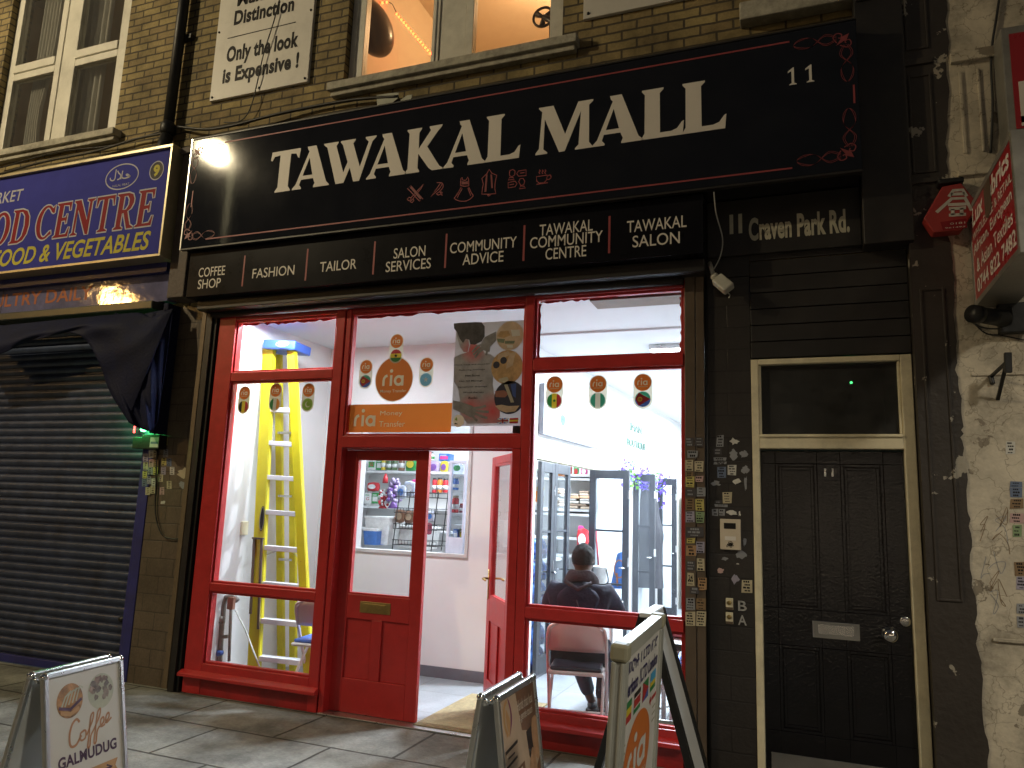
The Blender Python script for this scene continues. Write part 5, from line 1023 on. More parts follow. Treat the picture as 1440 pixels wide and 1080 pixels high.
def art_massage(b, x0, x1, z0, z1, y):
    W_, H_ = x1-x0, z1-z0; P = lambda u, v: (x0+u*W_, z1-v*W_)
    b.quad(x0, x1, z0, z1, y, bpo)
    b.poly([P(.45, 0), P(1, 0), P(1, .55), P(.72, .42), P(.55, .38)], y-.0003, bp2)
    b.ribbon([P(*p) for p in smooth2([(.16, .34), (.10, .22), (.12, .08), (.20, .03)], 6)], .014, y-.0006, rib); b.poly([P(*p) for p in smooth2([(.20, .36), (.15, .22), (.16, .10), (.24, .22), (.20, .36)], 6)], y-.0007, rib)
    b.poly([P(*p) for p in smooth2([(.21, .36), (.30, .22), (.28, .08), (.22, .01), (.27, .14), (.25, .26), (.21, .36)], 6)], y-.0008, bpur)
    for k, (u0, u1, v) in enumerate(((.46, .94, .12), (.50, .90, .24))):
        p, q = P(u0, v+.07), P(u1, v-.03); b.text('Hands that heal' if k == 0 else 'a gentle touch', p[0], q[0], p[1], q[1], y-.001, bwht, 0, .3)
    b.ribbon([P(.06, .47), P(.40, .44)], .012, y-.0006, bhair); b.ribbon([P(.12, .53), P(.30, .52)], .006, y-.0006, bhair); b.ribbon([P(.05, .60), P(.36, .57)], .009, y-.0006, bhair)
    b.poly([P(.02, .70), P(.55, .66), P(.55, .75), P(.02, .79)], y-.0005, bp2); b.ribbon([P(.06, .745), P(.48, .705)], .012, y-.0008, bwht)
    for k in range(6): v = .86+k*.10; b.ribbon([P(.06, v), P(.32+.07*(k % 3), v-.02)], .011, y-.0006, bhair)
    b.poly([P(.66, .42), P(.82, .40), (P(.84, .60)), P(.80, .78), P(.70, .66)], y-.0006, bhair)
    b.poly([P(*p) for p in smooth2([(.86, .34), (1, .36), (1, .70), (.92, .74), (.84, .62), (.82, .46), (.86, .34)], 5)], y-.0008, bsk)
    b.poly([P(*p) for p in smooth2([(.70, .72), (.80, .60), (.88, .74), (.86, 1.0), (.80, 1.3), (.62, 1.4), (.55, 1.2), (.60, .92), (.70, .72)], 5)], y-.0009, bsk)
    b.poly([P(*p) for p in smooth2([(.58, 1.0), (.72, .94), (.84, 1.02), (.80, 1.12), (.66, 1.22), (.56, 1.18), (.58, 1.0)], 5)], y-.0012, bwht)
    for k in range(4): b.ribbon([P(.60+.05*k, 1.0+.015*k), P(.66+.05*k, 1.16)], .006, y-.0015, bp2)
    b.poly([P(.90, .80), P(1, .74), P(1, 1.6), P(.92, 1.6)], y-.0007, bp2)
aframe('pavement_sign', 'small aluminium pavement sign with a brown massage poster before the door', (-1.11, -2.165), 90.7, .447, .89, .15, art_massage)
# tall forecourt panel with money transfer sign
pan = mat('pale grey panel frame', (.52, .53, .48), .38, .3, .1, 6, grime=.2); prt = mat('white print sheet', (.68, .66, .62), .35, 0, .04, 4); capm = mat('grey plastic cap', (.34, .32, .22), .5, 0, .1, 9); boar = mat('orange print', (.62, .16, .02), .4, 0, .05, 5); navy = mat('navy print', (.02, .015, .10), .4, 0, .1, 8)
PW, PH = .66, 1.17
T = thing('pavement_sign', 'tall grey framed panel sign with round orange logo and four flags', 'pavement sign', (-.43, -2.90, 0), rz=rad(91.6))
Rm = Matrix.Translation((0, 0, 1.26)) @ Matrix.Rotation(rad(3), 4, 'X')
b = MB(); x = PW/2; b.box(-x, -x+.05, -.018, .018, -PH, -.040, pan); b.box(x-.05, x, -.018, .018, -PH, -.040, pan); b.box(-x+.05, x-.05, -.017, .017, -.036, 0, pan); b.box(-x+.05, x-.05, -.017, .017, -PH, -PH+.08, pan)
for q in (-.011, .009): b.box(-x-.004, -x, q-.004, q+.004, -PH, -.040, pan)
b.xf(Rm); b.build('frame', T, local=True, bevel=.006)
for s in (-1, 1): b = MB(); b.box(s*x-.006 if s < 0 else x-.049, -x+.049 if s < 0 else x+.006, -.022, .022, -.039, .004, capm); b.xf(Rm); b.build('corner', T, local=True, bevel=.008)
b = MB(); b.box(-x+.05, x-.05, -.010, .009, -PH+.08, -.036, prt); b.xf(Rm); b.build('panel', T, local=True)
b = MB(); y = -.0105; iw = PW-.10; P = lambda u, v: (-x+.05+u*iw, -.08-v*iw)
PW2 = lambda u, d_: (-x+.05+u*iw, -.038-d_)
p, q = PW2(.04, .050), PW2(.97, .014); b.text('መርካቶ 1 LTD ለንደን', p[0], q[0], p[1], q[1], y-.0004, navy, .03); p, q = PW2(.0, .104), PW2(.97, .064); b.text('Merkato 1LTD London', p[0], q[0], p[1], q[1], y-.0004, navy, .03)
FL = [mat('print '+k, c, .4, 0, .05, 6) for k, c in dict(green=(.02, .20, .06), yellow=(.65, .50, .03), red=(.45, .03, .03), black=(.015, .015, .015), white=(.66, .64, .6), blue=(.03, .10, .40), sky=(.05, .35, .62)).items()]
f0, f1 = .114, .168
def fb(k, cols_):
    u0, u1 = .02+k*.245, .20+k*.245
    for i, c in enumerate(cols_): a, e = PW2(u0, f0+(f1-f0)*i/len(cols_)), PW2(u1, f0+(f1-f0)*(i+1)/len(cols_)); b.quad(a[0], e[0], e[1], a[1], y-.0004, FL[c])
    return u0, u1
fb(0, [0, 1, 2]); fb(1, [3, 2, 2, 0]); u0, u1 = fb(2, [0, 5]); b.poly([PW2(u0, f0), PW2(u1, (f0+f1)/2), PW2(u0, f1)], y-.0008, FL[2]); fb(3, [6, 6, 1, 0])
for d_ in (.127, .152): a, e = PW2(.265, d_), PW2(.445, d_+.003); b.quad(a[0], e[0], e[1], a[1], y-.0008, FL[4])
c = PW2(.44, .300); b.disc(c[0], c[1], .38*iw, y-.0004, boar, 48, .120)
n_ = len(b.v); word_mark(b, 0, 0, 1, y-.0009, FL[4], .26); b.v[n_:] = [(c[0]-.29*iw+v[0]*.25*iw, v[1], c[1]-.035+v[2]*.075) for v in b.v[n_:]]
b.text('Transfer', c[0]-.03, c[0]+.15, c[1]-.075, c[1]-.052, y-.0009, FL[4])
b.ribbon([PW2(.76, .195), PW2(.82, .195)], .010, y-.0005, FL[2]); b.ribbon([PW2(.79, .183), PW2(.79, .207)], .012, y-.0005, FL[2]); b.ribbon([PW2(.84, .195), PW2(.99, .194)], .012, y-.0005, FL[2])
for v in (.225, .245, .265): b.ribbon([PW2(.87, v), PW2(.98, v)], .005, y-.0005, capm)
for v in (.215, .235, .255): b.ribbon([PW2(.01, v), PW2(.09, v)], .005, y-.0005, capm)
b.xf(Rm); b.build('poster', T, local=True)
b = MB(); zb = 1.26-PH*math.cos(rad(3)); yb = PH*math.sin(rad(3)); b.box(-x-.02, x+.02, yb-.20, yb+.20, 0, .06, pan); b.box(-.10, .10, yb-.04, yb+.04, .06, zb+.03, pan); b.build('base', T, local=True, bevel=.012)
# black framed board behind it
clearp = glassmat('clear plastic sheet', (.80, .74, .74), .08, .12)
whp2 = mat('white board face', (.60, .60, .58), .5, 0, .05, 4)
T = thing('pavement_sign', 'black framed pavement board with white panel nearest the red stall riser', 'pavement sign', (-.80, -.72, 0), rz=rad(90))
for s in (0, 1):
    h, spread = 1.04, .30; a = math.atan2(spread, h); L = math.hypot(h, spread)-.004
    Rm = Matrix.Rotation(math.pi*s, 4, 'Z') @ Matrix.Translation((0, -.016, h)) @ Matrix.Rotation(-a, 4, 'X'); fp = sub('front_panel' if s == 0 else 'back_panel', T)
    b = MB(); x = .21; fw_ = .055; b.box(-x, -x+fw_, -.02, .018, -L, 0, iron); b.box(x-fw_, x, -.02, .018, -L, 0, iron); b.box(-x+fw_, x-fw_, -.018, .016, -.03, 0, iron if s else whp2); b.box(-x+fw_, x-fw_, -.018, .016, -L+.1, -L+.13, iron); b.xf(Rm); b.build('frame', fp, local=True, bevel=.003)
    b = MB(); b.box(-x+fw_, x-fw_, -.008, .004, -L+.13, -.03, whp2 if s == 0 else clearp); b.xf(Rm); b.build('board', fp, local=True)
b = MB(); b.obox((-.18, -.15, .50), (-.18, .15, .50), .018, .018, alu); b.build('stretcher', T, local=True)
b = MB(); b.box(-.215, .215, -.032, .032, 1.025, 1.05, whp2); b.build('top_cap', T, local=True, bevel=.006)
# ------------------------------------------------------------------ shop interior shell
iwall = mat('white shop wall', (.76, .75, .74), .7, 0, .03, 2, .04, 30); iceil = mat('white shop ceiling', (.70, .71, .73), .45, 0, .04, 1.2)
ifloor = brickmat('grey floor tile', (.30, .32, .34, 1), (.27, .29, .31, 1), (.18, .18, .18, 1), .60, .60, .006, axes='xy', rough=.35, dirt=.2, bump=.1, offset=0)
mat_coir = mat('coir mat', (.30, .235, .12), .95, 0, .35, 40, .8, 220); skirt = mat('dark grey skirting', (.14, .14, .16), .5)
R = thing('shop_interior', 'white painted shop rooms lit behind the red shopfront', 'room', (-2.6, 4, 0))
CZ = 3.20; PY = 1.50; EY = 9.2
def wx(y): return -2.43+.0687*(y-1.84)
b = MB(); b.box(-4.74, -4.66, .07, PY+.02, 0, CZ, iwall)
hx0, hx1, hz0, hz1 = -4.19, -2.985, 1.135, 2.40
b.box(-4.66, hx0, PY, PY+.09, 0, CZ, iwall); b.box(hx1, wx(PY)-.005, PY, PY+.09, 0, CZ, iwall); b.box(hx0, hx1, PY, PY+.09, 0, hz0, iwall); b.box(hx0, hx1, PY, PY+.09, hz1, CZ, iwall)
b.box(-6.4, -2.40, 4.22, 4.30, 0, CZ, iwall); b.box(-6.48, -6.4, PY, 4.3, 0, CZ, iwall); b.box(-6.4, -4.74, PY, PY+.09, 0, CZ, iwall); b.box(-.52, -.44, .07, EY, 0, CZ, iwall); b.box(-3, -.44, EY, EY+.08, 0, CZ, iwall)
b.build('wall', R)
def wall_piece(bb, ya, yb, z0, z1, m, d0=0.0, d1=.09):
    vs = [(wx(y)-d, y, z) for z in (z0, z1) for y, d in ((ya, d0), (yb, d0), (yb, d1), (ya, d1))]
    bb.add(vs, [(0, 3, 2, 1), (4, 5, 6, 7), (0, 1, 5, 4), (1, 2, 6, 5), (2, 3, 7, 6), (3, 0, 4, 7)], m)
b = MB(); wall_piece(b, PY, 1.88, 0, CZ, iwall); wall_piece(b, 1.88, 3.84, 2.13, CZ, iwall); wall_piece(b, 3.84, EY, 0, CZ, iwall); b.build('wall', R)
b = MB(); b.box(-6.48, -.44, .26, EY, CZ, CZ+.08, iceil); b.box(-4.74, -.44, .07, .26, CZ, CZ+.08, iceil); b.build('ceiling', R)
b = MB(); b.box(-6.48, -.44, .26, EY, -.05, .002, ifloor); b.box(-4.74, -.44, .07, .26, -.05, .002, ifloor); b.build('floor', R)
b = MB(); b.box(-4.66, wx(PY), PY-.014, PY, .002, .10, skirt); b.build('skirting', R)
b = MB(); p, q = at(838, 418, .5), at(838, 426, .5)
b.box(-1.45, -.53, .18, .42, CZ-.05, CZ-.001, mat('brown timber', (.16, .11, .08), .6, 0, .3, 9)); b.build('bulkhead', R, bevel=.004)
b = MB(); b.box(-2.3, -.53, 1.3, 1.6, CZ-.02, CZ-.001, iceil); b.build('ceiling_beam', R, bevel=.003)
hat = mat('hatch frame', (.58, .56, .54), .5)
b = MB(); b.box(hx0-.02, hx1+.03, PY-.016, PY-.001, hz0-.03, hz0, hat); b.box(hx1, hx1+.03, PY-.016, PY-.001, hz0, hz1, hat); b.box(hx0-.02, hx0, PY-.016, PY-.001, hz0, hz1, hat); b.build('hatch_frame', R)
b = MB(); creaml = mat('cream lintel', (.58, .55, .40), .5); wall_piece(b, 1.86, 3.84, 2.082, 2.129, creaml, -.012, .1); b.build('lintel', R)
b = MB(); b.box(-2.66, -1.98, .012, 1.06, .003, .016, mat_coir); tag(b.build('door_mat'), 'sandy coir mat inside the open door', 'door mat')
# ceiling lights, plus an added fill strip for the lobby
glow = mat('white lamp panel', (.93, .97, 1), .4, 0, 0, 5, emit=14)
def ceil_light(x, y, power, label, w=.30, cool=(.80, .90, 1)):
    t = thing('ceiling_light', label, 'ceiling light', (x, y, CZ-.06))
    b = MB(); b.box(x-w/2-.015, x+w/2+.015, y-w/2-.015, y+w/2+.015, CZ-.045, CZ-.001, alu); b.build('frame', t, bevel=.006)
    b = MB(); b.box(x-w/2, x+w/2, y-w/2, y+w/2, CZ-.055, CZ-.0455, glow); b.build('diffuser', t)
    lamp('ceiling_lamp', 'AREA', (x, y, CZ-.058), power, cool, parent=t, sx=w, sy=w)
ceil_light(-1.17, 2.12, POW['shop'], 'bright square ceiling light nearest the right window'); ceil_light(-1.05, 4.4, POW['shop2'], 'square ceiling light halfway down the shop'); ceil_light(-1.15, 7.0, POW['shop2'], 'square ceiling light deepest in the shop')
ceil_light(-3.5, 2.75, POW['back'], 'square ceiling light in the room behind the hatch', .5); t = thing('added_fill_light', 'added fill light on the ceiling hidden behind the window head', 'ceiling light', (-4.0, .13, CZ-.05))
b = MB(); b.box(-4.5, -3.5, .10, .17, CZ-.03, CZ-.001, alu); b.build('case', t); b = MB(); b.box(-4.48, -3.52, .105, .165, CZ-.036, CZ-.0305, glow); b.build('diffuser', t)
lamp('added_fill_lamp', 'AREA', (-4.0, .135, CZ-.038), POW['lobby'], (.86, .94, 1.0), parent=t, sx=.92, sy=.05)  # unseen strip added to brighten the lobby wall and ladder

# ------------------------------------------------------------------ left window: ladder, chair, pipes
lady = mat('yellow fibreglass', (.66, .57, .012), .45, 0, .12, 5, .05, 40, grime=.1)
stepm = mat('step aluminium', (.80, .80, .84), .4, .0, .08, 12)
ladb = mat('blue ladder top', (.03, .09, .38), .4, 0, .1, 6)
T = thing('step_ladder', 'tall yellow step ladder with blue top and aluminium steps', 'ladder', (-4.25, .4, 0))
def low(p, q): d = q-p; return p+d*((p.z-.003)/-d.z) if d.z else q
Lt, Rt = at(374, 490, .42), at(409, 492, .44); Lb, Rb = low(Lt, at(356, 930, .38)), low(Rt, at(429, 880, .42)); Lt.x = max(Lt.x, -4.60)
def rail(p, q, w, d, name='rail'):
    b = MB(); a = (q-p).normalized(); side = Vector((1, .15, 0)).normalized()
    b.obox(p, q, w, .006, lady, (0, 1, 0)); k = side*(w/2)
    for s in (-1, 1): b.obox(p+k*s+Vector((0, d/2, 0)), q+k*s+Vector((0, d/2, 0)), .006, d, lady, (0, 1, 0))
    return b.build(name, T)
rail(Lt, Lb, .105, .035); rail(Rt, Rb, .075, .035)
L2t, R2t = Vector((-4.60, .56, Lt.z-.03)), Vector((Rt.x-.09, .58, Lt.z-.03)); L2b, R2b = Vector((-4.60, 1.0, .003)), low(R2t, at(411, 880, .95))
rail(L2t, L2b, .06, .03); rail(R2t, R2b, .06, .03)
n = 9
for k in range(n):
    t = 1-(k+.85)/(n+.6); p = Lb.lerp(Lt, t); q = Rb.lerp(Rt, t); b = MB(); c = Vector((0, 0, 0))
    b.obox(p+c+Vector((0, .045, 0)), q+Vector((0, .045, 0)), .085, .042, stepm, (0, 0, 1)); b.build('step', T, bevel=.004)
for k in range(4):
    t = .15+.2*k; p = L2b.lerp(L2t, t); q = R2b.lerp(R2t, t); b = MB(); b.obox(p, q, .03, .02, alu); b.build('brace', T)
b = MB(); p, q = Lt+Vector((-.03, -.02, .03)), Rt+Vector((.06, .0, .03)); b.obox(p+Vector((0, .10, 0)), q+Vector((0, .10, 0)), .30, .085, ladb); b.build('top_cap', T, bevel=.012)
b = MB(); m_ = (p+q)/2+Vector((.02, -.055, 0)); b.ring(m_.x+.05, m_.z, .07, .006, m_.y-.008, FC['white'], 24, .022); b.quad(m_.x+.01, m_.x+.09, m_.z-.006, m_.z+.006, m_.y-.008, FC['white']); b.build('badge', T)
b = MB(); c = Lb.lerp(Lt, .475); b.disc(c.x+.03, c.z, .026, c.y-.012, ink, 24, .11); b.ring(c.x+.03, c.z, .022, .004, c.y-.0125, FC['white'], 24, .10); b.build('badge', T)
for s, (p0, p1) in enumerate(((Lb.lerp(Lt, .36), L2b.lerp(L2t, .38)), (Rb.lerp(Rt, .36), R2b.lerp(R2t, .38)))): b = MB(); b.obox(p0, p1, .02, .006, steel); b.build('spreader', T)
brn = mat('brown strap', (.13, .09, .07), .5); b = MB(); c = Lb.lerp(Lt, .40)
b.obox(c+Vector((-.045, -.012, .05)), Lb.lerp(Lt, .20)+Vector((-.045, -.012, 0)), .022, .012, brn); b.obox(c+Vector((.035, -.012, .05)), Lb.lerp(Lt, .16)+Vector((.045, -.012, 0)), .022, .012, brn); b.obox(c+Vector((-.065, -.012, .05)), c+Vector((.055, -.012, .05)), .022, .014, brn, (0, 0, 1)); b.build('lift_bracket', T)
wp = mat('white chair enamel', (.80, .75, .72), .35, 0, .06, 6, grime=.06); bluev = mat('blue seat vinyl', (.05, .13, .50), .45, 0, .1, 8); darkv = mat('dark seat vinyl', (.03, .03, .045), .45, 0, .15, 8)
def make_chair(label, loc, rz, cush):
    T = thing('folding_chair', label, 'chair', loc, 'white folding chairs', rz)
    x = .215
    b = MB(); back = [(-x, .20, .01), (-x, .04, .36), (-x*.99, -.10, .62), (-x*.96, -.145, .71)]+[(-x*.96*math.cos(a*math.pi/8), -.155-.012*math.sin(a*math.pi/8), .715+.075*math.sin(a*math.pi/8)**.8) for a in range(1, 8)]+[(x*.96, -.145, .71), (x*.99, -.10, .62), (x, .04, .36), (x, .20, .01)]
    b.tube(smooth2(back, 4), .0125, wp, 10); b.build('frame', T, True, local=True)
    for s in (-1, 1): b = MB(); b.tube([(s*.19, .14, .44), (s*.19, -.04, .26), (s*.185, -.24, .01)], .0115, wp, 10); b.build('leg', T, True, local=True)
    b = MB(); b.tube([(-.185, -.17, .09), (.185, -.17, .09)], .008, wp, 8); b.tube([(-x, .16, .10), (x, .16, .10)], .008, wp, 8); b.build('stretcher', T, True, local=True)
    b = MB()
    def bk(u, v):
        a = (u-.5)*2; zt = .715+.072*(1-abs(a)**3.2); z = .575+(zt-.575)*v; return (a*.205, -.088-(z-.575)*.36-.02*(1-a*a), z)
    b.grid(bk, 16, 6, wp); b.build('backrest', T, True, local=True, thick=.008)
    b = MB(); b.box(-.20, .20, -.20, .21, .425, .452, wp); b.build('seat', T, local=True, bevel=.012)
    b = MB(); b.box(-.185, .185, -.185, .195, .453, .48, cush); b.build('cushion', T, local=True, bevel=.014)
    return T
make_chair('white folding chair with blue seat beside the yellow ladder', (-3.70, .36, 0), rad(8), bluev)
make_chair('white folding chair with dark seat under the seated man', (-1.565, .46, 0), rad(12), darkv)
make_chair('white folding chair with blue seat at the pink bundle table', (-.86, 1.05, 0), rad(65), bluev)
pipe = mat('old pipe', (.26, .22, .19), .5, .3, .4, 14, .2, 40)
T = thing('gas_pipe', 'bent grey pipework with blue valve low in the left window', 'pipework', (-4.6, .2, 0))
P3 = lambda x, y, Y=.22: at(x, y, Y)
b = MB(); b.tube([P3(309, 930), P3(312, 880), P3(315, 850), P3(318, 840), P3(328, 838), P3(334, 845)], .022, pipe); b.tube([P3(322, 930), P3(325, 850)], .013, pipe); b.tube([P3(311, 896), P3(320, 895)], .016, pipe); b.build('pipe', T, True)
b = MB(); b.ball(P3(309, 918), .034, ladb, 12, 8); b.cyl(P3(311, 876), P3(312, 866), .032, pipe); b.build('valve', T, True)
b = MB(); p = P3(327, 848, .20); b.box(p.x-.03, p.x+.03, .17, .20, p.z-.05, p.z+.05, mat('meter tag', (.45, .22, .15), .5)); b.build('tag_label', T)
b = MB(); b.tube([P3(331, 858, .16), P3(345, 885, .15), P3(356, 915, .13), P3(365, 938, .11)], .007, mat('white wire', (.6, .6, .55), .5)); tag(b.build('rod', smooth=True), 'thin white rod leaning in the lower left window', 'rod')
b = MB(); p = P3(318, 744, .25); b.box(-4.66, -4.635, .34, .42, p.z-.05, p.z+.07, cream); tag(b.build('wall_socket', bevel=.004), 'white socket on the wall behind the left window', 'socket')

# ------------------------------------------------------------------ glazed black doors and shelves of the right hand shop
dk = mat('black door frame paint', (.022, .025, .032), .4, 0, .2, 6, .05, 30); cabglass = glassmat('cabinet glass', (.86, .90, .93), .0, .05)
def leaf(name, label, p, q, zt, z0=.03, th=.04, st=.075, hinge=True, rows=3):
    """a glazed door leaf standing between plan points p and q"""
    p, q = Vector((*p, 0)), Vector((*q, 0)); d = q-p; w = d.length; X = Matrix.Translation(p) @ Matrix.Rotation(math.atan2(d.y, d.x), 4, 'Z')
    T = thing(name, label, 'glazed door', tuple(p), 'black glazed door leaves')
    b = MB(); b.box(0, st, -th/2, th/2, z0, zt, dk); b.box(w-st, w, -th/2, th/2, z0, zt, dk); b.box(st, w-st, -th/2, th/2, zt-.10, zt, dk); b.box(st, w-st, -th/2, th/2, z0, z0+.16, dk)
    for k in range(1, rows): z = z0+.16+(zt-.10-z0-.16)*k/rows; b.box(st, w-st, -th/2+.004, th/2-.004, z-.012, z+.012, dk)
    b.xf(X); b.build('frame', T, bevel=.003)
    b = MB(); b.box(st, w-st, -.003, .003, z0+.16, zt-.10, cabglass); b.xf(X); b.build('pane', T)
    b = MB()
    for z in (zt-.28, zt*.5, .30): b.box(w-.01, w+.006, -th/2-.004, th/2+.004, z-.05, z+.05, steel)
    b.xf(X); b.build('hinge', T)
    b = MB(); z = zt*.47
    for s in (-1, 1): b.tube([(w-.035, s*th/2, z), (w-.035, s*(th/2+.05), z), (w-.09, s*(th/2+.055), z)], .009, chrome, 8)
    b.xf(X); b.build('handle', T, True)
def on(y, d=0.0): return (wx(y)+d, y)
leaf('glazed_door', 'black glazed door leaf in the opening nearest the window post', on(1.90, .03), on(2.27, .03), 2.055)
leaf('glazed_door', 'black glazed door leaf beside the red packets shelf', on(2.275, .03), on(2.72, .03), 2.06)
a = at(887, 661, 3.46); leaf('glazed_door', 'wide black glazed door leaf swung out behind the seated man', (wx(3.46)+.02, 3.46), (a.x, 3.40), 2.065)
a = at(922, 667, 5.30); leaf('glazed_door', 'black glazed door leaf below the purple flowers', (wx(5.30)+.02, 5.32), (a.x, 5.28), 2.12)
a = at(952, 673, 6.70); leaf('glazed_door', 'farthest black glazed door leaf near the end of the shop', (wx(6.7)+.02, 6.72), (a.x, 6.66), 2.13)
b = MB(); b.box(-1.90, -1.75, 8.1, 9.0, 0, 2.0, creaml); tag(b.build('tall_cabinet', bevel=.01), 'cream tall cabinet at the far end of the shop', 'cabinet')
x = at(886, 700, 5.6).x; robe = mat('dark robe cloth', (.035, .035, .042), .8, 0, .2, 8)
T = thing('hanging_robe', 'long dark robe hanging behind the black glazed doors', 'robe', (-1.95, 5.8, .5))
b = MB(); rc = at(908, 740, 5.8)
def rb(u, v):
    z = .55+1.48*v; a = u*2*math.pi; r = (.15+.10*(1-v))*(1 if v < .80 else 1-(v-.80)*3.6) + (.05*math.exp(-((v-.50)/.12)**2)); return (rc.x+r*math.cos(a)+.012*math.sin(a*7), 5.8+.5*r*math.sin(a), z)
b.grid(rb, 40, 24, robe); b.build('cloth', T, True)
b = MB(); b.tube(smooth2([(rc.x-.17, 5.8, 1.93), (rc.x, 5.8, 2.05), (rc.x+.17, 5.8, 1.93)], 6), .012, dk); b.tube([(rc.x, 5.8, 2.05), (rc.x, 5.8, 2.16)], .006, steel); b.build('hanger', T, True)
# wall panel and boutique lettering
def wallmat(y0): 
    d = Vector((.0687, 1, 0)).normalized(); return Matrix(((d.x, -d.y, 0, wx(y0)), (d.y, d.x, 0, y0), (0, 0, 1, 0), (0, 0, 0, 1)))
Mw = wallmat(0.0)   # local x runs along the wall into the shop, local -y points off the wall
k_ = math.hypot(.0687, 1)
T = thing('wall_board', 'large white board with small pictures high on the shop wall', 'wall board', (wx(2.9), 2.9, 2.34))
b = MB(); b.box(1.93*k_, 3.80*k_, -.05, -.002, 2.345, 2.815, mat('white board gloss', (.78, .78, .78), .3)); b.xf(Mw); b.build('board', T, bevel=.01)
b = MB(); b.box(1.90*k_, 1.925*k_, -.055, -.002, 2.33, 2.84, skirt); b.box(1.925*k_, 3.5*k_, -.053, -.002, 2.328, 2.343, skirt); b.xf(Mw); b.build('edge', T)
b = MB()
for yy, zz, r, m in ((2.45, 2.56, .06, FC['bluef']), (3.05, 2.45, .05, PAP[9]), (3.42, 2.60, .06, PAP[2])): b.ring(yy*k_, zz+.05, r*1.3, .02, -.0515, m, 16); b.disc(yy*k_, zz-.03, r*1.3, -.0515, m, 16, r)
b.quad(2.9*k_, 3.3*k_, 2.70, 2.73, -.0515, PAP[2]); b.xf(Mw); b.build('picture', T)
b = MB(); grn = mat('dark green letters', (.04, .10, .07), .4); b.text('IMAN', 5.12*k_, 5.72*k_, 2.72, 2.835, -.02, grn, -.004); b.text('BOUTIQUE', 4.98*k_, 5.95*k_, 2.48, 2.60, -.02, grn, -.004); b.xf(Mw); tag(b.build('wall_lettering', thick=.012), 'dark green boutique lettering on the white shop wall', 'lettering')
# flowers
fp_, fg_, fl_ = mat('purple petals', (.12, .06, .48), .6, 0, .4, 30, trans=.3), mat('leaf green', (.13, .30, .05), .6, 0, .4, 30, trans=.3), mat('lilac petals', (.30, .22, .62), .6, 0, .3, 30, trans=.3)
T = thing('flower_garland', 'garland of purple artificial flowers above the black doors', 'flowers', (wx(5.6), 5.6, 2.0)); random.seed(12)
bp_, bg_, bl_ = MB(), MB(), MB()
for k in range(620):
    px = random.uniform(866, 930); t = (px-866)/64; lo, hi = 652+18*t, 684+12*t
    if px > 918 and random.random() < .35: hi += 22
    py = random.uniform(lo-14*math.sin(t*9)**2*(1-t), hi); y = 4.45+2.5*t+random.uniform(-.12, .12); c = at(px, py, y); d = wx(y)+random.uniform(.02, .16); c = Vector((d, y, c.z)); s = random.uniform(.018, .04)
    bb, m = ((bg_, fg_) if (math.sin(px*.23) > .62 or random.random() < .14) else ((bl_, fl_) if random.random() < .35 else (bp_, fp_)))
    Rr = Matrix.Rotation(random.uniform(0, 6.28), 4, Vector((random.uniform(-1, 1), random.uniform(-1, 1), random.uniform(-1, 1))).normalized())
    vs = [c+(Rr @ Vector(v))*s for v in ((-1, 0, 0), (0, -.55, .2), (1, 0, 0), (0, .55, .2))]; bb.add(vs, [(0, 1, 2, 3)], m)
bp_.build('blossom', T); bl_.build('blossom', T); bg_.build('foliage', T)
# shelves on the back wall of the hatch room
sh = mat('white shelf', (.74, .74, .74), .5); SYB = 3.86
T = thing('wall_shelves', 'white wall shelves behind the hatch', 'shelves', (-3.5, 4.0, 1.2))
zs1 = at(545, 662, SYB).z; zs2 = at(535, 712, SYB).z; zs3 = at(640, 728, SYB).z
for z in (zs1, zs2, zs3-.18): b = MB(); b.box(-6.38, -2.42, SYB, 4.219, z-.03, z, sh); b.build('shelf', T, bevel=.003)
b = MB(); b.box(-5.80, -5.77, SYB-.25, 4.219, .2, 2.6, sh); b.box(-3.52, -3.50, SYB+.02, 4.219, zs2, zs1, sh); b.build('upright', T)
col = lambda n, c, tr=0.0, r=.35: mat('goods '+n, c, r, 0, .25, 16, trans=tr)
G = dict(red=col('red', (.52, .03, .04)), orange=col('orange', (.66, .20, .03)), green=col('green', (.04, .30, .08)), dgreen=col('bottle green', (.10, .16, .07)), white=col('white', (.74, .74, .72)), blue=col('blue', (.05, .17, .50)), pink=col('pink', (.66, .06, .25)), purple=col('purple', (.22, .10, .36)), yellow=col('yellow', (.66, .50, .05)), brown=col('brown', (.20, .10, .06)), lav=col('lavender', (.45, .36, .55)), silver=col('silver', (.40, .42, .50)), clear=glassmat('clear plastic', (.90, .93, .97), .05, .1), wine=col('wine red', (.22, .03, .06)), tan=col('tan', (.48, .36, .24)), black=col('black', (.03, .03, .035)))
def goods_box(name, label, x0, y0, x1, y1, Y, m, m2=None, d=.14, cat='box', txt=None):
    a, bb_, c, e = rect(x0, y0, x1, y1, Y); T = thing(name, label, cat, ((a+bb_)/2, Y, c)); b = MB(); b.box(a, bb_, Y, Y+d, c, e, G[m]); b.build('carton', T, bevel=.004)
    if m2:
        b = MB(); w_, h_ = bb_-a, e-c; b.quad(a+.12*w_, bb_-.12*w_, c+.2*h_, e-.35*h_, Y-.001, G[m2])
        if txt: b.text(txt, a+.3*w_, bb_-.3*w_, c+.3*h_, e-.42*h_, Y-.0015, G['red'], .01)
        b.quad(a+.12*w_, bb_-.3*w_, e-.25*h_, e-.17*h_, Y-.001, G['white' if m != 'white' else 'green']); b.build('print', T)
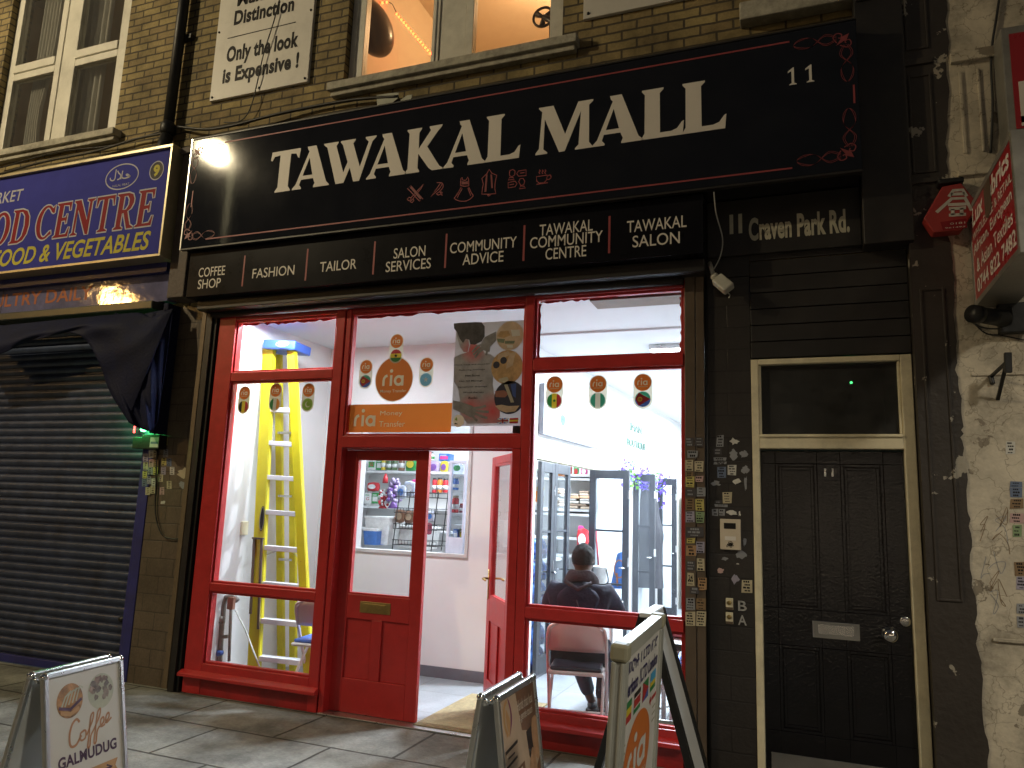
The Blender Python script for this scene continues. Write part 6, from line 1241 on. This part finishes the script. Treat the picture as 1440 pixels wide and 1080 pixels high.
def goods_bottle(name, label, x0, y0, x1, y1, Y, m, cap='white', cat='bottle', jar=False):
    a, bb_, c, e = rect(x0, y0, x1, y1, Y); r = (bb_-a)/2; h = e-c; cx = (a+bb_)/2; T = thing(name, label, cat, (cx, Y, c)); b = MB()
    b.lathe([(r*.92, 0), (r, h*.04), (r, h*(.78 if jar else .62)), (r*(.8 if jar else .45), h*(.86 if jar else .78)), (r*(.75 if jar else .36), h*.9)], (cx, Y, c), G[m]); b.build('body', T, True)
    b = MB(); b.lathe([(r*(.82 if jar else .42), h*.88), (r*(.82 if jar else .42), h)], (cx, Y, c), G[cap]); b.build('cap', T, True)
    b = MB(); b.lathe([(r*1.01, h*.2), (r*1.01, h*.5)], (cx, Y, c), G['white' if m != 'white' else 'green']); b.build('paper_label', T, True)
def goods_bag(name, label, x0, y0, x1, y1, Y, m, m2=None, cat='packet', jit=.12, d=.5):
    a, bb_, c, e = rect(x0, y0, x1, y1, Y); T = thing(name, label, cat, ((a+bb_)/2, Y, c)); random.seed(int(x0*7+y0)); w_, h_ = bb_-a, e-c
    def fn(u, v): a_ = u*2*math.pi; k = math.sin(math.pi*min(max(v, .0), 1))**.35; sq = 1/max(abs(math.cos(a_)), abs(math.sin(a_)))**.55; return ((a+bb_)/2+w_/2*k**.3*sq*.85*math.cos(a_)*(1+random.uniform(-jit, jit)*.6), Y+w_*.22*k*math.sin(a_)*sq, c+h_*v+random.uniform(-.012, .012)*k)
    b = MB(); b.grid(fn, 18, 9, G[m]); b.build('wrapper', T)
    if m2: b = MB(); b.disc((a+bb_)/2, (c+e)/2, w_*.28, Y-w_*.235, G[m2], 18, h_*.25); b.build('print', T)
Ys = SYB+.04
goods_box('goods_box', 'white carton with red letter G on the top shelf behind the hatch', 517, 643, 528, 661, Ys, 'white', 'green', txt='G'); goods_box('goods_box', 'green and white carton on the top shelf behind the hatch', 529, 646, 538, 661, Ys, 'green', 'white')
goods_bottle('bottle', 'pale green bottle first on the top shelf behind the hatch', 537, 641, 543, 661, Ys, 'yellow', 'green'); goods_bottle('bottle', 'dark green jar with pale label behind the hatch', 544, 644, 551, 661, Ys, 'dgreen', 'black', jar=True); goods_bottle('bottle', 'dark jar with yellow label near the shelf middle', 552, 644, 559, 661, Ys, 'dgreen', 'black', jar=True)
goods_bottle('bottle', 'brown bottle with white label on the top shelf', 561, 641, 569, 662, Ys, 'brown', 'white'); goods_bag('packet', 'green bag on the top shelf beside the door stile', 570, 642, 588, 664, Ys, 'green', 'yellow')
goods_box('goods_box', 'blue and pink carton on the shelf seen through the doorway', 617, 638, 632, 648, Ys+.02, 'blue', 'pink'); goods_bag('packet', 'lavender packet on the shelf seen through the doorway', 603, 648, 619, 666, Ys, 'lav', 'purple'); goods_bag('packet', 'yellow and purple packet at the shelf edge by the glazed case', 619, 648, 631, 666, Ys, 'yellow', 'purple'); goods_bottle('bottle', 'white spray bottle on the shelf seen through the doorway', 604, 636, 611, 648, Ys+.12, 'white', 'black')
goods_bag('packet', 'red wrapped packet hanging below the shelf', 516, 678, 535, 691, Ys, 'red', 'white', jit=.03); goods_box('goods_box', 'white carton with red letter G below the red packet', 512, 693, 522, 708, Ys, 'white', 'white', txt='G'); goods_box('goods_box', 'green carton below the red packet', 523, 693, 532, 708, Ys, 'green', 'white')
for nm, lb, x0, y0, x1, y1, m in (('bottle', 'red bottle third from the glazed case', 608, 672, 614, 693, 'red'), ('bottle', 'orange bottle in the row by the glazed case', 615, 672, 622, 693, 'orange'), ('bottle', 'scarlet bottle next to the glazed case', 623, 673, 630, 693, 'red')): goods_bottle(nm, lb, x0, y0, x1, y1, 3.5, m, 'black', jar=True)
# bead trees
def bead_tree(label, px, y0, y1, r, m, m2, cone=None):
    c = at(px, y1, 3.0); t_ = at(px, y0, 3.0); h = t_.z-c.z; T = thing('bead_ornament', label, 'ornament', tuple(c)); b = MB(); random.seed(px)
    for k in range(70): v = random.random(); rr = r*(1-.55*v); a = random.uniform(0, 6.28); b.ball((c.x+rr*math.cos(a), 3.0+rr*math.sin(a), c.z+h*(.2+.75*v)), r*.26, m if k % 3 else m2, 7, 5)
    b.build('bead', T, True); b = MB(); b.lathe([(r*.8, 0), (r*.5, h*.12), (r*.25, h*.25), (.01, h*.95)], c, m2, 14); b.build('stand', T, True)
    if cone: b = MB(); p = at(px+4, y0-14, 3.0); b.lathe([(r*.5, 0), (r*.45, h*.25), (.01, h*.5)], (p.x, 3.0, p.z-h*.2), G[cone], 14); b.build('topper', T, True)
bead_tree('red and white bead ornament with a red topper', 538, 688, 715, .07, G['white'], G['red'], 'red'); bead_tree('tall purple and pink bead ornament behind the hatch', 553, 672, 715, .09, G['lav'], G['purple'])
goods_bag('packet', 'silver blue bag above the wire rack', 558, 682, 572, 702, 2.6, 'silver', 'blue'); goods_bag('packet', 'crumpled silver packet leaning on the door stile side', 567, 676, 586, 698, 2.7, 'silver', 'white'); goods_bag('packet', 'pink hanger packet at the door stile', 578, 674, 592, 690, 2.75, 'pink')
goods_bag('packet', 'brown paper bag on the wire rack', 555, 716, 570, 736, 2.15, 'brown', 'tan'); goods_bag('packet', 'second brown bag at the rack corner', 568, 718, 584, 736, 2.2, 'brown', 'tan'); goods_bag('packet', 'dark red packet on the rack seen through the doorway', 598, 735, 608, 752, 2.2, 'wine'); goods_bag('packet', 'grey blue packet above the dark red one', 598, 718, 612, 734, 2.25, 'silver', 'blue')
def tub(label, x0, y0, x1, y1, Y, m):
    a, bb_, c, e = rect(x0, y0, x1, y1, Y); T = thing('storage_tub', label, 'tub', ((a+bb_)/2, Y, c)); b = MB(); w_ = bb_-a
    b.add([(a+.06*w_, Y, c), (bb_-.06*w_, Y, c), (bb_-.06*w_, Y+.3, c), (a+.06*w_, Y+.3, c), (a, Y-.02, e), (bb_, Y-.02, e), (bb_, Y+.32, e), (a, Y+.32, e)], [(0, 3, 2, 1), (0, 1, 5, 4), (1, 2, 6, 5), (2, 3, 7, 6), (3, 0, 4, 7)], G[m]); b.build('tub', T, thick=.006)
    b = MB(); b.box(a-.008, bb_+.008, Y-.03, Y+.33, e-.012, e+.014, G['white']); b.build('rim', T, bevel=.004)
tub('clear plastic tub with white rim on the hatch counter', 514, 728, 548, 765, 2.05, 'white'); tub('blue plastic tub low behind the hatch', 512, 745, 530, 766, 1.95, 'blue'); tub('white tub under the wire rack', 556, 742, 600, 772, 2.3, 'white')
b = MB(); b.box(hx0+.03, hx1-.02, 1.62, 2.5, 1.02, 1.06, sh); tag(b.build('counter_top', bevel=.005), 'white counter top inside the hatch', 'counter')
T = thing('wire_rack', 'black wire display rack standing on the hatch counter', 'rack', tuple(at(585, 770, 2.1))); b = MB()
A0, A1 = at(553, 772, 2.1), at(622, 772, 2.1); zt = at(585, 690, 2.1).z; z0 = A0.z
for x in (A0.x, A1.x-.12): 
    for y in (2.08, 2.32): b.cyl((x, y, z0), (x+.05, y, zt), .006, iron, n=8)
b.build('post', T, True); b = MB()
for k in range(4):
    z = z0+.05+k*(zt-z0)*.27
    for y in (2.07, 2.33): b.cyl((A0.x, y, z), (A1.x-.06, y, z), .004, iron, n=6); b.cyl((A0.x, y, z+.05), (A1.x-.06, y, z+.05), .004, iron, n=6)
    for i in range(15): x = A0.x+(A1.x-.06-A0.x)*i/14; b.cyl((x, 2.07, z+.05), (x, 2.07, z), .0025, iron, n=5); b.cyl((x, 2.07, z), (x, 2.33, z), .0025, iron, n=5)
b.build('basket', T)
# white framed glass case at the right of the hatch
T = thing('display_case', 'white framed glass case at the right end of the hatch', 'display case', tuple(at(641, 778, 1.75)))
x0, x1, z0, z1 = rect(631, 648, 655, 779, 1.75); b = MB(); wf = mat('white case frame', (.66, .67, .78), .4)
b.box(x0, x0+.03, 1.72, 1.76, z0, z1, wf); b.box(x1-.02, x1, 1.72, 1.76, z0, z1, wf); b.box(x0+.03, x1-.02, 1.72, 1.76, z1-.03, z1, wf); b.box(x0+.03, x1-.02, 1.72, 1.76, z0, z0+.16, wf); b.box(x0, x1, 2.08, 2.10, z0, z1, wf); b.build('frame', T, bevel=.003)
b = MB(); b.box(x0+.03, x1-.02, 1.738, 1.742, z0+.16, z1-.03, cabglass); b.build('pane', T); b = MB()
for yy in (668, 690, 722, 738): z = at(641, yy, 1.8).z; b.box(x0+.005, x1-.005, 1.765, 2.08, z-.01, z, sh)
b.build('shelf', T)
goods_bag('packet', 'pale green packet at the top of the glass case', 636, 650, 653, 667, 1.85, 'clear', 'green', jit=.02); goods_bottle('bottle', 'blue jar on the second shelf of the glass case', 637, 673, 645, 689, 1.85, 'blue', 'blue', jar=True)
goods_bottle('bottle', 'tall red jar on the third shelf of the glass case', 636, 697, 645, 721, 1.84, 'red', 'tan', jar=True); goods_bottle('bottle', 'short red jar at the case edge', 646, 708, 653, 721, 1.86, 'wine', 'red', jar=True)
goods_box('goods_box', 'blue carton at the bottom of the glass case', 637, 744, 644, 758, 1.85, 'blue', 'white', .1); goods_box('goods_box', 'green carton at the bottom of the glass case', 646, 744, 653, 758, 1.85, 'dgreen', 'yellow', .1)
# goods in the side opening
T = thing('wall_shelves', 'white shelves of goods behind the black glazed doors', 'shelves', (-2.8, 4.0, 1.2)); SX = 3.9
zA = at(812, 672, SX).z; zB = at(812, 716, SX).z
b = MB()
def sh2(z): b.box(-3.48, -2.40, SX-.02, 4.218, z-.03, z, sh); b.box(-2.95, -2.58, 2.15, 3.3, z-.03, z, sh)
sh2(zA); sh2(zB); sh2(1.05); b.build('shelf', T); b = MB(); b.box(-2.97, -2.95, 2.12, 3.32, .2, 2.06, sh); b.build('back', T)
for k, (x0, x1, m, lb) in enumerate(((797, 805, 'red', 'tall red packet on the shelf behind the doors'), (806, 815, 'green', 'red and green patterned packet on the shelf'), (816, 827, 'pink', 'round pink packet on the shelf by the swung door'))): goods_bag('packet', lb, x0, 655, x1, 671, SX, m, 'red' if m == 'green' else 'white', jit=.03)
for k, (x0, x1, m, lb) in enumerate(((753, 758, 'white', 'white carton seen through the first glazed door'), (759, 767, 'red', 'red carton seen through the first glazed door'), (778, 791, 'orange', 'orange carton seen through the second glazed door'))): goods_box('goods_box', lb, x0, 658, x1, 669, 2.95, m, 'yellow', .15)
goods_bottle('bottle', 'yellow bottle behind the first glazed door', 755, 674, 765, 704, 2.8, 'yellow', 'yellow'); goods_bag('packet', 'orange packet behind the first glazed door', 751, 690, 758, 706, 2.75, 'orange')
def fabrics(label, x0, x1, y0, y1, Y, n, seed):
    random.seed(seed); a, bb_, c, e = rect(x0, y0, x1, y1, Y); T = thing('folded_fabrics', label, 'folded cloth', ((a+bb_)/2, Y, c)); h = (e-c)/n
    for k in range(n):
        b = MB(); s = random.uniform(-.02, .02); w_ = (bb_-a)*random.uniform(.82, 1.0)
        b.box(a+s, a+s+w_, Y, Y+.22, c+k*h, c+k*h+h*.95, mat('cloth %d' % (k % 5), ((.62, .50, .38), (.30, .22, .16), (.66, .62, .55), (.40, .38, .36), (.58, .36, .22))[k % 5], .9, 0, .15, 20)); b.build('folded_cloth', T, bevel=h*.42, seg=3)
fabrics('stack of folded brown and cream cloths beside the swung door', 814, 829, 690, 716, SX, 7, 2); fabrics('stack of pale folded cloths left of the brown stack', 797, 813, 694, 715, SX, 6, 5); fabrics('stack of folded cloths behind the second glazed door', 778, 790, 686, 712, 2.9, 6, 9)
# water bottle packs
wat = mat('blue bottle plastic', (.12, .30, .72), .2, 0, .25, 12, trans=.35); lab = mat('dark blue label', (.02, .07, .42), .4, 0, .3, 20)
for k in range(6):
    T = thing('water_pack', ('bottom', 'second', 'third', 'fourth', 'fifth', 'topmost')[k]+' blue bottle pack in the stack by the window post', 'bottle pack', (-2.62, 2.25, .04+k*.21)); z = .04+k*.21; b = MB()
    for i in range(4):
        for j in range(2): b.lathe([(.048, 0), (.055, .02), (.055, .13), (.03, .175), (.016, .185), (.016, .20)], (-2.50-.11*j, 1.98+.12*i, z), wat, 14)
    b.build('bottle', T, True); b = MB()
    for i in range(4): b.lathe([(.0558, .05), (.0558, .10)], (-2.50, 1.98+.12*i, z), lab, 14)
    b.build('paper_label', T, True)
b = MB(); b.box(-2.68, wx(1.9)+.05, 1.90, 2.75, .003, .038, skirt); tag(b.build('plinth'), 'dark plinth under the blue bottle packs', 'plinth')
# bag of shopping, bucket, blue bag, mop
goods_bag('carrier_bag', 'red and pink patterned carrier bag behind the seated man', 810, 742, 829, 775, 3.3, 'red', 'white', 'bag', .14); goods_bag('packet', 'pink packet sticking out above the carrier bag', 812, 739, 822, 752, 3.35, 'pink', jit=.05)
T = thing('bucket', 'white plastic bucket with a black handle beyond the seated man', 'bucket', tuple(at(847, 840, 2.9)))
x0, x1, z0, z1 = rect(834, 796, 853, 846, 2.9); b = MB(); cx, r, h = (x0+x1)/2, (x1-x0)/2, z1-z0; b.lathe([(r*.84, 0), (r*.98, h*.97), (r*1.06, h*.97), (r*1.06, h), (r*.94, h), (r*.92, h*.6)], (cx, 2.9, z0), G['white'], 24); b.build('body', T, True); b = MB(); b.tube(smooth2([(cx-r, 2.88, z1-.03), (cx-.1, 2.82, z1-.16), (cx+.1, 2.82, z1-.17), (cx+r, 2.88, z1-.03)], 5), .008, iron); b.build('handle', T, True)
b = MB(); b.box(cx-.2, cx+.2, 2.7, 3.15, 0.003, z0-.002, sh); tag(b.build('pedestal', bevel=.005), 'white pedestal under the plastic bucket', 'pedestal')
T = thing('hanging_bag', 'blue patterned cloth bag hanging behind the swung glazed door', 'bag', tuple(at(868, 830, 3.75)))
L_ = [(868, 778), (876, 775), (878, 828), (858, 828)]; b = MB(); pp = [at(x, y, 3.75) for x, y in L_]; b.prism([(p.x, p.z) for p in pp], 3.72, 3.80, G['blue']); b.build('body', T, bevel=.02)
b = MB(); c = at(871, 800, 3.72); b.ring(c.x, c.z, .06, .012, 3.717, G['orange'], 20, .10); b.ribbon([(c.x-.03, c.z-.05), (c.x-.02, c.z-.2)], .02, 3.717, G['orange']); b.build('print', T)
b = MB(); b.tube([at(842, 800, 3.7), at(838, 745, 3.75)], .012, G['red']); tag(b.build('mop_handle', smooth=True), 'thin red mop handle behind the swung glazed door', 'mop')
# tables
tm = mat('white table top', (.66, .64, .60), .35, 0, .05, 5)
T = thing('table', 'white topped table in front of the seated man', 'table', (-1.30, 1.25, 0)); zt = .735
b = MB(); b.box(-1.62, -.98, .93, 1.55, zt-.02, zt, tm); b.build('table_top', T, bevel=.006); b = MB(); b.box(-1.62, -.98, .925, .93, zt-.035, zt-.002, dk); b.build('edge_band', T)
for x, y in ((-1.56, 1.5), (-1.02, 1.5), (-1.02, .98)): b = MB(); b.cyl((x, y, .003), (x, y, zt-.021), .018, wp); b.build('leg', T, True)
b = MB(); p = at(893, 868, 1.1); b.obox((-1.16, 1.12, zt+.012), (-1.06, 1.22, zt+.012), .16, .02, FC['white']); tag(b.build('paper_pad', bevel=.003), 'white pad of papers on the table by the seated man', 'papers')
T = thing('table', 'dark edged table with the pink bundle at the right window', 'table', (-.72, .85, 0))
b = MB(); b.box(-.93, -.525, .55, 1.2, .645, .668, tm); b.build('table_top', T, bevel=.004); b = MB(); b.box(-.93, -.525, .545, .55, .62, .664, dk); b.build('edge_band', T)
for x, y in ((-.90, .60), (-.90, 1.15), (-.56, 1.15)): b = MB(); b.cyl((x, y, .003), (x, y, .644), .015, wp); b.build('leg', T, True)
random.seed(3); b = MB(); c = at(955, 893, .8); pk = mat('pink cloth', (.62, .16, .20), .8, 0, .15, 10, .2, 20); b.ball((c.x+.02, .84, .735), .12, pk, 22, 12, (1.25, .9, .58), .05); tag(b.build('cloth_bundle', smooth=True), 'bundle of pink cloth on the table in the right window', 'cloth bundle')

# ------------------------------------------------------------------ the seated man
def skin_mesh(name, V, E, Rr, m, parent, sub_=2):
    me = bpy.data.meshes.new(name); me.from_pydata(V, E, []); o = bpy.data.objects.new(name, me); COL.objects.link(o)
    s = o.modifiers.new('skin', 'SKIN'); s.use_smooth_shade = True
    for i, r in enumerate(Rr): me.skin_vertices[0].data[i].radius = (r, r) if not isinstance(r, tuple) else r
    me.skin_vertices[0].data[0].use_root = True
    d = o.modifiers.new('smooth', 'SUBSURF'); d.levels = d.render_levels = sub_
    bpy.context.view_layer.update(); m2 = bpy.data.meshes.new_from_object(o.evaluated_get(bpy.context.evaluated_depsgraph_get()))
    bpy.data.objects.remove(o); bpy.data.meshes.remove(me); m2.name = name
    o = bpy.data.objects.new(name, m2); COL.objects.link(o); o.parent = parent; m2.materials.clear(); m2.materials.append(m)
    m2.polygons.foreach_set('material_index', [0]*len(m2.polygons)); m2.polygons.foreach_set('use_smooth', [True]*len(m2.polygons)); return o
sknm = mat('brown skin', (.10, .052, .032), .5, 0, .12, 18, .08, 120); jack = mat('navy jacket cloth', (.016, .016, .032), .8, 0, .3, 9, .9, 22, spec=.25); hoodm = mat('grey hood jersey', (.07, .062, .070), .95, 0, .25, 14, .6, 60, spec=.1); jean = mat('dark denim', (.035, .042, .062), .85, 0, .25, 14, .3, 60); shoe = mat('black shoe', (.02, .02, .022), .5, 0, .2, 10); hairm = mat('black hair', (.012, .010, .010), .85, 0, .5, 40, 1.0, 150)
T = thing('person', 'man in navy hooded jacket seated on a white folding chair, seen from behind', 'person', (-1.59, .60, 0), rz=rad(6))
V = [(0, 0, .56), (0, -.02, .72), (0, .02, .90), (0, .045, 1.00), (0, .06, 1.085), (0, .085, 1.15), (.0, .10, 1.215), (0, .10, 1.262)]
E = [(0, 1), (1, 2), (2, 3), (3, 4), (4, 5), (5, 6), (6, 7)]; Rr = [(.15, .12), (.145, .105), (.165, .11), (.11, .085), .056, (.068, .088), (.078, .098), (.06, .075)]
def addc(chain, root, rs):
    p = root
    for v, r in zip(chain, rs): V.append(v); Rr.append(r); E.append((p, len(V)-1)); p = len(V)-1
    return p
for s in (-1, 1):
    w_ = addc([(s*.19, .03, .975), (s*.255, .16, .80), (s*.19, .36, .775), (s*.165, .43, .775)], 2, [.065, .047, .034, .027])
    for k, (dx, L, ln) in enumerate(((-.027, .05, .030), (-.009, .058, .034), (.009, .055, .032), (.026, .046, .026))):
        addc([(s*.165+dx, .46, .778), (s*.165+dx*1.2, .46+L*.6, .770), (s*.165+dx*1.25, .46+L, .752)], w_, [.0095, .0085, .007])
    addc([(s*.165-s*.04, .435, .772), (s*.165-s*.055, .465, .762)], w_, [.011, .009])
    k_2 = addc([(s*.10, .03, .53), (s*.13, .42, .53)], 0, [.088, .062])
    if s > 0: addc([(.15, .35, .30), (.13, .30, .10), (.13, .38, .045)], k_2, [.052, .038, .034])
    else: addc([(-.06, .47, .30), (.02, .45, .10), (.03, .55, .045)], k_2, [.052, .038, .034])
for s in (-1, 1): addc([(s*.084, .085, 1.185)], 6, [(.012, .026)])
addc([(0, .205, 1.175)], 6, [.016])
body = skin_mesh('body', [Vector(v) for v in V], E, Rr, sknm, T)
b = MB(); 
for s in (-1, 1): b.ball((s*.032, .185, 1.208), .013, FC['white'], 10, 8); b.ball((s*.032, .194, 1.208), .007, ink, 8, 6)
b.build('eye', T, True, local=True)
b = MB(); b.ball((0, .178, 1.135), .02, mat('lips', (.12, .045, .04), .4), 10, 6, (1.2, .5, .4)); b.build('mouth', T, True, local=True)
# hair: short cap with a fuzzy surface
b = MB(); random.seed(9)
def hr(u, v):
    a = u*2*math.pi; t = v*math.pi*(.62-.20*max(0, math.sin(a))); r = 1+random.uniform(-.05, .05); return (.090*r*math.sin(t)*math.cos(a), .092+.112*r*math.sin(t)*math.sin(a), 1.215+.118*r*math.cos(t))
b.grid(hr, 44, 20, hairm); b.build('hair', T, True, local=True)
jv = [(0, -.01, .52), (0, -.03, .70), (0, .0, .88), (0, .02, .985), (0, .045, 1.05)]; je = [(0, 1), (1, 2), (2, 3), (3, 4)]; jr = [(.19, .155), (.195, .15), (.205, .145), (.15, .125), (.085, .085)]
for s in (-1, 1):
    o_ = len(jv); jv += [(s*.20, .02, .965), (s*.275, .14, .80), (s*.21, .33, .785)]; jr += [.098, .075, .056]; je += [(2, o_), (o_, o_+1), (o_+1, o_+2)]
skin_mesh('jacket', [Vector(v) for v in jv], je, jr, jack, T)
b = MB()
def hd(u, v):
    a = u*2*math.pi; rr = .112-.022*v+.010*math.sin(v*math.pi); return (rr*1.12*math.cos(a), .05+rr*1.0*math.sin(a)-.015*v, 1.02+.085*v-.034*math.sin(a)+.007*math.sin(a*4+v*5))
b.grid(hd, 40, 10, hoodm); b.build('collar', T, True, local=True, thick=.016)
b = MB(); b.ball((0, 0, 0), .125, jack, 30, 18, (1.30, .30, .85), .03); b.xf(Matrix.Translation((0, -.118, .925)) @ Matrix.Rotation(rad(-14), 4, 'X')); b.build('hood', T, True, local=True)
b = MB(); b.tube([(-.10, -.09, 1.05), (0, -.125, 1.0), (.10, -.09, 1.05)], .016, hoodm); b.tube([(0, -.185, .93), (.02, -.19, .87)], .006, hoodm); b.build('hood_seam', T, True, local=True)
tv = [(0, 0, .53)]; te = []; tr_ = [(.165, .12)]
for s in (-1, 1):
    o_ = len(tv); tv += [(s*.10, .06, .535), (s*.13, .42, .53), (.15 if s > 0 else -.06, .36 if s > 0 else .47, .30), (.13 if s > 0 else .015, .31 if s > 0 else .45, .115)]; tr_ += [.105, .08, .072, .058]; te += [(0, o_), (o_, o_+1), (o_+1, o_+2), (o_+2, o_+3)]
skin_mesh('trousers', [Vector(v) for v in tv], te, tr_, jean, T)
for cx, cy_ in ((.13, .37), (.03, .54)): b = MB(); b.ball((cx, cy_, .042), .05, shoe, 16, 10, (.9, 2.4, .95)); b.box(cx-.042, cx+.042, cy_-.12, cy_+.12, .003, .022, shoe); b.build('shoe', T, True, local=True)
